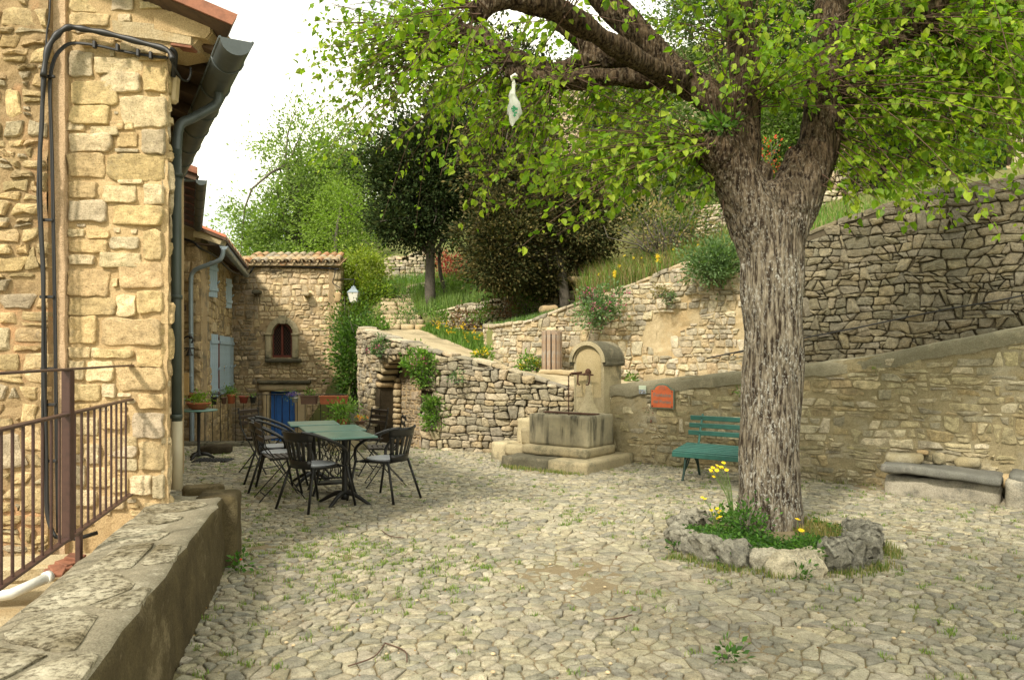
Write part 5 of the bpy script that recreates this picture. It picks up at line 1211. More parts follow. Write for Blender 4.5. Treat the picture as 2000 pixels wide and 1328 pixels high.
# street lantern on its bracket
lt = thing('street_lamp', 'white four-sided lantern hanging from an iron arm on the tower corner', 'lamp', tuple(P(691, 575, 19.9)))
c = P(691, 0, 19.9); m = M(); m.tube([P(664, 546, 19.95), P(676, 545.5, 19.9), P(692, 546, 19.9), P(692, 552, 19.9), P(691, 559, 19.9)], .013, 6); m.build('arm', MT['iron'], lt)
def frustum(m, z0, r0, z1, r1, cx, cy): m.add([(cx + sx * r0, cy + sy * r0, z0) for sx, sy in ((-1, -1), (1, -1), (1, 1), (-1, 1))] + [(cx + sx * r1, cy + sy * r1, z1) for sx, sy in ((-1, -1), (1, -1), (1, 1), (-1, 1))], [(0, 1, 5, 4), (1, 2, 6, 5), (2, 3, 7, 6), (3, 0, 4, 7), (3, 2, 1, 0), (4, 5, 6, 7)])
zz = lambda y: ZA(y, 19.9)
m = M(); frustum(m, zz(590), .085, zz(572), .135, c.x, c.y); m.build('lantern_glass', MT['lampglass'], lt)
m = M(); frustum(m, zz(571.5), .150, zz(563.5), .06, c.x, c.y); frustum(m, zz(563.2), .055, zz(560), .05, c.x, c.y); m.lathe([(.02, zz(560)), (.03, zz(559)), (.001, zz(557))], (c.x, c.y, 0), 8); m.build('lantern_roof', MT['zinc_l'], lt)
m = M(); frustum(m, zz(592), .07, zz(590.2), .09, c.x, c.y)
for sx in (-1, 1):
    for sy in (-1, 1): m.beam((c.x + sx * .088, c.y + sy * .088, zz(590)), (c.x + sx * .138, c.y + sy * .138, zz(572)), .012, .012)
m.build('lantern_frame', MT['zinc_l'], lt)
# sunken court floor in front of the two houses
m = M(); m.prism([(-9, 13.6, -1.45), (-2.7, 13.7, -1.45), (-3.4, 20.5, -1.45), (-9, 20.5, -1.45)], (0, 0, -.15)); tag(m.build('courtyard', MT['soil']), kind='structure')

# ================================================================ VILLAGE HOUSES ON THE HILL
def farhouse(lbl, x0, x1, Y, z0, z1, D, wl_=()):
    t = thing('hill_house', lbl, 'house', ((x0 + x1) / 2, Y, z0)); m = M(); m.box(((x0 + x1) / 2, Y + D / 2, (z0 + z1) / 2), (x1 - x0, D, z1 - z0), .02); m.build('wall', MT['far_stone'], t)
    m = M(); c0, c1 = V((x0 - .3, Y - .3, z1)), V((x1 + .3, Y - .3, z1)); r0_, r1_ = V((x0 - .3, Y + D / 2, z1 + 1.2)), V((x1 + .3, Y + D / 2, z1 + 1.2)); b0, b1 = V((x0 - .3, Y + D + .3, z1)), V((x1 + .3, Y + D + .3, z1))
    m.add([c0, c1, r1_, r0_, b0, b1], [(0, 1, 2, 3), (3, 2, 5, 4), (0, 3, 4), (1, 5, 2), (0, 4, 5, 1)]); m.build('roof', MT['terracotta'], t)
    for (a, b, w_, h_) in wl_:
        m = M(); m.box((a, Y - .01, b), (w_, .08, h_), .01); wn = m.build('window', MT['glass'], t); f = M()
        for dx in (-w_ / 2, 0, w_ / 2): f.beam((a + dx, Y - .06, b - h_ / 2), (a + dx, Y - .06, b + h_ / 2), .05, .05, (0, 1, 0))
        f.build('frame', MT['winframe'], wn)
    return t
farhouse('pale village house glimpsed through the leaves left of the main fork', tx(1057) * 30 / 20 + .0, 9.5, 30, 5, 12.2, 7, [(3.2, 10.6, .7, 1.1), (6.2, 9.6, .8, 1.2)])
farhouse('pale village house high behind the crown of the big tree', 10.5, 17.5, 30, 10, 18.5, 8, [(13, 16, .9, 1.3)])
# ================================================================ FOUNTAIN
FR = Matrix((V((-RWd[0], -RWd[1], 0)), V((RWn[0], RWn[1], 0)), V((0, 0, 1)))).transposed()      # columns: a, b, z
if FR.determinant() < 0: FRm = Matrix((V((RWd[0], RWd[1], 0)), V((RWn[0], RWn[1], 0)), V((0, 0, 1)))).transposed()
else: FRm = FR
fo = thing('fountain', 'old stone drinking fountain with round-topped back, basin and steps', 'fountain', tuple(FP(.6, .6, 0)))
def fblk(name, a0, a1, b0, b1, z0, z1, mat, seed=0, seg=.06, rough=.007, rnd=.02, parent=None): return block(name, FP((a0 + a1) / 2, (b0 + b1) / 2, (z0 + z1) / 2), (a1 - a0, b1 - b0, z1 - z0), MT[mat], parent or fo, seg, rough, FRm, seed, rnd)
fblk('lower_step', 0.0, .62, 0, 1.34, -.1, .155, 'fountain_b', 1); fblk('lower_step', .63, 1.42, .02, .6, -.1, .15, 'fountain_d', 2, rough=.02)
fblk('plinth', .20, 1.28, .32, 1.15, .156, .29, 'fountain_b', 3); fblk('upper_step', 1.29, 1.62, .36, .95, .10, .255, 'fountain_b', 4, rough=.014)
fblk('side_block', 1.24, 1.72, .80, 1.2, .10, .61, 'fountain', 5, rough=.012); fblk('side_block', 1.25, 1.42, .50, .79, .256, .50, 'fountain_b', 6, rough=.012)
fblk('corner_block', 1.63, 1.92, .42, .78, -.05, .27, 'fountain', 7, rough=.012)
# hollow basin
bz0, bz1, ba0, ba1, bb0, bb1, th_ = .291, .73, .22, 1.22, .42, 1.13, .09
bs = M()
for nm_, q in (('front', (ba0, ba1, bb0, bb0 + th_)), ('right', (ba0, ba0 + th_, bb0 + th_ - .004, bb1)), ('left', (ba1 - th_, ba1, bb0 + th_ - .004, bb1)), ('back', (ba0 + th_, ba1 - th_, bb1 - .1, bb1)), ('floor', (ba0 + .05, ba1 - .05, bb0 + .05, bb1 - .05))):
    z1_ = bz1 if nm_ != 'floor' else bz0 + .12
    v_, f_ = subdiv_box((0, 0, 0), (q[1] - q[0], q[3] - q[2], z1_ - bz0), .05, .003, None, len(nm_), .016); bs.add([FRm @ p + FP((q[0] + q[1]) / 2, (q[2] + q[3]) / 2, (z1_ + bz0) / 2) for p in v_], f_, True)
bs.build('basin', MT['basin'], fo)
w_ = M(); w_.prism([FP(ba0 + .07, bb0 + .07, .62), FP(ba1 - .07, bb0 + .07, .62), FP(ba1 - .07, bb1 - .09, .62), FP(ba0 + .07, bb1 - .09, .62)], (0, 0, .012)); w_.build('water', MT['water'], fo)
for a, b, z in ((.45, .36, .71), (.85, .36, .71)): pass
for k, b in enumerate((.72, .80)):
    m = M(); m.tube([FP(ba0 + .05, b, .735), FP(ba1 - .05, b, .735)], .012, 8); m.build('jug_rest', MT['rust'], fo)
# stele: sides up to shoulders, round head and projecting hood, inset panel
sa0, sa1, sb0, sb1 = .385, .905, 1.14, 1.66; sm_ = (sa0 + sa1) / 2; sr = (sa1 - sa0) / 2; sz = 1.47
def head(r, z0, n=16): return [(sm_ + r, z0)] + [(sm_ + r * cos(pi * i / n), sz + r * sin(pi * i / n)) for i in range(n + 1)] + [(sm_ - r, z0)]
m = M(); m.prism([FP(a, sb0, z) for a, z in head(sr, .3)], FP(0, sb1 - sb0, 0) - FP(0, 0, 0)); m.build('back_stone', MT['fountain'], fo)
def ringprism(m, ro, ri, b0, b1, zlow, n=20):
    for i in range(n):
        a0, a1 = pi * i / n, pi * (i + 1) / n; q = [(ro, a0), (ro, a1), (ri, a1), (ri, a0)]
        vs = [FP(sm_ + r * cos(a), b0, sz + r * sin(a)) for r, a in q] + [FP(sm_ + r * cos(a), b1, sz + r * sin(a)) for r, a in q]
        m.add(vs, [(0, 1, 2, 3), (7, 6, 5, 4), (0, 4, 5, 1), (2, 6, 7, 3)] + ([(0, 3, 7, 4)] if i == 0 else []) + ([(1, 5, 6, 2)] if i == n - 1 else []), False)
m = M(); ringprism(m, sr + .055, sr + .004, sb0 - .05, sb1 + .02, 0); hood = m.build('hood', MT['fountain_d'], fo)
m = M(); ringprism(m, sr + .048, sr - .01, sb0 - .07, sb0 - .052, 0); ringprism(m, sr - .005, sr - .03, sb0 - .03, sb0 - .004, 0); m.build('hood_moulding', MT['fountain'], fo)
for e in (-1, 1):
    c = FP(sm_ + e * (sr + .03), (sb0 + sb1) / 2 - .01, sz - .025); block('shoulder', c, (.055, .58, .07), MT['fountain_d'], fo, .05, .004, FRm, 3, .012)
m = M(); m.prism([FP(a, sb0 - .006, z) for a, z in head(sr - .05, .95)], FP(0, .01, 0) - FP(0, 0, 0)); m.build('yellow_panel', MT['fountain_y'], fo)
# flared water-worn apron below the spout
m = M(); pr_ = [(.05, 1.20, .018), (.06, 1.05, .028), (.08, .92, .04), (.12, .82, .07), (.20, .72, .12)]; vs = []
for hw, z, d in pr_:
    for k in range(7): a = pi * k / 6; vs.append(FP(sm_ - cos(a) * hw, sb0 - sin(a) * d, z))
m.add(vs, [(i * 7 + k, i * 7 + k + 1, (i + 1) * 7 + k + 1, (i + 1) * 7 + k) for i in range(4) for k in range(6)], True); m.build('apron', MT['fountain'], fo)
pz_ = 1.285
m = M(); m.lathe([(.0, .0), (.045, 0), (.05, .012), (.03, .035), (.0, .04)], FP(sm_ + .0, sb0 - .01, pz_ + .04), 14, True, FP(0, -1, 0) - FP(0, 0, 0)); m.build('spout_plate', MT['rust'], fo)
m = M(); m.tube([FP(sm_ - .16, sb0 - .14, pz_), FP(sm_ + .20, sb0 - .14, pz_ + .01)], .012, 8); m.tube([FP(sm_ + .0, sb0 - .01, pz_ + .02), FP(sm_, sb0 - .14, pz_ + .005)], .02, 8)
for e in (-.10, .10): m.tube([FP(sm_ + e, sb0 - .14, pz_), FP(sm_ + e, sb0 - .15, pz_ - .09), FP(sm_ + e * .9, sb0 - .16, pz_ - .14), FP(sm_ + e * .55, sb0 - .17, pz_ - .145)], .012, 8)
m.tube([FP(sm_ + .03, sb0 - .14, pz_ + .035), FP(sm_ + .20, sb0 - .16, pz_ + .02), FP(sm_ + .22, sb0 - .18, pz_ - .01)], .014, 8); m.build('iron_spout', MT['rust'], fo)
m = M()
for k in range(20): z = pz_ - .02 - k * .03; m.tube([FP(sm_ + .225 , sb0 - .2 + .006 * (k % 2), z), FP(sm_ + .225, sb0 - .2 - .006 * (k % 2), z - .028)], .008 if k % 2 else .011, 6)
m.build('hanging_chain', MT['rust'], fo)

# enamel plate, hiking badge
def wallpt(px, py, off):   # point on the ramp wall face
    x, y = on_line(px, (RW0[0] - RWn[0] * off, RW0[1] - RWn[1] * off), RWd); return V((x, y, ZA(py, y)))
c = wallpt(1294, 776, .055); sgn = thing('name_plate', 'orange enamel plate with dark lettering, screwed to the ramp wall above the bench end', 'sign', tuple(c))
ex = V((RWd[0], RWd[1], 0)); ez = V((0, 0, 1)); en = -V((RWn[0], RWn[1], 0)); W_, H_ = .335, .245
def plate(w, h, o, bump_=.115, dz=0):
    pl_ = [(-w / 2, -h / 2), (w / 2, -h / 2), (w / 2, h / 2)] + [(bump_ * 1.2 * (1 - i / 4) * 1.0 if i == 0 else bump_ * cos(pi * i / 8), h / 2 + (0 if i == 0 else bump_ * .62 * sin(pi * i / 8))) for i in range(0, 9)] + [(-w / 2, h / 2)]
    return [c + ex * x + ez * (z + dz - .02) + en * o for x, z in pl_]
m = M(); m.prism(plate(W_ + .028, H_ + .028, 0, .125), en * .012); m.build('green_rim', MT['signgreen'], sgn)
m = M(); m.prism(plate(W_, H_, .0125), en * .004); m.build('plate', MT['signred'], sgn)
for sx in (-1, 1):
    for sy in (-1, 1):
        m = M(); m.lathe([(.009, 0), (.006, .006), (0, .007)], c + ex * sx * (W_ / 2 - .018) + ez * (sy * (H_ / 2 - .018) - .02) + en * .017, 8, True, en); m.build('screw', MT['iron'], sgn)
def text3d(s_, pos_, x, z, size, mat, parent, name='lettering', ext=.0015, off=0.0):
    cu = bpy.data.curves.new(name, 'FONT'); cu.body = s_; cu.size = size; cu.extrude = ext; cu.align_x = 'CENTER'; cu.align_y = 'CENTER'; cu.offset = off
    o = bpy.data.objects.new('tmp_text', cu); COL.objects.link(o); bpy.context.view_layer.update(); me = bpy.data.meshes.new_from_object(o.evaluated_get(bpy.context.evaluated_depsgraph_get())); bpy.data.objects.remove(o)
    y = z.cross(x); n = x.cross(z); R = Matrix((x, z, n)).transposed()
    for v in me.vertices: v.co = R @ v.co
    me.materials.clear(); me.materials.append(mat); me.name = name; return link(name, me, parent, pos_)
text3d('Fontaine', c + ez * .032 + en * .0185, ex, ez, .078, MT['inkgrey'], sgn, off=.0012)
text3d('del Portau', c - ez * .062 + en * .0185, ex, ez, .064, MT['inkgrey'], sgn, off=.001)
m = M()
for i in range(5): m.beam(c + ex * (-.045) + ez * (.108 + i * .012) + en * .0175, c + ex * .045 + ez * (.108 + i * .012) + en * .0175, .002, .004, en)
m.tube([c + ex * .05 * cos(pi * i / 8) + ez * (.11 + .052 * sin(pi * i / 8)) + en * .018 for i in range(9)], .0018, 5); m.build('small_crest', MT['inkgrey'], sgn)
cb_ = wallpt(1255, 761, .05); bd_ = thing('trail_badge', 'small square pale badge with a grey footprint picture left of the orange plate', 'sign', tuple(cb_))
Rb = Matrix((ex, -en, ez)).transposed()
m = M(); m.box(cb_, (.115, .012, .12), .003, Rb); m.build('plate', MT['badge'], bd_)
m = M(); m.box(cb_ - ez * .028 + en * .008, (.108, .004, .058), .001, Rb); m.build('lower_panel', MT['badge2'], bd_)
m = M()
for e in (-.026, .026): m.lathe([(.0, 0), (.017, .0), (.014, .003), (0, .004)], cb_ + ex * e - ez * .03 + en * .010, 10, True, en)
m.build('footprints', MT['inkgrey'], bd_)

# ================================================================ GREEN BENCH
bn = thing('park_bench', 'green slatted bench with iron legs against the ramp wall, half hidden by the trunk', 'bench', (2.6, 9.6, 0))
BO = V((2.03, 9.74, 0)); bx = V((.802, -.596, 0)); by = V((.596, .802, 0)); BL = 1.38
def bp(s, d, z): return BO + bx * s + by * d + V((0, 0, z))
def slat(name, d, z, w, th, nrm): m = M(); m.beam(bp(0, d, z), bp(BL, d, z), w, th, nrm, .006); m.build(name, MT['bench'], bn)
slat('seat_slat', .0, .325, .022, .065, (0, 0, 1))
for k in range(6): slat('seat_slat', .05 + k * .078, .365 + k * .011, .066, .022, (0, 0, 1))
for k, z in enumerate((.55, .645, .74)): slat('back_slat', .50 + k * .035, z + .01, .022, .062, (0, 0, 1))
for s in (.16, .95):
    m = M(); m.tube(smooth_path([bp(s, .02, .32), bp(s, .12, .35), bp(s, .42, .41), bp(s, .47, .44), bp(s, .52, .6), bp(s, .60, .80)], 4), .016, 8); m.build('frame', MT['bench'], bn)
    m = M(); m.tube(smooth_path([bp(s, .06, .34), bp(s, .03, .22), bp(s, .0, .10), bp(s, -.05, 0)], 4), .015, 8); m.build('leg', MT['benchiron'], bn)
    m = M(); m.tube(smooth_path([bp(s, .36, .40), bp(s, .42, .24), bp(s, .46, .10), bp(s, .50, 0)], 4), .015, 8); m.build('leg', MT['benchiron'], bn)
    m = M(); m.tube(smooth_path([bp(s, .02, .13), bp(s, .10, .25), bp(s, .22, .30), bp(s, .34, .25), bp(s, .44, .14)], 4), .010, 8); m.tube(smooth_path([bp(s, -.02, .08), bp(s, .16, .24), bp(s, .22, .36)], 4), .010, 8); m.build('brace', MT['benchiron'], bn)
for k in range(3):
    m = M(); m.lathe([(.009, 0), (.007, .005), (0, .006)], bp(.16, .5 + k * .035 - .013, .56 + k * .095), 6, True, -by); m.build('bolt', MT['benchiron'], bn)

# ================================================================ STONE BENCH AT RIGHT
sb = thing('stone_bench', 'low old stone bench with grey rounded slabs along the wall, right edge', 'bench', (4.6, 8.3, 0))
def SBp(px, Y): return (px - 1000) * Y / F
Rz = Matrix.Rotation(atan2(-.596, .802), 3, 'Z')
def rwp(s, b, z): return V((FO[0] + RWd[0] * s + RWn[0] * b, FO[1] + RWd[1] * s + RWn[1] * b, z))
s0 = (V((4.14, 8.6, 0)) - V((*FO, 0))).dot(ex); s1 = (V((5.05, 7.9, 0)) - V((*FO, 0))).dot(ex)
block('base_stone', rwp((s0 + s1) / 2 - .02, 1.10, .07), (s1 - s0 - .02, .38, .28), MT['seatstone'], sb, .06, .02, Rz, 3, .04)
vs, fs = subdiv_box((0, 0, 0), (1.16, .50, .10), .05, .016, None, 4, .03); m = M(); m.add([Rz @ V((p.x, p.y, p.z - .05 * p.x)) + rwp((s0 + s1) / 2 - .02, 1.04, .285) for p in vs], fs, True); m.build('grey_slab', MT['greyslab'], sb)
vs, fs = subdiv_box((0, 0, 0), (1.5, .48, .42), .06, .025, None, 7, .09); m = M(); m.add([Rz @ p + rwp(s1 + .76, 1.02, .10) for p in vs], fs, True); m.build('base_stone', MT['seatstone'], sb)
vs, fs = subdiv_box((0, 0, 0), (1.5, .52, .10), .05, .02, None, 8, .03); m = M(); m.add([Rz @ p + rwp(s1 + .80, 1.06, .30) for p in vs], fs, True); m.build('grey_slab', MT['greyslab'], sb)
vs, fs = subdiv_box((0, 0, 0), (.2, .2, .14), .05, .02, None, 9, .05); m = M(); m.add([Rz @ p + rwp(s1 + .02, 1.14, .23) for p in vs], fs, True); m.build('joint_stone', MT['mortar_pale'], sb)
def loose(name, c, size, lbl, mat, seed, rot=0, rnd=.05, cat='stone', rough=.02, group=None, parent=None, col=None):
    vs, fs = subdiv_box((0, 0, 0), size, min(size) / 4.5, rough, None, seed, min(rnd, min(size) * .45)); R = Matrix.Rotation(rot, 3, 'Z'); m = M(); m.add([R @ p + V(c) for p in vs], fs, True)
    o = m.build(name, MT[mat], parent)
    if parent is None: tag(o, lbl, cat, group)
    return o
loose('loose_stone', rwp(s0 + .16, 1.12, .40), (.40, .24, .11), 'long flat beige stone lying at the left end of the grey bench slab', 'mortar_low', 12, -.5)
loose('loose_stone', rwp(s0 + .50, 1.2, .415), (.13, .12, .15), 'small upright pointed stone on the grey bench slab', 'fountain_b', 15, .3)
loose('loose_stone', rwp(s0 + .33, 1.28, .455), (.13, .07, .045), 'small tan brick-shaped stone behind the flat stone on the bench', 'mortar_gold', 16, -.6, .015)
loose('loose_stone', rwp(s0 + .78, 1.27, .385), (.26, .12, .11), 'grey-brown stone wedged behind the bench slab', 'mortar_low', 17, -.6)

# black cable along the retaining wall
m = M(); pts = []
for px, py in [(1380, 700), (1446, 686), (1560, 662), (1660, 643), (1760, 622), (1860, 602), (1960, 585), (2060, 562)]:
    x, y = on_line(px, (BW0[0] - RWn[0] * .10, BW0[1] - RWn[1] * .10), RWd); pts.append(V((x, y, ZA(py, y))))
m.tube(smooth_path(pts, 4), .011, 6); tag(m.build('cable', MT['cable']), 'thin black cable strung slanting across the grey retaining wall', 'cable')
m = M(); pts = []
for px, py in [(1432, 695), (1434, 690), (1446, 688), (1465, 684)]:
    x, y = on_line(px, (BW0[0] - RWn[0] * .14, BW0[1] - RWn[1] * .14), RWd); pts.append(V((x, y, ZA(py, y))))
m.tube(pts, .008, 6); tag(m.build('iron_hook', MT['iron']), 'small iron hook sticking out of the pale wall just left of the trunk', 'hook')

# wooden litter bin
wb = thing('litter_bin', 'slatted weathered wooden litter bin before the pale rubble wall', 'bin', tuple(P(1078, 727, 13.35)))
c = P(1078, 727, 13.35); r_ = .165
for k in range(12):
    a = 2 * pi * k / 12 + .13; ht = .72 + .012 * sin(k * 5); m = M(); m.box(c + V((cos(a) * r_, sin(a) * r_, ht / 2)), (.022, .066, ht), .003, Matrix.Rotation(a, 3, 'Z')); m.build('slat', MT['binwood'], wb)
m = M(); 
for z in (.06, .62): m.tube([c + V((cos(2 * pi * i / 20) * (r_ - .02), sin(2 * pi * i / 20) * (r_ - .02), z)) for i in range(21)], .012, 6, False)
m.build('hoop', MT['iron'], wb)
m = M(); m.lathe([(.0, .03), (.11, .03), (.13, .1), (.13, .66)], c, 16); m.build('liner', MT['iron'], wb)
m = M(); m.box(c + V((0, 0, -.03)), (.08, .08, .16), .005); m.build('foot', MT['iron'], wb)

# ================================================================ TABLES AND CHAIRS
def table(lbl, name, cx, cy, w, d, rot, kind):
    t = thing(name, lbl, 'table', (cx, cy, 0), 'green-topped bistro tables'); R = Matrix.Rotation(rot, 3, 'Z'); O = V((cx, cy, 0))
    def L(x, y, z): return R @ V((x, y, z)) + O
    m = M(); m.box(L(0, 0, .735), (w, d, .022), .006, R); m.build('table_top', MT['tabletop'], t)
    m = M()
    for e in (-1, 1): m.beam(L(-w / 2 + .03, e * (d / 2 - .03), .718), L(w / 2 - .03, e * (d / 2 - .03), .718), .02, .012); m.beam(L(e * (w / 2 - .03), -d / 2 + .03, .717), L(e * (w / 2 - .03), d / 2 - .03, .717), .02, .012)
    m.beam(L(-.2, 0, .715), L(.2, 0, .715), .05, .014); m.beam(L(0, -.2, .7145), L(0, .2, .7145), .05, .012); m.build('top_frame', MT['iron'], t)
    if kind == 0:
        m = M(); m.lathe([(.045, .06), (.035, .1), (.03, .2), (.028, .5), (.034, .66), (.05, .71)], L(0, 0, 0), 16); m.build('pedestal', MT['iron'], t)
        for k in range(4):
            a = pi / 4 + k * pi / 2; m = M(); m.tube(smooth_path([L(0, 0, .13), L(cos(a) * .12, sin(a) * .12, .11), L(cos(a) * .26, sin(a) * .26, .04), L(cos(a) * .31, sin(a) * .31, .012)], 4), [.028, .027, .026, .025, .024, .022, .021, .02, .018, .017, .016, .014, .014], 8); m.build('foot', MT['iron'], t)
    else:   # cast iron treadle base with scrollwork sides
        for e in (-1, 1):
            m = M(); y = e * .2
            for a, b in (((-.24, 0), (-.18, .70)), ((.24, 0), (.18, .70))): m.tube(smooth_path([L(a[0], y, a[1] + .01), L(a[0] * .85, y, .12), L(b[0] * .9, y, .4), L(b[0], y, b[1])], 4), .014, 7)
            m.tube([L(-.19, y, .70), L(.19, y, .70)], .012, 6); m.tube([L(-.2, y, .14), L(.2, y, .14)], .012, 6); m.build('side_frame', MT['iron'], t)
            s_ = M()
            for (cx_, cz, r) in [(-.09, .58, .06), (.09, .58, .06), (0, .46, .07), (-.11, .40, .05), (.11, .40, .05), (0, .28, .065), (-.10, .24, .05), (.10, .24, .05), (0, .62, .05)]:
                s_.tube([L(cx_ + r * .7 * cos(2 * pi * i / 14), y, cz + r * 1.25 * sin(2 * pi * i / 14)) for i in range(15)], .006, 5, False)
            s_.tube([L(-.15, y, .66), L(0, y, .36), L(.15, y, .66)], .006, 5); s_.tube([L(-.17, y, .16), L(0, y, .5), L(.17, y, .16)], .006, 5); s_.build('scrollwork', MT['iron'], t)
        m = M(); m.box(L(0, 0, .12), (.34, .24, .015), .004, R); m.tube([L(0, -.2, .2), L(0, .2, .2)], .012, 6); m.build('treadle', MT['iron'], t)
    return t
table('nearest small green square table, front of the group', 'bistro_table', -1.77, 8.13, .53, .66, radians(26), 0)
table('largest green table, middle of the three, on ornate iron base', 'bistro_table', -2.07, 8.82, .67, .66, radians(22), 1)
table('farthest green table nearest the blue door', 'bistro_table', -2.45, 9.46, .58, .55, radians(20), 0)
# round green table with a planter
O = P(388, 798, 11.6); O.z = 0; rt_b = thing('round_table', 'small round green table on one black leg, standing by the railing', 'table', tuple(O)); zt_ = ZA(800, 11.6)
m = M(); m.lathe([(0, zt_ - .02), (.265, zt_ - .02), (.272, zt_ - .008), (.268, zt_ + .002), (0, zt_ + .004)], O, 36); m.build('table_top', MT['tabletop'], rt_b)
m = M(); m.lathe([(.06, .05), (.045, .08), (.022, .14), (.02, .35), (.026, .5), (.024, zt_ - .06), (.07, zt_ - .02)], O, 14); m.build('pedestal', MT['iron'], rt_b)
for k in range(3):
    a = .4 + k * 2 * pi / 3; m = M(); m.tube([O + V((0, 0, .09)), O + V((cos(a) * .13, sin(a) * .13, .07)), O + V((cos(a) * .22, sin(a) * .22, .015))], [.03, .025, .018], 8); m.build('foot', MT['iron'], rt_b)

class Proto: pass
def mk(root):
    root.location = (0, 0, 0); WL[root.name] = V((0, 0, 0))
def arm_chair():
    t = thing('garden_armchair', 'x', 'chair'); 
    sh_ = .435
    m = M(); prof = [(0, sh_ - .012), (.20, sh_ - .016), (.228, sh_ - .004), (.232, sh_ + .008), (.21, sh_ + .012), (.1, sh_ - .002), (0, sh_ - .006)]; m.lathe(prof, (0, 0, 0), 28); m.build('seat', MT['resin'], t)
    m = M(); m.lathe([(0, sh_ + .006), (.19, sh_ + .008), (.205, sh_ + .016), (.19, sh_ + .022), (.0, sh_ + .012)], (0, .01, 0), 28); m.build('sheen_pad', MT['cushion'], t)  # pale disc carrying the painted sky sheen of the seat
    # back shell: fan of slats between a lower panel and a broad top band. back at -y
    def bpnt(u, z, o=0):     # u in -1..1
        f = (z - sh_) / .38; hw = .15 + .10 * max(0, f) ** .8; r = .245 + .03 * f; a = u * hw / r; return V((sin(a) * (r + o), -cos(a) * (r + o) + .02 - .07 * f, z))
    def shell(m, u0, u1, z0, z1, n=6, k=3, th=.012, fan=None):
        vs = []
        for o in (0, th):
            for i in range(n + 1):
                for j in range(k + 1):
                    z = z0 + (z1 - z0) * j / k; a0, a1 = (u0, u1) if fan is None else fan(j / k); vs.append(bpnt(a0 + (a1 - a0) * i / n, z, o))
        N = (n + 1) * (k + 1); I = lambda i, j: i * (k + 1) + j
        fs = [(I(i, j), I(i + 1, j), I(i + 1, j + 1), I(i, j + 1)) for i in range(n) for j in range(k)]; fs += [tuple(x + N for x in f[::-1]) for f in fs]
        for i in range(n): fs += [(I(i, 0), I(i, 0) + N, I(i + 1, 0) + N, I(i + 1, 0)), (I(i, k), I(i + 1, k), I(i + 1, k) + N, I(i, k) + N)]
        for j in range(k): fs += [(I(0, j), I(0, j + 1), I(0, j + 1) + N, I(0, j) + N), (I(n, j), I(n, j) + N, I(n, j + 1) + N, I(n, j + 1))]
        m.add(vs, fs, True)
    m = M(); shell(m, -1, 1, sh_ - .01, sh_ + .075, 8, 2); lo = m.build('lower_panel', MT['resin'], t)
    m = M(); shell(m, -1.0, 1.0, sh_ + .265, sh_ + .365, 10, 3); m.build('top_band', MT['resin'], t)
    for k in range(7):
        c = -1 + (k + .5) * 2 / 7; e = .115 if k in (0, 6) else .090; m = M(); w0 = .145 if k in (0, 6) else .085
        shell(m, 0, 0, sh_ + .07, sh_ + .29, 1, 5, .010, fan=lambda f, c=c, e=e: (c - e * (1.1 - .25 * sin(pi * f)), c + e * (1.1 - .25 * sin(pi * f)))); m.build('back_slat', MT['resin'], t)
    for s in (-1, 1):
        m = M(); m.tube(smooth_path([bpnt(s * .55, sh_ + .36, .006), bpnt(s * .98, sh_ + .345, .006), V((s * .285, -.08, .72)), V((s * .30, .06, .655)), V((s * .285, .17, .58)), V((s * .262, .205, .50)), V((s * .252, .20, .43))], 5), .017, 8, flat=1.0); m.build('arm', MT['resin'], t)
        m = M(); m.tube([(s * .250, .20, .45), (s * .28, .30, .0)], .0135, 8); m.build('leg', MT['iron'], t)
        m = M(); m.tube([(s * .17, -.17, .44), (s * .24, -.30, .0)], .0135, 8); m.build('leg', MT['iron'], t)
    m = M(); m.tube([(.245, .19, .425), (-.245, .19, .425)], .010, 6); m.tube([(.17, -.16, .422), (-.17, -.16, .422)], .010, 6); m.tube([(.2, .19, .42), (.16, -.16, .42)], .010, 6); m.tube([(-.2, .19, .42), (-.16, -.16, .42)], .010, 6); m.build('seat_frame', MT['iron'], t)
    return t
def folding_chair():
    t = thing('folding_chair', 'x', 'chair')
    for s in (-1, 1):
        x = s * .185; m = M(); m.beam((x, .23, 0), (x, -.19, .60), .022, .010, (0, 1, 0)); m.beam((x, -.19, .60), (x, -.24, .86), .022, .010, (0, 1, 0)); m.build('back_upright', MT['iron'], t)
        x = s * .165; m = M(); m.beam((x, -.25, 0), (x, .17, .45), .020, .010, (0, 1, 0)); m.build('leg', MT['iron'], t)
        m = M(); m.beam((s * .15, -.14, .44), (s * .15, .19, .455), .012, .022); m.build('seat_rail', MT['iron'], t)
    for k in range(6):
        m = M(); m.box((0, -.13 + k * .062, .462), (.38, .048, .014), .003); m.build('seat_slat', MT['wood_dark'], t)
    for k in range(3):
        m = M(); z = .66 + k * .075; m.box((0, -.215 - .012 * k, z), (.39, .014, .048), .003, Matrix.Rotation(-.18, 3, 'X')); m.build('back_slat', MT['wood_dark'], t)
    m = M(); m.tube([(-.18, .17, .08), (.18, .17, .08)], .007, 6); m.tube([(-.16, -.19, .065), (.16, -.19, .065)], .007, 6); m.build('stretcher', MT['iron'], t)
    return t
def copy_tree(o, parent=None):
    c = o.copy(); COL.objects.link(c); c.parent = parent
    for ch in list(o.children): copy_tree(ch, c)
    return c
def place(proto, used, x, y, face, lbl, grp):
    o = proto if not used else copy_tree(proto)
    o.location = (x, y, gz(x, y) + .008); o.rotation_euler = (0, 0, atan2(face[1], face[0]) - pi / 2); o['label'] = lbl; o['group'] = grp; return o
ac = arm_chair(); g1 = 'black slotted-back armchairs round the tables'
place(ac, 0, -2.03, 7.90, (.55, .83), 'black armchair nearest the camera, its back turned, left of the front table', g1)
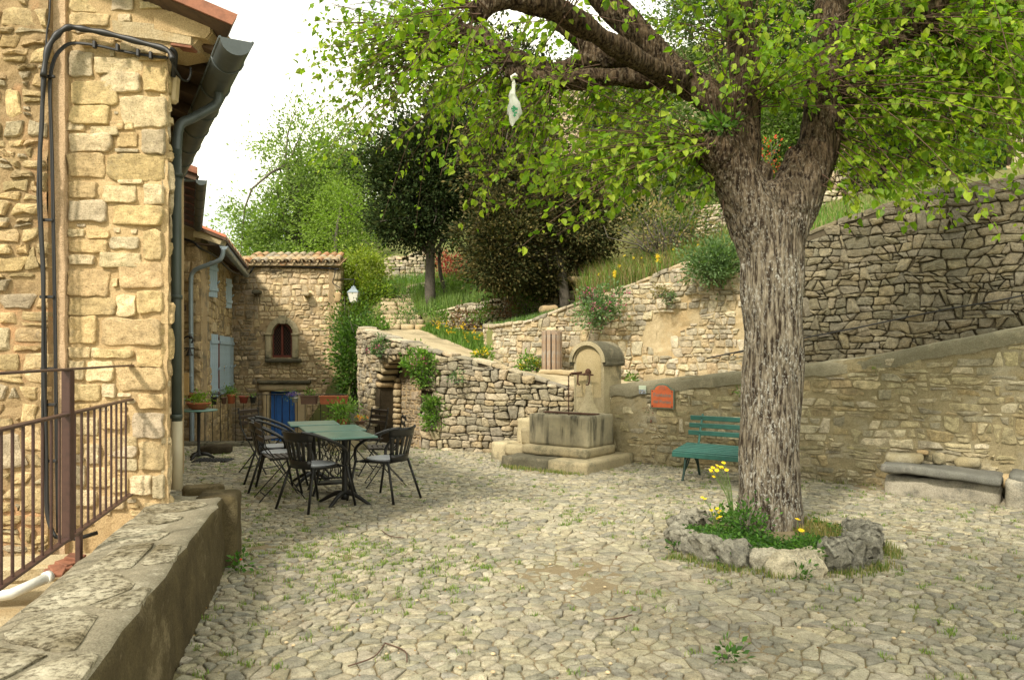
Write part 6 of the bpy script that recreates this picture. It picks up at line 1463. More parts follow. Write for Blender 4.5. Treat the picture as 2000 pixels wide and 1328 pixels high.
place(ac, 1, -1.38, 8.38, (-.80, .45), 'black armchair at the right end of the tables, back to the right', g1)
place(ac, 1, -2.72, 8.95, (1, .15), 'black armchair on the left side, nearer of the two side by side', g1)
place(ac, 1, -2.95, 9.55, (1, .0), 'black armchair on the left side, farther from the camera', g1)
fc = folding_chair(); g2 = 'dark folding slatted chairs'
place(fc, 0, -3.35, 10.3, (.85, -.35), 'folding chair standing apart at the far left of the tables', g2)
place(fc, 1, -2.55, 8.45, (.85, .45), 'folding chair wedged between the left armchairs and the front table', g2)
place(fc, 1, -1.55, 9.35, (-1, -.25), 'folding chair at the far right side of the tables', g2)
place(fc, 1, -1.95, 10.2, (-.7, -.7), 'farthest folding chair beside the green table ends, near the flower pots', g2)

# ================================================================ RAILING OF THE COURT, POTS
cr = thing('iron_railing', 'thin black iron railing between the cobbled square and the sunken court', 'railing', (-4.4, 13.4, 0)); RY = 13.35
xa, xb = -5.80, -2.87
for nm_, z in (('top_bar', .885), ('bottom_bar', .06)):
    m = M(); m.beam((xa, RY, z), (xb, RY, z), .03, .014); m.build(nm_, MT['iron'], cr)
k = 0; x = xa + .06
while x < xb:
    m = M(); th_r = .014 if (k == 21) else .0065; m.tube([(x, RY, .06), (x, RY, .88)], th_r, 6, False); m.build('baluster', MT['iron'], cr); x += .134; k += 1
m = M(); m.beam((-2.98, RY, 0), (-2.98, RY, .89), .05, .05, (0, 1, 0)); m.build('post', MT['iron'], cr)
for k in range(5): loose('kerb_stone', (-5.6 + k * .62, 13.36, .0), (.60, .34, .13), '', 'fountain_d', 40 + k, 0, .03, parent=cr, rough=.012)
def pot(name, lbl, px, py0, py1, w_px, Y, mat, plant=None, square=False, grp='pots hung along the railing'):
    c = P(px, py1, Y); h = (py1 - py0) * Y / F; r = w_px * Y / F / 2; t = thing(name, lbl, 'planter' if square else 'flower pot', tuple(c), grp); m = M()
    if square:
        d = .17
        m.add([c + V((sx * r * .93, sy * d * .42, 0)) for sx, sy in ((-1, -1), (1, -1), (1, 1), (-1, 1))] + [c + V((sx * r, sy * d * .5, h)) for sx, sy in ((-1, -1), (1, -1), (1, 1), (-1, 1))], [(3, 2, 1, 0), (0, 1, 5, 4), (1, 2, 6, 5), (2, 3, 7, 6), (3, 0, 4, 7)])
        m.build('trough', MT[mat], t); m = M()
        for a, b in (((-1, -1), (1, -1)), ((1, -1), (1, 1)), ((1, 1), (-1, 1)), ((-1, 1), (-1, -1))): m.beam(c + V((a[0] * r, a[1] * d * .5, h)), c + V((b[0] * r, b[1] * d * .5, h)), .02, .022)
        m.build('rim', MT[mat], t); m = M(); m.box(c + V((0, 0, h * .85)), (r * 1.9, d * .9, .01), .001); m.build('earth', MT['slope'], t)
    else:
        m.lathe([(r * .68, 0), (r * .9, h * .78), (r, h * .8), (r * 1.02, h), (r * .9, h), (r * .86, h * .86), (0, h * .86)], c, 18); m.build('pot', MT[mat], t)
    if plant: plant(t, c + V((0, 0, h)), r)
    return t
def pl_leaf(n, rx, rz, size, cols, seed, up=1):
    return lambda t, c, r: bush_geo('plant', t, (c.x, c.y, c.z + rz * .55 * up), (rx, rx * .8, rz), n, size, cols, seed=seed, hollow=.1)
pot('flower_pot', 'galvanised pot at the left end of the railing, by the tan panel', 356, 778, 790, 12, 13.2, 'zincpot', pl_leaf(60, .06, .05, .03, GRN, 1))
pot('flower_pot', 'dark red pot on the railing, half hidden behind the planted bowl', 374, 767, 783, 15, 13.2, 'potred', pl_leaf(40, .05, .04, .03, DKG, 2))
pot('flower_pot', 'black pot on the railing just right of the planted bowl', 418, 774, 790, 12, 13.2, 'potblack', pl_leaf(50, .06, .05, .03, DKG, 3))
pot('flower_pot', 'very small dark pot between the black pot and the leafy terracotta pot', 437, 776, 789, 11, 13.2, 'terra_dark', pl_leaf(30, .03, .12, .025, DKG, 4))
pot('flower_pot', 'terracotta pot with a bushy light green plant on the railing', 452, 770, 788, 17, 13.2, 'terracotta', pl_leaf(260, .09, .09, .035, GRN, 5))
pot('flower_pot', 'dull red pot with a few dry stems, left of the blue door', 476, 773, 787, 19, 13.2, 'potred', pl_leaf(30, .05, .05, .03, DRY, 6))
pot('flower_pot', 'last black pot before the blue door', 494, 774, 787, 13, 13.2, 'potblack', pl_leaf(50, .06, .06, .03, GRN, 7))
def lav(t, c, r):
    bush_geo('plant', t, (c.x - .03, c.y, c.z + .04), (.11, .08, .05), 120, .03, BLG, seed=8); pz = np.array(c) + RNG.normal(size=(170, 3)) * np.array([.055, .04, .025]) + np.array([-.03, 0, .055])
    leafcloud('flowers', pz, RNG.normal(size=(170, 3)), .022, [(.16, .09, .42), (.24, .14, .5)], MT['petal'], t)
pot('flower_pot', 'pale metal pot of purple flowers hung before the blue door', 576, 776, 786, 13, 13.15, 'zincpot', lav)
pot('window_box', 'grey-brown trough of small plants right of the blue door', 604, 773, 789, 30, 13.2, 'terra_dark', pl_leaf(160, .13, .05, .03, GRN, 9), True)
pot('window_box', 'long terracotta window box hung at the right end of the railing', 652, 774, 789, 52, 13.2, 'terracotta', None, True)
def lush(t, c, r): bush_geo('plant', t, (c.x, c.y, c.z + .14), (.17, .15, .15), 420, .06, GRN, seed=10, hollow=.2)
pot('flower_pot', 'large terracotta pot of lush green leaves on the ground below the long window box', 668, 818, 836, 22, 12.6, 'terracotta', lush, grp='pots standing at the end of the railing')
loose('stone_plinth', (-2.72, 12.7, .18), (.62, .3, .42), 'rough stone plinth carrying the flower pots at the end of the railing', 'fountain_b', 5, .3, .05, 'stone')
def orf(t, c, r):
    bush_geo('plant', t, (c.x, c.y, c.z + .02), (.10, .08, .04), 70, .03, GRN, seed=12); pz = np.array(c) + RNG.normal(size=(40, 3)) * np.array([.05, .03, .015]) + np.array([0, 0, .05])
    leafcloud('flowers', pz, RNG.normal(size=(40, 3)), .035, [(.75, .25, .02), (.8, .42, .03)], MT['petal'], t)
pot('flower_pot', 'low bowl of orange flowers on the stone plinth', 703, 821, 828, 24, 12.6, 'terra_dark', orf, grp='pots standing at the end of the railing')
# planted bowl on the round table
c = V((O.x, O.y, zt_ + .004)); t = thing('planter_bowl', 'wide terracotta bowl of bright green leaves on the round table', 'planter', tuple(c))
m = M(); m.lathe([(.09, 0), (.12, .02), (.168, .085), (.176, .088), (.178, .105), (.165, .105), (.15, .09), (0, .09)], c, 28); m.build('bowl', MT['terracotta'], t)
bush_geo('plant', t, (c.x, c.y, c.z + .15), (.155, .14, .065), 620, .032, LIM, seed=14, hollow=.0)
# hanging tan panel, wall lantern, bracket with bell, step, mat
c = P(358, 750, 11.3); m = M(); m.box(c, (.165, .012, .33), .004, Matrix.Rotation(.12, 3, 'Z')); tag(m.build('hanging_panel', MT['tanpanel']), 'plain tan panel hanging on the house wall above the round table', 'panel')
wlm = thing('wall_lantern', 'black wrought iron wall lantern with ochre glass and a small bell', 'lamp', tuple(P(360, 660, 11.4))); Yl = 11.4
m = M(); m.box(P(351, 664, Yl), (.06, .06, .17), .01); m.build('lantern_glass', MT['yellowbox'], wlm)
m = M(); m.lathe([(.05, 0), (.06, .02), (.03, .1), (.015, .16), (.0, .2)], P(350, 652, Yl), 8); 
for e in (-1, 1): m.beam(P(351 + e * 4.5, 675, Yl - .03), P(351 + e * 4.5, 652, Yl - .03), .008, .008, (0, 1, 0))
m.build('lantern_frame', MT['iron'], wlm)
m = M(); m.tube(cpts([(343, 682), (365, 680), (380, 680)], Yl), .012, 6); m.tube(smooth_path(cpts([(356, 676), (358, 663), (366, 657), (374, 659), (377, 664), (374, 670)], Yl)), .014, 6); m.tube(smooth_path(cpts([(344, 684), (352, 690), (366, 682)], Yl)), .008, 6)
m.lathe([(.02, 0), (.03, .03), (.02, .05), (0, .06)], P(372, 662, Yl), 8); m.build('bracket', MT['iron'], wlm)
m = M(); m.lathe([(.001, .10), (.02, .095), (.03, .06), (.045, .02), (.062, 0), (.055, .0)], P(370, 695, Yl), 14); m.tube([P(370, 695, Yl) + V((0, 0, .1)), P(370, 681, Yl)], .006, 5); m.build('bell', MT['iron'], wlm)
loose('door_step', (-4.95, 11.15, .05), (.32, .5, .16), 'pale stone doorstep at the foot of the dim house wall', 'lintel', 2, .3, .02, 'step', .006)
m = M(); m.box((-4.42, 11.35, .018), (.52, .34, .022), .006, Matrix.Rotation(.05, 3, 'Z')); dm = m.build('doormat', MT['mat']); tag(dm, 'black rubber doormat lying before the round table', 'doormat')
for k in range(11): m = M(); m.box((-4.42 + (k - 5) * .045, 11.35, .033), (.02, .31, .012), .003, Matrix.Rotation(.05, 3, 'Z')); m.build('rib', MT['mat'], dm)
loose('loose_stone', (-4.75, 12.3, .05), (.5, .3, .16), 'dark rough stone lying in the corner behind the doormat', 'gap_dark', 6, .2)
# ================================================================ THE BIG LINDEN
TB = V((2.24, 6.72, 0)); TYY = 6.72
def T3(px, py, dy=0.0): Y = TYY + dy; return P(px, py, Y)
lin = thing('linden_tree', 'big linden tree with ridged grey trunk and fresh green leaves, ringed by rocks', 'tree', tuple(TB))
tm = M()
def limb(pts, rs, n=16):
    sp = smooth_path([V(p) for p in pts], 5); k = len(pts); r = []
    for i in range(k - 1): r += [rs[i] + (rs[i + 1] - rs[i]) * j / 5 for j in range(5)]
    tm.tube(sp, r + [rs[-1]], n)
limb([T3(1500, 1075), T3(1501, 1040), T3(1505, 900), T3(1508, 750), T3(1507, 600), T3(1507, 500), T3(1512, 430)], [.31, .272, .254, .246, .252, .262, .27], 24)
limb([T3(1508, 520), T3(1478, 430, -.02), T3(1440, 350, -.05), T3(1405, 300, -.08), T3(1395, 285, -.1)], [.24, .24, .20, .19, .13])                     # left stub with the big knob
limb([T3(1440, 345, -.02), T3(1450, 260, .05), T3(1400, 200, .15), T3(1330, 150, .25), T3(1260, 80, .3), T3(1200, 20, .4), T3(1120, -60, .5)], [.15, .155, .15, .13, .12, .11, .09])
limb([T3(1300, 120, .3), T3(1180, 110, .5), T3(1080, 140, .7), T3(1000, 110, .8), T3(930, 75, .9), T3(890, 60, .95)], [.10, .092, .085, .075, .07, .08])
limb([T3(1330, 160, .2), T3(1200, 150, .3), T3(1090, 160, .4), T3(990, 140, .5)], [.095, .085, .078, .06])
limb([T3(1190, 130, .5), T3(1110, 60, .6), T3(1060, 10, .7), T3(1000, -60, .8)], [.07, .065, .06, .05])
limb([T3(1330, 160, .1), T3(1240, 115, -.2), T3(1150, 58, -.6), T3(1070, 14, -.9), T3(1000, 0, -1.0), T3(955, 12, -1.05), T3(938, 34, -1.05)], [.095, .09, .085, .085, .08, .075, .045])          # near bough crossing the top
limb([T3(1520, 470), T3(1560, 380, .05), T3(1600, 280, .12), T3(1610, 160, .15), T3(1620, 60, .2), T3(1640, -60, .3), T3(1680, -250, .4)], [.22, .205, .175, .155, .145, .135, .11])
limb([T3(1470, 380, -.05), T3(1540, 380, .0), T3(1570, 300, .1)], [.12, .17, .15])
limb([T3(1450, 300, .05), T3(1460, 200, .1), T3(1450, 80, .2), T3(1440, -60, .3), T3(1440, -260, .4)], [.14, .13, .12, .11, .09])
limb([T3(1610, 200, .15), T3(1700, 120, .1), T3(1800, 40, .0), T3(1900, -60, -.1)], [.12, .09, .08, .07])
limb([T3(1600, 250, .1), T3(1660, 140, .6), T3(1740, 40, 1.1), T3(1850, -80, 1.6)], [.11, .10, .09, .07])
def knob(p, r):
    tm.lathe([(r * sin(pi * i / 8), -r * cos(pi * i / 8)) for i in range(1, 8)], p, 14)
KN = [(T3(1400, 292, -.12), .20), (T3(1425, 265, -.05), .15), (T3(880, 58, .95), .13), (T3(935, 75, .9), .10), (T3(1000, 125, .6), .09), (T3(1090, 25, .65), .09), (T3(940, 20, -1.05), .085), (T3(1452, 205, .1), .10), (T3(1610, 160, .1), .16), (T3(1550, 400, -.06), .16), (T3(1800, 40, 0), .12), (T3(1330, 150, .2), .15), (T3(1480, 345, .05), .12)]
for p, r in KN: knob(p, r)
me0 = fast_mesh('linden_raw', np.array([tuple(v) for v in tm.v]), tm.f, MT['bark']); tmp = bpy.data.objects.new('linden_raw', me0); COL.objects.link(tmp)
rmod = tmp.modifiers.new('r', 'REMESH'); rmod.mode = 'VOXEL'; rmod.voxel_size = .0135; smod = tmp.modifiers.new('s', 'SMOOTH'); smod.iterations = 5; smod.factor = .6
bpy.context.view_layer.update(); tme = bpy.data.meshes.new_from_object(tmp.evaluated_get(bpy.context.evaluated_depsgraph_get())); bpy.data.objects.remove(tmp)
n = len(tme.vertices); co = np.empty(n * 3, np.float32); no = np.empty(n * 3, np.float32); tme.vertices.foreach_get('co', co); tme.vertices.foreach_get('normal', no); co = co.reshape(-1, 3); no = no.reshape(-1, 3)
for i in range(n):
    x, y, z = co[i].tolist(); k = mn.noise(V((x * 24, y * 24, z * 3.6))); k2 = mn.noise(V((x * 4, y * 4, z * 2.0 + 5)))
    co[i] += no[i] * (.017 * (.30 - abs(k)) * 1.6 + .034 * k2)
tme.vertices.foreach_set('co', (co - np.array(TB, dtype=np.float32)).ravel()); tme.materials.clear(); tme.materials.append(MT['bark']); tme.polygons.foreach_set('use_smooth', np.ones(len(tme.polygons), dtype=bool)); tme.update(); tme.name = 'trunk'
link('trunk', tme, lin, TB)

# shoots with leaves
rl_ = np.random.default_rng(77); shoots = M(); LP = []; LD = []; LS = []
def shoot(p, d, L, r=.0055, sag=.12, leafs=.045, start=.18, sz=.075):
    p = np.array(p, float); d = np.array(d, float); d /= np.linalg.norm(d); n = 7; side = rl_.normal(size=3) * .08; pts = []
    e_ = p + d * L + side + np.array([0, 0, -sag * L])
    if e_[1] < 2.4 or HY - F * (e_[2] - H) / e_[1] > 470: return
    if e_[1] < 6.7 and 1390 < 1000 + F * e_[0] / e_[1] < 1620 and HY - F * (e_[2] - H) / e_[1] > 300: return
    for i in range(n + 1):
        t = i / n; pts.append(p + d * L * t + side * L * t * t + np.array([0, 0, -sag * L * t * t]))
    shoots.tube(pts, [r * (1 - .75 * i / n) for i in range(n + 1)], 5, False)
    s = start * L
    while s < L:
        t = s / L; q = p + d * s + side * L * t * t + np.array([0, 0, -sag * L * t * t]); a = rl_.normal(size=3); a -= a.dot(d) * d; a /= np.linalg.norm(a) + 1e-6
        ld = a * .8 + d * .5 + np.array([0, 0, -.55]); 
        for _ in range(int(rl_.integers(2, 4))):
            j_ = rl_.normal(size=3); LP.append(q + a * rl_.uniform(.005, .04) + j_ * .014); LD.append(ld + j_ * .45); LS.append(sz * rl_.choice([rl_.uniform(.35, .75), rl_.uniform(.7, 1.25)]))
        s += leafs * rl_.uniform(1.0, 3.0)
    # side twig
    if L > .7 and rl_.random() < .55:
        t = rl_.uniform(.3, .7); q = p + d * L * t + side * L * t * t; dd = d + rl_.normal(size=3) * .6; shoot(q, dd, L * .45, r * .6, sag, leafs, .1, sz)
def fan(p, n, main, spread, L0, L1, sag=.12, leafs=.05, sz=.066, r=.006, start=.18):
    for _ in range(n): shoot(p + V(rl_.normal(size=3) * .05), np.array(main) + rl_.normal(size=3) * spread, rl_.uniform(L0, L1), r, sag, leafs, start, sz)
fan(T3(1400, 290, -.12), 64, (-1.0, -.15, -.10), .33, .9, 2.0, .16)
fan(T3(1425, 262, -.05), 16, (-.3, -.3, 1), .5, .8, 1.5, .0)
fan(T3(1330, 150, .45), 22, (-.9, .3, -.35), .40, .8, 1.6, .2)
fan(T3(1200, 120, .6), 20, (-.6, .2, -.7), .45, .6, 1.3, .2)
fan(T3(1090, 150, .5), 34, (-.6, -.2, -.7), .45, .6, 1.3, .22)
fan(T3(1000, 130, .6), 34, (-.8, -.2, -.55), .45, .6, 1.4, .2)
fan(T3(880, 60, .95), 66, (-1.0, -.1, -.16), .40, .8, 1.75, .20, .075, .058)
fan(T3(930, 75, .9), 34, (-.7, 0, -.5), .45, .7, 1.4, .2)
fan(T3(890, 80, .9), 34, (-1.0, -.1, -.42), .26, .9, 1.7, .20, .07, .06)
fan(T3(880, 50, .95), 24, (-.7, 0, .7), .4, .8, 1.6, .0, .09, .05)
fan(T3(1090, 25, .65), 16, (-.3, 0, .8), .5, .7, 1.4, .0)
fan(T3(940, 20, -1.05), 22, (-.8, -.1, .2), .5, .5, 1.1, .2)
fan(T3(1100, 15, -.9), 14, (0, -.2, .8), .6, .5, 1.0, .0)
fan(T3(1452, 205, .1), 22, (.2, -.5, .55), .45, .8, 1.4, .0)
fan(T3(1452, 205, .1), 18, (1.0, -.5, .2), .35, .9, 1.6, .05)
fan(T3(1610, 170, .1), 60, (1.0, -.1, -.12), .33, 1.0, 2.3, .14, .047, .068)
fan(T3(1620, 60, .2), 44, (1.0, -.3, .05), .40, 1.0, 2.2, .12, .047, .068)
fan(T3(1600, 250, .1), 34, (1.0, .1, -.30), .33, .9, 1.9, .15)
fan(T3(1800, 40, 0), 60, (.8, -.1, -.5), .50, .8, 1.8, .16, .047, .068)
fan(T3(1850, -60, 1.6), 40, (.5, .1, -.7), .6, .8, 1.8, .1)
fan(T3(1930, -40, -.1), 40, (.7, 0, -.6), .55, .8, 1.9, .1)
fan(T3(1550, 400, -.1), 3, (.2, -.5, .9), .4, .4, .8)
fan(T3(1440, -60, .3), 20, (-.1, -.1, .6), .7, .7, 1.5); fan(T3(1450, 80, .2), 26, (-.5, -.6, .1), .6, .6, 1.3, .1)
# out-of-frame upper crown, which shades the square
for c_ in [T3(1200, -160, .3), T3(1440, -260, .4), T3(1680, -250, .4), T3(1900, -160, .2), T3(1850, -80, 1.6), T3(1120, -60, .5), T3(2100, -120, 0)]:
    fan(c_, 34, (0, 0, .55), .8, .9, 2.0, .05, .10, .10)
# dangling low sprays beside the fork
for (a, b, dx, dz) in [(1400, 330, -.3, -.9), (1420, 350, .0, -1), (1380, 330, -.6, -.7), (1640, 330, .5, -.8), (1680, 330, .6, -.7), (1640, 300, .9, -.5), (1760, 300, .5, -.8), (1720, 320, .3, -.9)]:
    fan(T3(a, b, -.1), 3, (dx, -.1, dz), .25, .35, .6, .1, .04, .08)
sh_o = shoots.build('shoots', MT['twig'], lin); sh_o['kind'] = 'stuff'
LP = np.array(LP); LD = np.array(LD); LS = np.array(LS)
# keep the view of the trunk itself fairly clear of leaves in front
px_ = 1000 + F * LP[:, 0] / LP[:, 1]; py_ = HY - F * (LP[:, 2] - H) / LP[:, 1]
bad = ((px_ > 1080) & (px_ < 1480) & (py_ > 40) & (py_ < 270) & (LP[:, 1] < 7.0) & (rl_.random(len(LP)) < .6)) | (px_ > 1395) & (px_ < 1610) & (py_ > 330) & (LP[:, 1] < 6.8) | (py_ > 520) | (LP[:, 1] < 2.2)
LP, LD, LS, px_, py_ = LP[~bad], LD[~bad], LS[~bad], px_[~bad], py_[~bad]
lc = leafcols(len(LP), [(.20, .30, .025), (.26, .35, .03), (.13, .23, .02), (.31, .39, .04), (.17, .29, .02)], .25, rl_)
up_ = rl_.normal(size=(len(LP), 3)) * .55 + np.array([0, -.25, 1.0]); LV, LF = scatter(LP, LD, up_, LS, LEAF_V, LEAF_F)
kk = len(LEAF_V); scr = (LS / LP[:, 1]) * ((px_ > -10) & (px_ < 2010) & (py_ > -10)); order = np.argsort(-scr); big, rest = order[:300], order[300:]
V3 = LV.reshape(-1, kk, 3)
for i in big:
    o_ = V3[i].mean(0); link('leaf', fast_mesh('leaf', V3[i] - o_, LEAF_F, MT['leaf'], np.tile(lc[i], (kk, 1)), smooth=False), lin, o_)
vs = V3[rest].reshape(-1, 3); fs = (LEAF_F[None] + (np.arange(len(rest)) * kk)[:, None, None]).reshape(-1, 3); o_ = vs.mean(0)
q = link('leaves', fast_mesh('leaves', vs - o_, fs, MT['leaf'], np.repeat(lc[rest], kk, axis=0), smooth=False), lin, o_); q['kind'] = 'stuff'
print('linden leaves', len(LP), 'trunk verts', n)
# small green tuft growing on the knob
bush('dark green mistletoe-like tuft growing on top of the left knob of the linden', 'plant', 'epiphyte_tuft', tuple(T3(1412, 250, -.22)), (.13, .10, .09), 300, .06, [(.07, .15, .02), (.10, .19, .03)], seed=8, stems=3)

# plastic bag caught in the branches
bg_ = thing('plastic_bag', 'white plastic bag with a green print caught on a twig of the linden', 'bag', tuple(T3(1003, 200, .1)))
m = M(); prof = [(156, 1.5, 0), (164, 3.5, 0), (172, 3, 0), (180, 5, -1), (190, 7, -2), (200, 10, 1), (210, 13, 3), (222, 13, 2), (232, 9, 0), (240, 5, -2), (247, 1.5, -2)]; vs = []; ns = 14; u_ = 6.0 / F * 1.0
for py, r, dx in prof:
    for j in range(ns):
        a = 2 * pi * j / ns; rr_ = r * (1 + .22 * sin(3 * a + py * .2) + .12 * sin(7 * a + py)); vs.append(T3(1003 + dx + cos(a) * rr_, py, -.5 + sin(a) * rr_ * .45 * u_))
m.add(vs, [(i * ns + j, i * ns + (j + 1) % ns, (i + 1) * ns + (j + 1) % ns, (i + 1) * ns + j) for i in range(len(prof) - 1) for j in range(ns)], True)
va = np.array([tuple(v) for v in m.v]); o_ = va.mean(0); link('bag_body', fast_mesh('bag_body', va - o_, m.f, MT['bag'], np.tile((.86, .88, .84), (len(va), 1)), smooth=True), bg_, o_)
m = M(); m.tube([T3(1001, 158, -.5), T3(999, 150, -.5), T3(1006, 146, -.5), T3(1010, 150, -.5)], .012, 6); m.build('knot', MT['bag'] if False else MT['lampglass'], bg_)
for (a, b, w_, h_) in [(1004, 210, 6, 4), (1008, 213, 4, 6), (1003, 217, 5, 4), (1007, 221, 6, 3), (1005, 226, 4, 4), (1001, 213, 3, 5)]:
    m = M(); m.box(T3(a, b, -.5 - 13 * .45 * u_ - .012), (w_ * TYY / F, .004, h_ * TYY / F), .001, Matrix.Rotation(a * 1.7, 3, 'Y')); m.build('print_patch', MT['baggreen'], bg_)

# ================================================================ TREE RING
ring = []; rk = random.Random(12); cx, cy, ra, rb = 2.14, 6.42, .74, .77
RK = [(-150, .34, .20, .19, 'k'), (-128, .26, .18, .20, 'k'), (-110, .22, .16, .17, 'w'), (-96, .40, .22, .19, 'c'), (-84, .16, .10, .20, 'c'), (-66, .33, .24, .25, 'k'), (-44, .28, .24, .27, 'k'), (-25, .26, .22, .20, 'k'), (-6, .34, .26, .25, 'k'), (16, .22, .16, .12, 'k'), (52, .24, .16, .13, 'k'), (80, .30, .18, .08, 'k'), (108, .22, .15, .10, 'k'), (130, .28, .18, .18, 'k'), (150, .24, .18, .17, 'k'), (168, .22, .17, .14, 'k'), (186, .24, .18, .14, 'k'), (198, .2, .16, .12, 'k')]
DESC = ['low front-left', 'knobbly grey', 'small smooth pale', 'large pale wedge-shaped', 'narrow pale upright', 'dark pitted', 'tall pitted grey', 'dark hollowed', 'tall crusty right-hand', 'low back-right', 'brown flat-topped', 'low hidden', 'low mossy', 'rounded back-left', 'grey back-left', 'small left', 'left-hand', 'lowest left']
ckarst = {'k': (.40, .385, .32), 'w': (.55, .51, .41), 'c': (.62, .56, .42)}
for i, (ang, w_, d_, h_, kd) in enumerate(RK):
    h_ *= .84; a = radians(ang); f = 1.08 if kd == 'c' and w_ > .3 else 1; p = V((cx + cos(a) * ra * f, cy + sin(a) * rb * f, h_ / 2 - .02)); vs, fs = subdiv_box((0, 0, 0), (w_, d_, h_ + .05), .017, 0, None, 0, min(w_, d_, h_) * .42); R = Matrix.Rotation(a + pi / 2, 3, 'Z'); m = M(); o_ = []
    for v in vs:
        s_ = v * 9 + V((i * 5.1, 0, 0)); am = .030 if kd == 'k' else .014
        if kd == 'c' and w_ > .3: v = V((v.x * (1 - max(0, v.z) * 3.0), v.y, v.z))
        v = v + V(mn.noise_vector(s_)) * am * 1.8 + V(mn.noise_vector(s_ * 2.6)) * am * 1.1 + V(mn.noise_vector(s_ * 6)) * am * .6; o_.append(R @ v + p)
    va = np.array([tuple(v) for v in o_]); c0 = va.mean(0); me = fast_mesh('ring_rock', va - c0, fs, MT['karst'] if kd == 'k' else MT['stone_pale'], np.tile(ckarst[kd], (len(va), 1)))
    q = link('ring_rock', me, None, c0)
    tag(q, DESC[i] + ' rock of the ring round the linden trunk', 'rock', 'rocks ringing the foot of the linden')
# soil mound and plants inside
m = M(); n1, n2 = 8, 32; vs = [(cx, cy, .10)]
for i in range(1, n1 + 1):
    for j in range(n2): a = 2 * pi * j / n2; r = i / n1; x, y = cx + cos(a) * ra * .99 * r, cy + sin(a) * rb * .99 * r; vs.append((x, y, .11 - .08 * r * r + .02 * mn.noise(V((x * 5, y * 5, 0)))))
fs = [(0, 1 + j, 1 + (j + 1) % n2) for j in range(n2)] + [(1 + (i - 1) * n2 + j, 1 + i * n2 + j, 1 + i * n2 + (j + 1) % n2, 1 + (i - 1) * n2 + (j + 1) % n2) for i in range(1, n1) for j in range(n2)]
m.add(vs, fs, True); tag(m.build('tree_pit_soil', MT['soil']), kind='structure')
rg_ = np.random.default_rng(3)
def polar(n, a0, a1, r0, r1, z=.09):
    a = np.radians(rg_.uniform(a0, a1, n)); r = np.sqrt(rg_.uniform(r0 ** 2, r1 ** 2, n)); return np.stack([cx + np.cos(a) * ra * r, cy + np.sin(a) * rb * r, np.full(n, z) + (1 - r) * .01], 1)
CLOV = [(.05, .13, .02), (.07, .17, .025), (.10, .22, .03), (.04, .10, .015)]
pz = np.concatenate([polar(2300, 170, 262, .25, .92), polar(1100, 262, 320, .42, .90), polar(260, -40, 40, .7, .95)]); pz[:, 2] += rg_.uniform(0, .055, len(pz)) 
leafcloud('ground_cover', pz, rg_.normal(size=(len(pz), 3)) * np.array([1, 1, .3]) + np.array([0, 0, .25]), .034, CLOV, MT['foliage'], ids=(np.floor(pz[:, 0] * 12).astype(int) * 7 + np.floor(pz[:, 1] * 12).astype(int)) % 40)
tag(bpy.data.objects['ground_cover'], 'dense green clover inside the rock ring', 'ground cover')
pz = polar(240, -30, 100, .35, .9, .09); blades('dry_grass', pz, .06, [(.34, .27, .12), (.28, .24, .1), (.16, .2, .05)], seed=4, per=8)
bush('thick dark green herb clump at the left foot of the linden trunk', 'plant', 'herb_clump', (1.93, 6.32, .20), (.13, .12, .13), 650, .034, CLOV, seed=3)
bush('leafy weed between the two rocks at the front of the ring', 'plant', 'herb_clump', (2.20, 5.66, .15), (.07, .06, .12), 220, .034, CLOV, seed=5, stems=3)
def flower_plant(lbl, base, stems, col=(.85, .62, .02), hs=.35, leaf=True, name='yellow_flower', fr=.016, seed=1, grp=None, leafn=120, spread=.1):
    rg2 = np.random.default_rng(seed); t = thing(name, lbl, 'flower', base, grp); m = M(); b = V(base)
    for (dx, dy, h) in stems:
        tip = b + V((dx, dy, h)); m.tube(smooth_path([b + V((dx * .1, dy * .1, 0)), b + V((dx * .4, dy * .4, h * .6)), tip], 3), .0028, 5)
        f = M(); k = 11; c0 = tip
        tl = V((rg2.normal() * .25, -.5 + rg2.normal() * .2, 1)).normalized(); x = tl.orthogonal().normalized(); y = tl.cross(x)
        vs = [c0 + tl * .004]
        for j in range(k * 2): a = pi * j / k; r = fr * (1 if j % 2 == 0 else .72); vs.append(c0 + x * cos(a) * r + y * sin(a) * r)
        f.add(vs, [(0, 1 + j, 1 + (j + 1) % (2 * k)) for j in range(2 * k)], False); f.lathe([(fr * .35, .002), (fr * .25, .008), (0, .010)], c0, 8, True, tl)
        va = np.array([tuple(v) for v in f.v]); o_ = va.mean(0); link('flower_head', fast_mesh('flower_head', va - o_, f.f, MT['petal'], np.tile(col, (len(va), 1)), smooth=False), t, o_)
    m.build('stems', MT['bench'] if False else MT['stemgreen'], t)
    if leaf: bush_geo('leaves', t, (b.x, b.y, b.z + .06), (spread, spread * .8, .08), leafn, .045, CLOV, seed=seed)
    return t
MT['stemgreen'] = plain('stem_green', (.13, .2, .05), .7)
st_ = [(-.20, -.02, .52), (-.17, -.04, .50), (-.155, 0, .535), (-.13, -.03, .53), (-.10, 0, .56), (-.20, .02, .48), (-.08, -.02, .50), (-.185, .0, .44), (-.14, .02, .52), (-.115, .01, .515), (-.22, -.03, .50)]
flower_plant('tall clump of yellow flowers leaning left beside the linden trunk', (1.96, 6.75, .08), st_, seed=2, fr=.022, leafn=160)
flower_plant('lower yellow flowers at the back left of the rock ring', (1.80, 6.78, .06), [(-.04, 0, .16), (.02, -.02, .14), (-.02, .01, .12), (.03, -.03, .11), (0, -.04, .18), (.04, .0, .15), (-.12, .0, .27), (-.10, -.02, .26), (.0, -.06, .10)], seed=4, fr=.020, leafn=80)
flower_plant('single dandelion right at the trunk foot', (2.38, 6.40, .12), [(0, 0, .10)], seed=6, fr=.028, leaf=False)
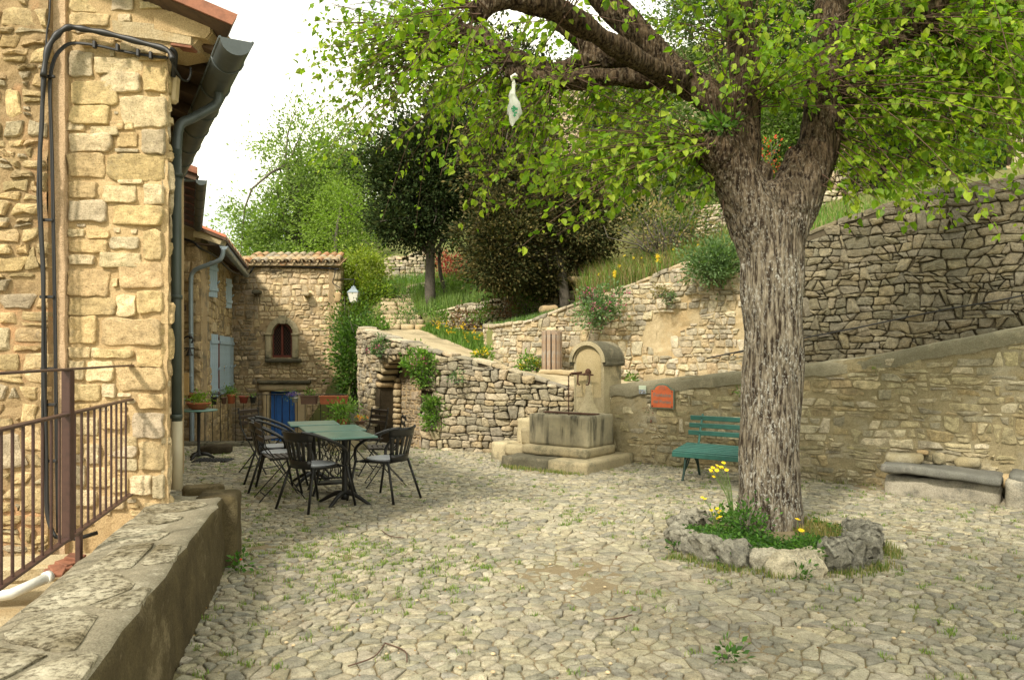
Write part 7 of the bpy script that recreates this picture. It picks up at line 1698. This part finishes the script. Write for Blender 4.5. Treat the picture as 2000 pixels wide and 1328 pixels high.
flower_plant('single dandelion between the front rocks', (2.26, 6.0, .12), [(0, 0, .10)], seed=7, fr=.028, leaf=False)

# ================================================================ GRASS BETWEEN COBBLES
rg_ = np.random.default_rng(21); tufts = []
cobs = [c for c in COB if 2.5 < c[1] < 13 and inside(PLAZA, c[0], c[1])]
for (x, y) in JOINTS:
    if not (2.5 < y < 13): continue
    d = mn.noise(V((x * .9, y * .9, 3))) + .6 * mn.noise(V((x * 3, y * 3, 7))); px, py = 1000 + F * x / y, HY + F * H / y
    hot = max(0, 1 - ((px - 760) / 260) ** 2 - ((py - 1130) / 90) ** 2) * .9 + max(0, 1 - abs(px - 480) / 140) * .25
    if rg_.random() < .045 + max(0, d - .15) * .45 + hot * (.4 + .9 * max(0, d)): tufts.append((x, y, gz(x, y) + .002))
blades('grass_tufts', tufts, .029, [(.13, .22, .04), (.18, .27, .05), (.24, .28, .09)], seed=5, per=26, spread=.024, width=.003, lean=.9)
tag(bpy.data.objects['grass_tufts'], 'small grass tufts in the joints of the cobbles', 'grass')
edge = []
for k in range(260):
    a = rg_.uniform(pi, 2 * pi); edge.append((cx + cos(a) * (ra + .2) + rg_.normal() * .04, cy + sin(a) * (rb + .17) + rg_.normal() * .04, .0))
for k in range(180): s_ = rg_.uniform(0, 6); p = rw.at(s_, 0, .04 + abs(rg_.normal()) * .05); edge.append((p[0], p[1], .0))
for k in range(120): p = FP(rg_.uniform(0, 1.5), -.04 - abs(rg_.normal()) * .06, 0); edge.append(tuple(p))
edge = [edge[i] for i in range(len(edge)) if mn.noise(V((edge[i][0] * 2, edge[i][1] * 2, 0))) > -.05]
blades('edge_weeds', edge, .05, [(.12, .19, .03), (.18, .22, .06), (.30, .26, .12)], seed=6, per=8, spread=.03, width=.004)
tag(bpy.data.objects['edge_weeds'], 'thin weeds along the foot of the walls and the rock ring', 'weeds')
flower_plant('green weed with a red poppy bud at the foot of the parapet wall', (-1.98, 5.55, 0), [(.03, -.03, .12)], (.7, .05, .02), seed=9, fr=.012, leafn=70, name='poppy', spread=.07)
for k, (x, y) in enumerate([(2.05, 5.45), (1.65, 5.75), (1.32, 6.2), (1.12, 4.0)]):
    bush(['broad-leaved weed before the pale wedge rock', 'weed at the front left rocks', 'weed tuft at the left of the ring', 'solitary grass tuft low in the foreground', 'small weed in the mid foreground cobbles', 'weed in the right foreground cobbles'][k], 'weed', 'weed', (x, y, .03), (.06, .05, .03), 60, .04, CLOV, seed=30 + k, stems=2, grp=None) if False else bush(['broad-leaved weed before the pale wedge rock', 'weed at the front left rocks', 'weed tuft at the left of the ring', 'solitary grass tuft low in the foreground', 'small weed in the mid foreground cobbles', 'weed in the right foreground cobbles'][k], 'weed', 'weed', (x, y, .03), (.06, .05, .03), 60, .04, CLOV, None, 'foliage', 30 + k, 2)
# fallen twigs and pale pebbles
for k, pts in enumerate([[(680, 1300), (730, 1282), (752, 1255)], [(752, 1255), (790, 1270), (795, 1292)], [(745, 1035), (762, 1046), (790, 1050)], [(1180, 1210), (1210, 1206), (1235, 1200)]]):
    m = M(); m.tube(smooth_path([G(a, b, .022) for a, b in pts], 4), .004, 5); tag(m.build('fallen_twig', MT['twig']), ['reddish bent twig on the foreground cobbles', 'thin forked twig beside the bent one', 'short twig on the cobbles by the chairs', 'small twig in the centre foreground'][k], 'twig')
pb_ = Stones(); rr = random.Random(2); m = M()
for k in range(60):
    px, py = rr.uniform(450, 1900), rr.uniform(960, 1320); g_ = G(px, py, .02); r = rr.uniform(.006, .016); m.lathe([(r * .7, 0), (r, r * .3), (r * .6, r * .7), (0, r * .8)], g_, 6)
m.build('pebbles', MT['lintel'])['kind'] = 'stuff'; tag(bpy.data.objects['pebbles'], 'scattered pale pebbles on the cobbles', 'pebbles')

rg2 = np.random.default_rng(44); n_ = 2600; Yv = 2.6 + 9.5 * rg2.random(n_) ** .8; Xv = rg2.uniform(-.55, .75, n_) * Yv
ok = np.array([inside(PLAZA, a, b) and mn.noise(V((a * 1.3, b * 1.3, 30))) > -.15 for a, b in zip(Xv, Yv)]); pz = np.stack([Xv, Yv, np.full(n_, .024)], 1)[ok]; d_ = rg2.normal(size=pz.shape) * np.array([1, 1, .15])
leafcloud('leaf_litter', pz, d_, .016, [(.20, .11, .05), (.30, .20, .08), (.34, .30, .12), (.14, .07, .04)], MT['petal'], rng=rg2); tag(bpy.data.objects['leaf_litter'], 'tiny dry bud scales and litter strewn over the cobbles', 'litter')
# ================================================================ PLANTS ON AND BEHIND THE WALLS
PINK = [(.55, .10, .22), (.65, .2, .32)]
def valerian(lbl, px, py, Y, rx, rz, n, seed, flowers=30, cols=BLG, size=.06, pink=PINK):
    c = P(px, py, Y); t = bush(lbl, 'plant', 'valerian', tuple(c), (rx, rx * .6, rz), n, size, cols, 'plants rooted in the garden walls', 'foliage', seed)
    if flowers:
        rg2 = np.random.default_rng(seed); cl = np.repeat(np.array(c) + rg2.normal(size=(max(3, flowers // 6), 3)) * np.array([rx * .6, rx * .2, rz * .5]) + np.array([0, -rx * .3, rz * .2]), 14, axis=0); pz = cl + rg2.normal(size=cl.shape) * .025
        leafcloud('flowers', pz, rg2.normal(size=pz.shape), .03, pink, MT['petal'], t, rng=rg2)
    return t
valerian('bushy green plant hanging over the arch of the niche, pink flowers on its left', 822, 712, 12.72, .24, .26, 1500, 1, 40, GRN)
valerian('green climbing plant on the terrace wall beside the niche, lower one', 845, 805, 12.65, .15, .26, 900, 2, 0, GRN)
valerian('dull green plant near the top left end of the terrace wall', 745, 680, 13.7, .20, .18, 600, 3, 6, BLG, .05)
valerian('pink valerian tumbling over the pale garden wall behind the fountain', 1172, 600, 13.25, .32, .30, 1500, 4, 110)
valerian('second pink valerian tuft lower on the same wall', 1150, 575, 13.5, .14, .16, 300, 5, 60)
valerian('large blue-green bush on top of the garden wall just left of the trunk', 1395, 515, 12.35, .42, .30, 3600, 6, 0, BLG, .06)
valerian('small grey-green cushion plant in the garden wall', 1310, 575, 12.85, .12, .10, 240, 7, 0, BLG, .04)
valerian('dry brownish cushion plant in the garden wall, right of the grey-green one', 1290, 570, 12.9, .10, .08, 200, 8, 0, DRY, .04)
valerian('low weed at the foot of the fountain hood on the path', 1232, 742, 12.9, .10, .07, 160, 9, 0, GRN, .05)
valerian('green tuft with yellow flowers left of the litter bin', 1030, 708, 13.45, .17, .15, 700, 10, 40, GRN, .05, [(.8, .6, .02)])
valerian('tuft of yellow flowers right at the bin side', 1050, 715, 13.4, .07, .10, 240, 18, 40, GRN, .04, [(.8, .6, .02)])
valerian('weedy tuft with yellow flowers at the rounded wall end', 945, 690, 14.0, .16, .10, 500, 11, 60, GRN, .05, [(.8, .6, .02)])
valerian('dark small plant in the ramp wall above the bench', 1450, 760, 10.2, .05, .09, 150, 12, 0, GRN, .03)
valerian('dry dark sprig beside the orange plate', 1330, 772, 10.75, .07, .06, 120, 13, 0, [(.12, .1, .04), (.1, .13, .03)], .03)
valerian('reddish little plant left below the orange plate', 1267, 805, 11.05, .06, .08, 140, 14, 0, [(.2, .05, .04), (.08, .12, .03)], .035)
valerian('small green weed high on the ramp wall right of the trunk', 1715, 722, 9.25, .09, .05, 160, 15, 0, GRN, .03)
valerian('dark red tuft on the ramp wall right of the trunk', 1645, 755, 9.6, .05, .03, 70, 16, 0, [(.2, .05, .05), (.12, .06, .04)], .025)
valerian('sparse green plant in the middle of the terrace wall', 893, 735, 12.3, .08, .13, 150, 17, 0, BLG, .04)
# flower bank, slopes, terraces: grass as ground cover
def grass_area(name, lbl, quad, n, h, cols, seed, per=7, width=.007, lean=.5):
    rg2 = np.random.default_rng(seed); u, v_ = rg2.random(n), rg2.random(n); A, B, C_, D = [np.array(tuple(q)) for q in quad]
    p = (A * (1 - u)[:, None] + B * u[:, None]) * (1 - v_)[:, None] + (D * (1 - u)[:, None] + C_ * u[:, None]) * v_[:, None]
    keep = np.array([mn.noise(V((x * 2.2, y * 2.2, seed))) > -.35 for x, y, z in p]); blades(name, p[keep], h, cols, seed=seed, per=per, spread=.05, width=width, lean=lean); tag(bpy.data.objects[name], lbl, 'grass')
grass_area('bank_grass', 'long grass of the flower bank beside the path', [(-.6, 15.1, 1.6), (-2.0, 17.3, 2.1), (-2.0, 17.8, 2.2), (-.45, 15.7, 1.85)], 900, .13, GRN, 1)
grass_area('slope_grass', 'feathery pale grass on the slope under the dark juniper', [(-2.1, 18.0, 2.45), (.9, 17.0, 2.85), (1.6, 19.5, 3.35), (-2.8, 21, 3.05)], 1700, .34, [(.16, .26, .06), (.22, .30, .09), (.12, .2, .05)], 2)
grass_area('terrace_grass', 'green grass on the upper terrace by the red shrub', [(-4.4, 20.6, 3.1), (1.5, 20.2, 3.4), (3.2, 18.5, 3.6), (-4.5, 25, 3.8)], 1200, .35, GRN, 3)
grass_area('bed_plants', 'mixed low plants on the little terrace behind the bin', [(-.4, 15.0, 2.05), (.9, 14.1, 2.25), (2.0, 15.9, 2.6), (-.3, 16.4, 2.1)], 700, .15, GRN + BLG, 4)
grass_area('wall_top_grass', 'dry tall grass on top of the garden wall left of the trunk', [(1.2, 14.2, 2.5), (4.2, 12.7, 3.1), (5.2, 15, 3.9), (1.8, 16, 3.0)], 1500, .5, DRY + GRN[:2], 5, 7, .006, .8)
grass_area('ridge_grass', 'grass tufts behind the top of the grey retaining wall', [(4.8, 12.2, 3.5), (7.4, 10.4, 3.8), (8.5, 12.5, 4.4), (5.5, 14.5, 4.2)], 1200, .2, GRN + DRY[:1], 6)
rg2 = np.random.default_rng(9)
def dots(name, lbl, quad, n, size, cols, h0, h1, seed):
    rg2 = np.random.default_rng(seed); u, v_ = rg2.random(n), rg2.random(n); A, B, C_, D = [np.array(tuple(q)) for q in quad]; p = (A * (1 - u)[:, None] + B * u[:, None]) * (1 - v_)[:, None] + (D * (1 - u)[:, None] + C_ * u[:, None]) * v_[:, None]
    p[:, 2] += rg2.uniform(h0, h1, n); p = np.repeat(p, 7, axis=0) + rg2.normal(size=(n * 7, 3)) * size * .35; leafcloud(name, p, rg2.normal(size=p.shape) + np.array([0, -.5, .5]), size, cols, MT['petal'], rng=rg2); tag(bpy.data.objects[name], lbl, 'flowers')
dots('bank_flowers', 'yellow flowers scattered through the bank beside the path', [(-.62, 15.0, 1.6), (-1.9, 17.0, 2.05), (-1.8, 17.8, 2.2), (-.3, 15.8, 1.9)], 75, .028, [(.85, .62, .02), (.8, .5, .02)], .1, .3, 1)
dots('terrace_flowers', 'yellow flowers above the garden wall', [(1.4, 14.0, 2.7), (4.0, 12.8, 3.1), (4.3, 13.6, 3.4), (1.8, 14.8, 2.9)], 22, .03, [(.85, .62, .02)], .1, .5, 2)
def mull(px, py0, py1, Y, lbl):
    t = thing('mullein', lbl, 'flower', tuple(P(px, py1, Y))); m = M(); m.tube([P(px, py1, Y), P(px - 2, py0 + 14, Y)], .01, 6); m.build('stem', MT['stemgreen'], t); rg2 = np.random.default_rng(px); n = 150
    t_ = rg2.random(n); c = np.array([tuple(P(px - 1, py0 + k * (py1 - py0) * .35, Y)) for k in t_]) + rg2.normal(size=(n, 3)) * .012; leafcloud('flowers', c, rg2.normal(size=(n, 3)), .022, [(.85, .7, .05), (.8, .6, .04)], MT['petal'], t, rng=rg2)
mull(1201, 530, 565, 13.3, 'upright yellow flower spike on the garden wall, left one'); mull(1285, 498, 535, 13.1, 'upright yellow flower spike on the garden wall, right one')
# shrubs hanging over the low terrace wall
for k, (px, py, rx, cols_, lb) in enumerate([(855, 625, .30, GRN, 'leafy green shrub at the left end of the low terrace wall'), (905, 625, .32, [(.20, .09, .05), (.15, .12, .04)], 'reddish shrub hanging over the low terrace wall'), (945, 612, .28, GRN, 'green shrub between the two reddish ones'), (990, 610, .36, [(.22, .10, .06), (.17, .11, .05)], 'larger brown-red shrub on the low terrace wall'), (1030, 595, .3, GRN, 'green shrub at the right end of the low terrace wall'), (1075, 620, .3, DKG + GRN[:1], 'dark green shrub right of the low terrace wall')]):
    Y = 17.6 - k * .2; bush(lb, 'shrub', 'shrub', tuple(P(px, py, Y - .25)), (rx, .22, .26), 700, .05, cols_, 'shrubs hanging over the low terrace wall', 'foliage', 60 + k)
bush('bright red-leaved shrub on the upper terrace behind the cypress trunk', 'shrub', 'red_shrub', tuple(P(884, 518, 22)), (.50, .4, .40), 1800, .06, [(.34, .045, .05), (.45, .09, .08), (.28, .04, .05)], None, 'foliage', 71)
bush('green bush at the side of the steps', 'shrub', 'shrub', tuple(P(800, 620, 17.9)), (.30, .3, .32), 900, .05, BLG + GRN, None, 'foliage', 72)
bush('low green shrub right of the path head', 'shrub', 'shrub', tuple(P(880, 570, 19.5)), (.5, .4, .25), 900, .07, [(.18, .27, .08), (.2, .3, .08)], None, 'foliage', 73)
bush('small shrub below the highest terrace wall', 'shrub', 'shrub', tuple(P(775, 590, 20.5)), (.35, .3, .35), 900, .05, GRN + BLG, None, 'foliage', 74)
bush('blue-green shrub at the foot of the highest terrace wall', 'shrub', 'shrub', tuple(P(800, 560, 22)), (.5, .3, .3), 900, .06, BLG, None, 'foliage', 75)
# bushes between tower and terrace wall
tree('yellow-green bushy tree filling the gap between the tower and the steps', 'tree', 'shrub_tree', (-4.1, 20.9, .5), (-4.15, 20.8, 3.25), (.66, .5, 1.15), [(.22, .28, .03), (.28, .33, .04), (.16, .22, .03)], 150, 60, .15, .08, .035, seed=81, hollow=.3)
bush('dark ivy mass hanging beside the tower under the yellow-green tree', 'ivy', 'ivy', tuple(P(693, 705, 17.0)), (.42, .35, .95), 5200, .08, [(.04, .09, .015), (.07, .15, .02), (.10, .2, .03)], None, 'foliage', 82, 8, .4)
bush('dark tangled undergrowth between the tower corner and the path wall', 'shrub', 'shrub', tuple(P(700, 640, 18.6)), (.6, .4, .6), 2600, .07, [(.05, .10, .02), (.09, .16, .02), (.16, .24, .03)], None, 'foliage', 86, 20, .2)
bush('bright yellow-green bush on the slope left of the steps', 'shrub', 'shrub', tuple(P(728, 590, 20.5)), (.55, .4, .55), 2600, .07, [(.20, .29, .03), (.15, .24, .03)], None, 'foliage', 87, 14, .2)
bush('low bright grass and weeds at the head of the path', 'plant', 'weeds', tuple(P(735, 638, 16.8)), (.38, .25, .14), 900, .06, GRN, None, 'foliage', 83)
tree('tall light green bush behind the tower roof', 'tree', 'shrub_tree', (-4.9, 24, 2), (-4.85, 24, 4.0), (.75, .7, .95), [(.20, .28, .03), (.24, .32, .05)], 80, 45, .16, .08, .05, seed=84, hollow=.3)

# big evergreen trees
tree('tall dark cypress with a bare straight trunk beside the steps', 'tree', 'cypress_tree', tuple(P(841, 605, 18.6)), tuple(P(815, 340, 18.6)), (1.35, 1.1, 1.75), DKG, 300, 115, .19, .088, .145, seed=91, hollow=.25, trunk_top=tuple(P(838, 300, 18.6)), mat='conifer', nb=24,
     crowns=[(tuple(P(800, 360, 18.6)), (1.15, 1.0, 1.45), 220), (tuple(P(870, 300, 18.6)), (1.0, .9, 1.5), 150), (tuple(P(790, 440, 18.4)), (.8, .7, .45), 60)], tmat='deadwood', bark_r2=.4)
tree('lighter green fir-like branch mass right of the dark cypress', 'tree', 'cypress_tree', tuple(P(880, 600, 19.6)), tuple(P(880, 380, 19.6)), (.75, .6, 1.3), [(.13, .21, .045), (.10, .17, .035)], 120, 55, .16, .10, .06, seed=92, hollow=.3, mat='conifer')
tree('broad brown-green juniper leaning over the little stone niche', 'tree', 'juniper_tree', tuple(P(1105, 612, 16.0)), tuple(P(1030, 430, 16.3)), (1.5, 1.1, 1.4), [(.08, .072, .026), (.045, .055, .017), (.12, .10, .036), (.03, .038, .013)], 420, 115, .16, .074, .12, seed=93, hollow=.35, trunk_top=tuple(P(1050, 380, 16.3)), mat='conifer', nb=26,
     crowns=[(tuple(P(1000, 470, 16.2)), (.95, .9, .95), 200), (tuple(P(1080, 400, 16.2)), (1.1, .9, 1.3), 220), (tuple(P(1000, 300, 16.8)), (1.0, .8, 1.5), 140), (tuple(P(1150, 440, 16.0)), (.5, .6, .7), 70), (tuple(P(978, 512, 16.0)), (.60, .6, .46), 110), (tuple(P(1060, 540, 16.4)), (.42, .4, .28), 50)], tmat='deadwood', bark_r2=.5)
tree('dense dark evergreen behind the left boughs of the linden', 'tree', 'cypress_tree', tuple(P(960, 560, 24)), tuple(P(960, 240, 24)), (2.4, 1.5, 3.4), DKG + [(.08, .09, .03)], 330, 60, .26, .14, .25, seed=94, hollow=.35, mat='conifer')
# unseen second linden added behind the camera so its crown shades the right foreground
tree('unseen second linden added behind the viewpoint to shade the right foreground', 'tree', 'linden_tree', (-.4, -3.2, 0), (-.5, -.8, 6.4), (2.3, 2.1, 1.3), [(.18, .31, .02), (.14, .25, .02)], 240, 42, .3, .11, .24, seed=99, hollow=.2, nb=10, mat='leaf')
# airy bright tree far left behind the tower
tree('airy bright green tree rising behind the tower roof against the sky', 'tree', 'leafy_tree', (-8.6, 31, 2.5), (-8.6, 31, 8.0), (3.0, 2.0, 3.2), [(.19, .28, .07), (.25, .34, .09), (.15, .23, .06)], 340, 105, .32, .13, .20, seed=95, hollow=.2, nb=24, flat=.8,
     crowns=[((-9.0, 31, 6.5), (2.6, 1.8, 2.0), 190), ((-8.2, 31, 9.0), (2.3, 1.6, 2.2), 120), ((-7.0, 31, 7.2), (1.4, 1.2, 2.2), 80)])
tree('grey-green thin tree between the airy tree and the cypress', 'tree', 'leafy_tree', (-6.6, 33, 4), (-6.6, 33, 9.2), (1.5, 1.2, 2.4), [(.14, .22, .08), (.17, .25, .1)], 130, 60, .32, .12, .12, seed=96, hollow=.2, nb=40)
tree('low yellow-green tree mass behind the shuttered house roof', 'tree', 'leafy_tree', (-11.2, 32, 2), (-10.4, 32, 5.6), (1.9, 1.4, 1.7), [(.17, .25, .035), (.2, .28, .04)], 170, 50, .28, .10, .15, seed=97, hollow=.3)
tree('green tree mass on the slope between the tower and the cypress', 'tree', 'leafy_tree', (-6.3, 28, 3), (-6.2, 28, 6.2), (1.6, 1.2, 1.9), [(.15, .24, .03), (.19, .28, .04)], 190, 50, .26, .09, .12, seed=98, hollow=.3)
# evergreens behind the right-hand wall
k = 0
RT = [(1760, 300, 14.5, 1.2, 1.05, 'dark spreading conifer low behind the retaining wall', DKG), (1850, 300, 13.6, .8, .75, 'blackish evergreen shadowed under the linden at right', [(.02, .035, .012), (.03, .045, .015)]), (1700, 180, 19, 1.9, 2.0, 'dense green tree behind the linden crown, right of the main fork', [(.05, .10, .02), (.07, .13, .025)]),
      (1900, 120, 16, 1.8, 1.9, 'bushy green tree high behind the right boughs', [(.05, .10, .025), (.06, .12, .03)]), (1520, 250, 19, 1.5, 1.7, 'leafy green tree seen through the fork of the linden', [(.10, .17, .03), (.13, .2, .04)]), (1300, 330, 19.5, 1.7, 1.6, 'mixed green thicket behind the left knob of the linden', [(.07, .12, .025), (.11, .16, .04)]),
      (1230, 200, 22, 1.8, 2.0, 'mid green tree behind the lower left boughs', [(.07, .12, .025), (.09, .14, .03)]), (1420, 60, 24, 2.6, 2.4, 'green tree high on the hill behind the upper boughs', [(.07, .12, .025), (.09, .14, .03)]), (1650, 20, 22, 3.0, 2.6, 'dark wood edge at the top behind the right limb', [(.05, .09, .02), (.06, .1, .025)]), (1960, 330, 12.8, .9, .55, 'green bramble on the bank at the right edge', BLG + GRN), (2050, 120, 15, 1.6, 2.4, 'tall dark evergreen at the right edge', DKG)]
for (px, py, Y, rx, rz, lb, cs) in RT:
    c = P(px, py, Y); dk = cs[0][1] < .08; tree(lb, 'tree', 'evergreen_tree' if dk else 'leafy_tree', (c.x, c.y, max(3.2, c.z - rz - 1.2)), tuple(c), (rx, rx * .8, rz), cs, int(70 * rx * rz) + 60, 46, .22, .11, .1, 'trees on the hill behind the linden', 'conifer' if dk else 'foliage', 110 + k, hollow=.3, nb=8); k += 1
bush('orange-red flowering shrub glimpsed through the fork of the linden', 'shrub', 'red_shrub', tuple(P(1500, 300, 16.5)), (.5, .3, .5), 500, .07, [(.6, .10, .05), (.12, .2, .03), (.15, .24, .03)], None, 'foliage', 130)
bush('dry twiggy shrub on the bank above the garden wall', 'shrub', 'dry_shrub', tuple(P(1290, 440, 14.6)), (.9, .5, .65), 1500, .07, DRY + [(.14, .17, .05)], None, 'foliage', 131, 60, .2)
bush('green bush under the leaves left of the fork', 'shrub', 'shrub', tuple(P(1360, 440, 15.0)), (.7, .4, .6), 1500, .07, [(.10, .16, .04), (.14, .2, .05)], None, 'foliage', 132, 30, .2)
# little stone niche under the juniper
t = thing('stone_niche', 'small dark niche with a stone slab seat under the juniper', 'niche', tuple(P(1125, 610, 16.4)))
nw = Plan([P(1080, 0, 16.8)[:2], P(1175, 0, 16.3)[:2]], ZA(610, 16.5), ZA(500, 16.5)); stone_wall(t, nw, [(.26, .2, .13), (.3, .24, .16)], MT['stone_house'], MT['gap_dark'], .12, .17, .006, .04, .3, seed=200, limit=60)
block('slab_seat', P(1130, 546, 16.2), (.62, .36, .11), MT['mortar_house'], t, .06, .01, None, 2, .03)
for e in (1103, 1158): block('slab_support', P(e, 578, 16.3), (.16, .3, .58), MT['gap_dark'], t, .07, .01, None, 3, .03)
loose('bank_boulder', tuple(P(1072, 606, 15.6)), (.36, .3, .2), 'rounded ochre boulder on the bank below the juniper', 'mortar_house', 9, .2, .12)
loose('bank_boulder', tuple(P(1048, 632, 14.7)), (.30, .25, .14), 'small flat stone lying on top of the pale garden wall', 'mortar_pale', 10, .2, .05)
loose('path_stone', tuple(P(1105, 727, 13.0)), (.9, .22, .08), 'long flat kerb stone on the path beside the bin', 'mortar_pale', 11, -.1, .03)
print('objects', len(bpy.data.objects), 'tris', sum(len(o.data.loops) for o in bpy.data.objects if o.type == 'MESH'))
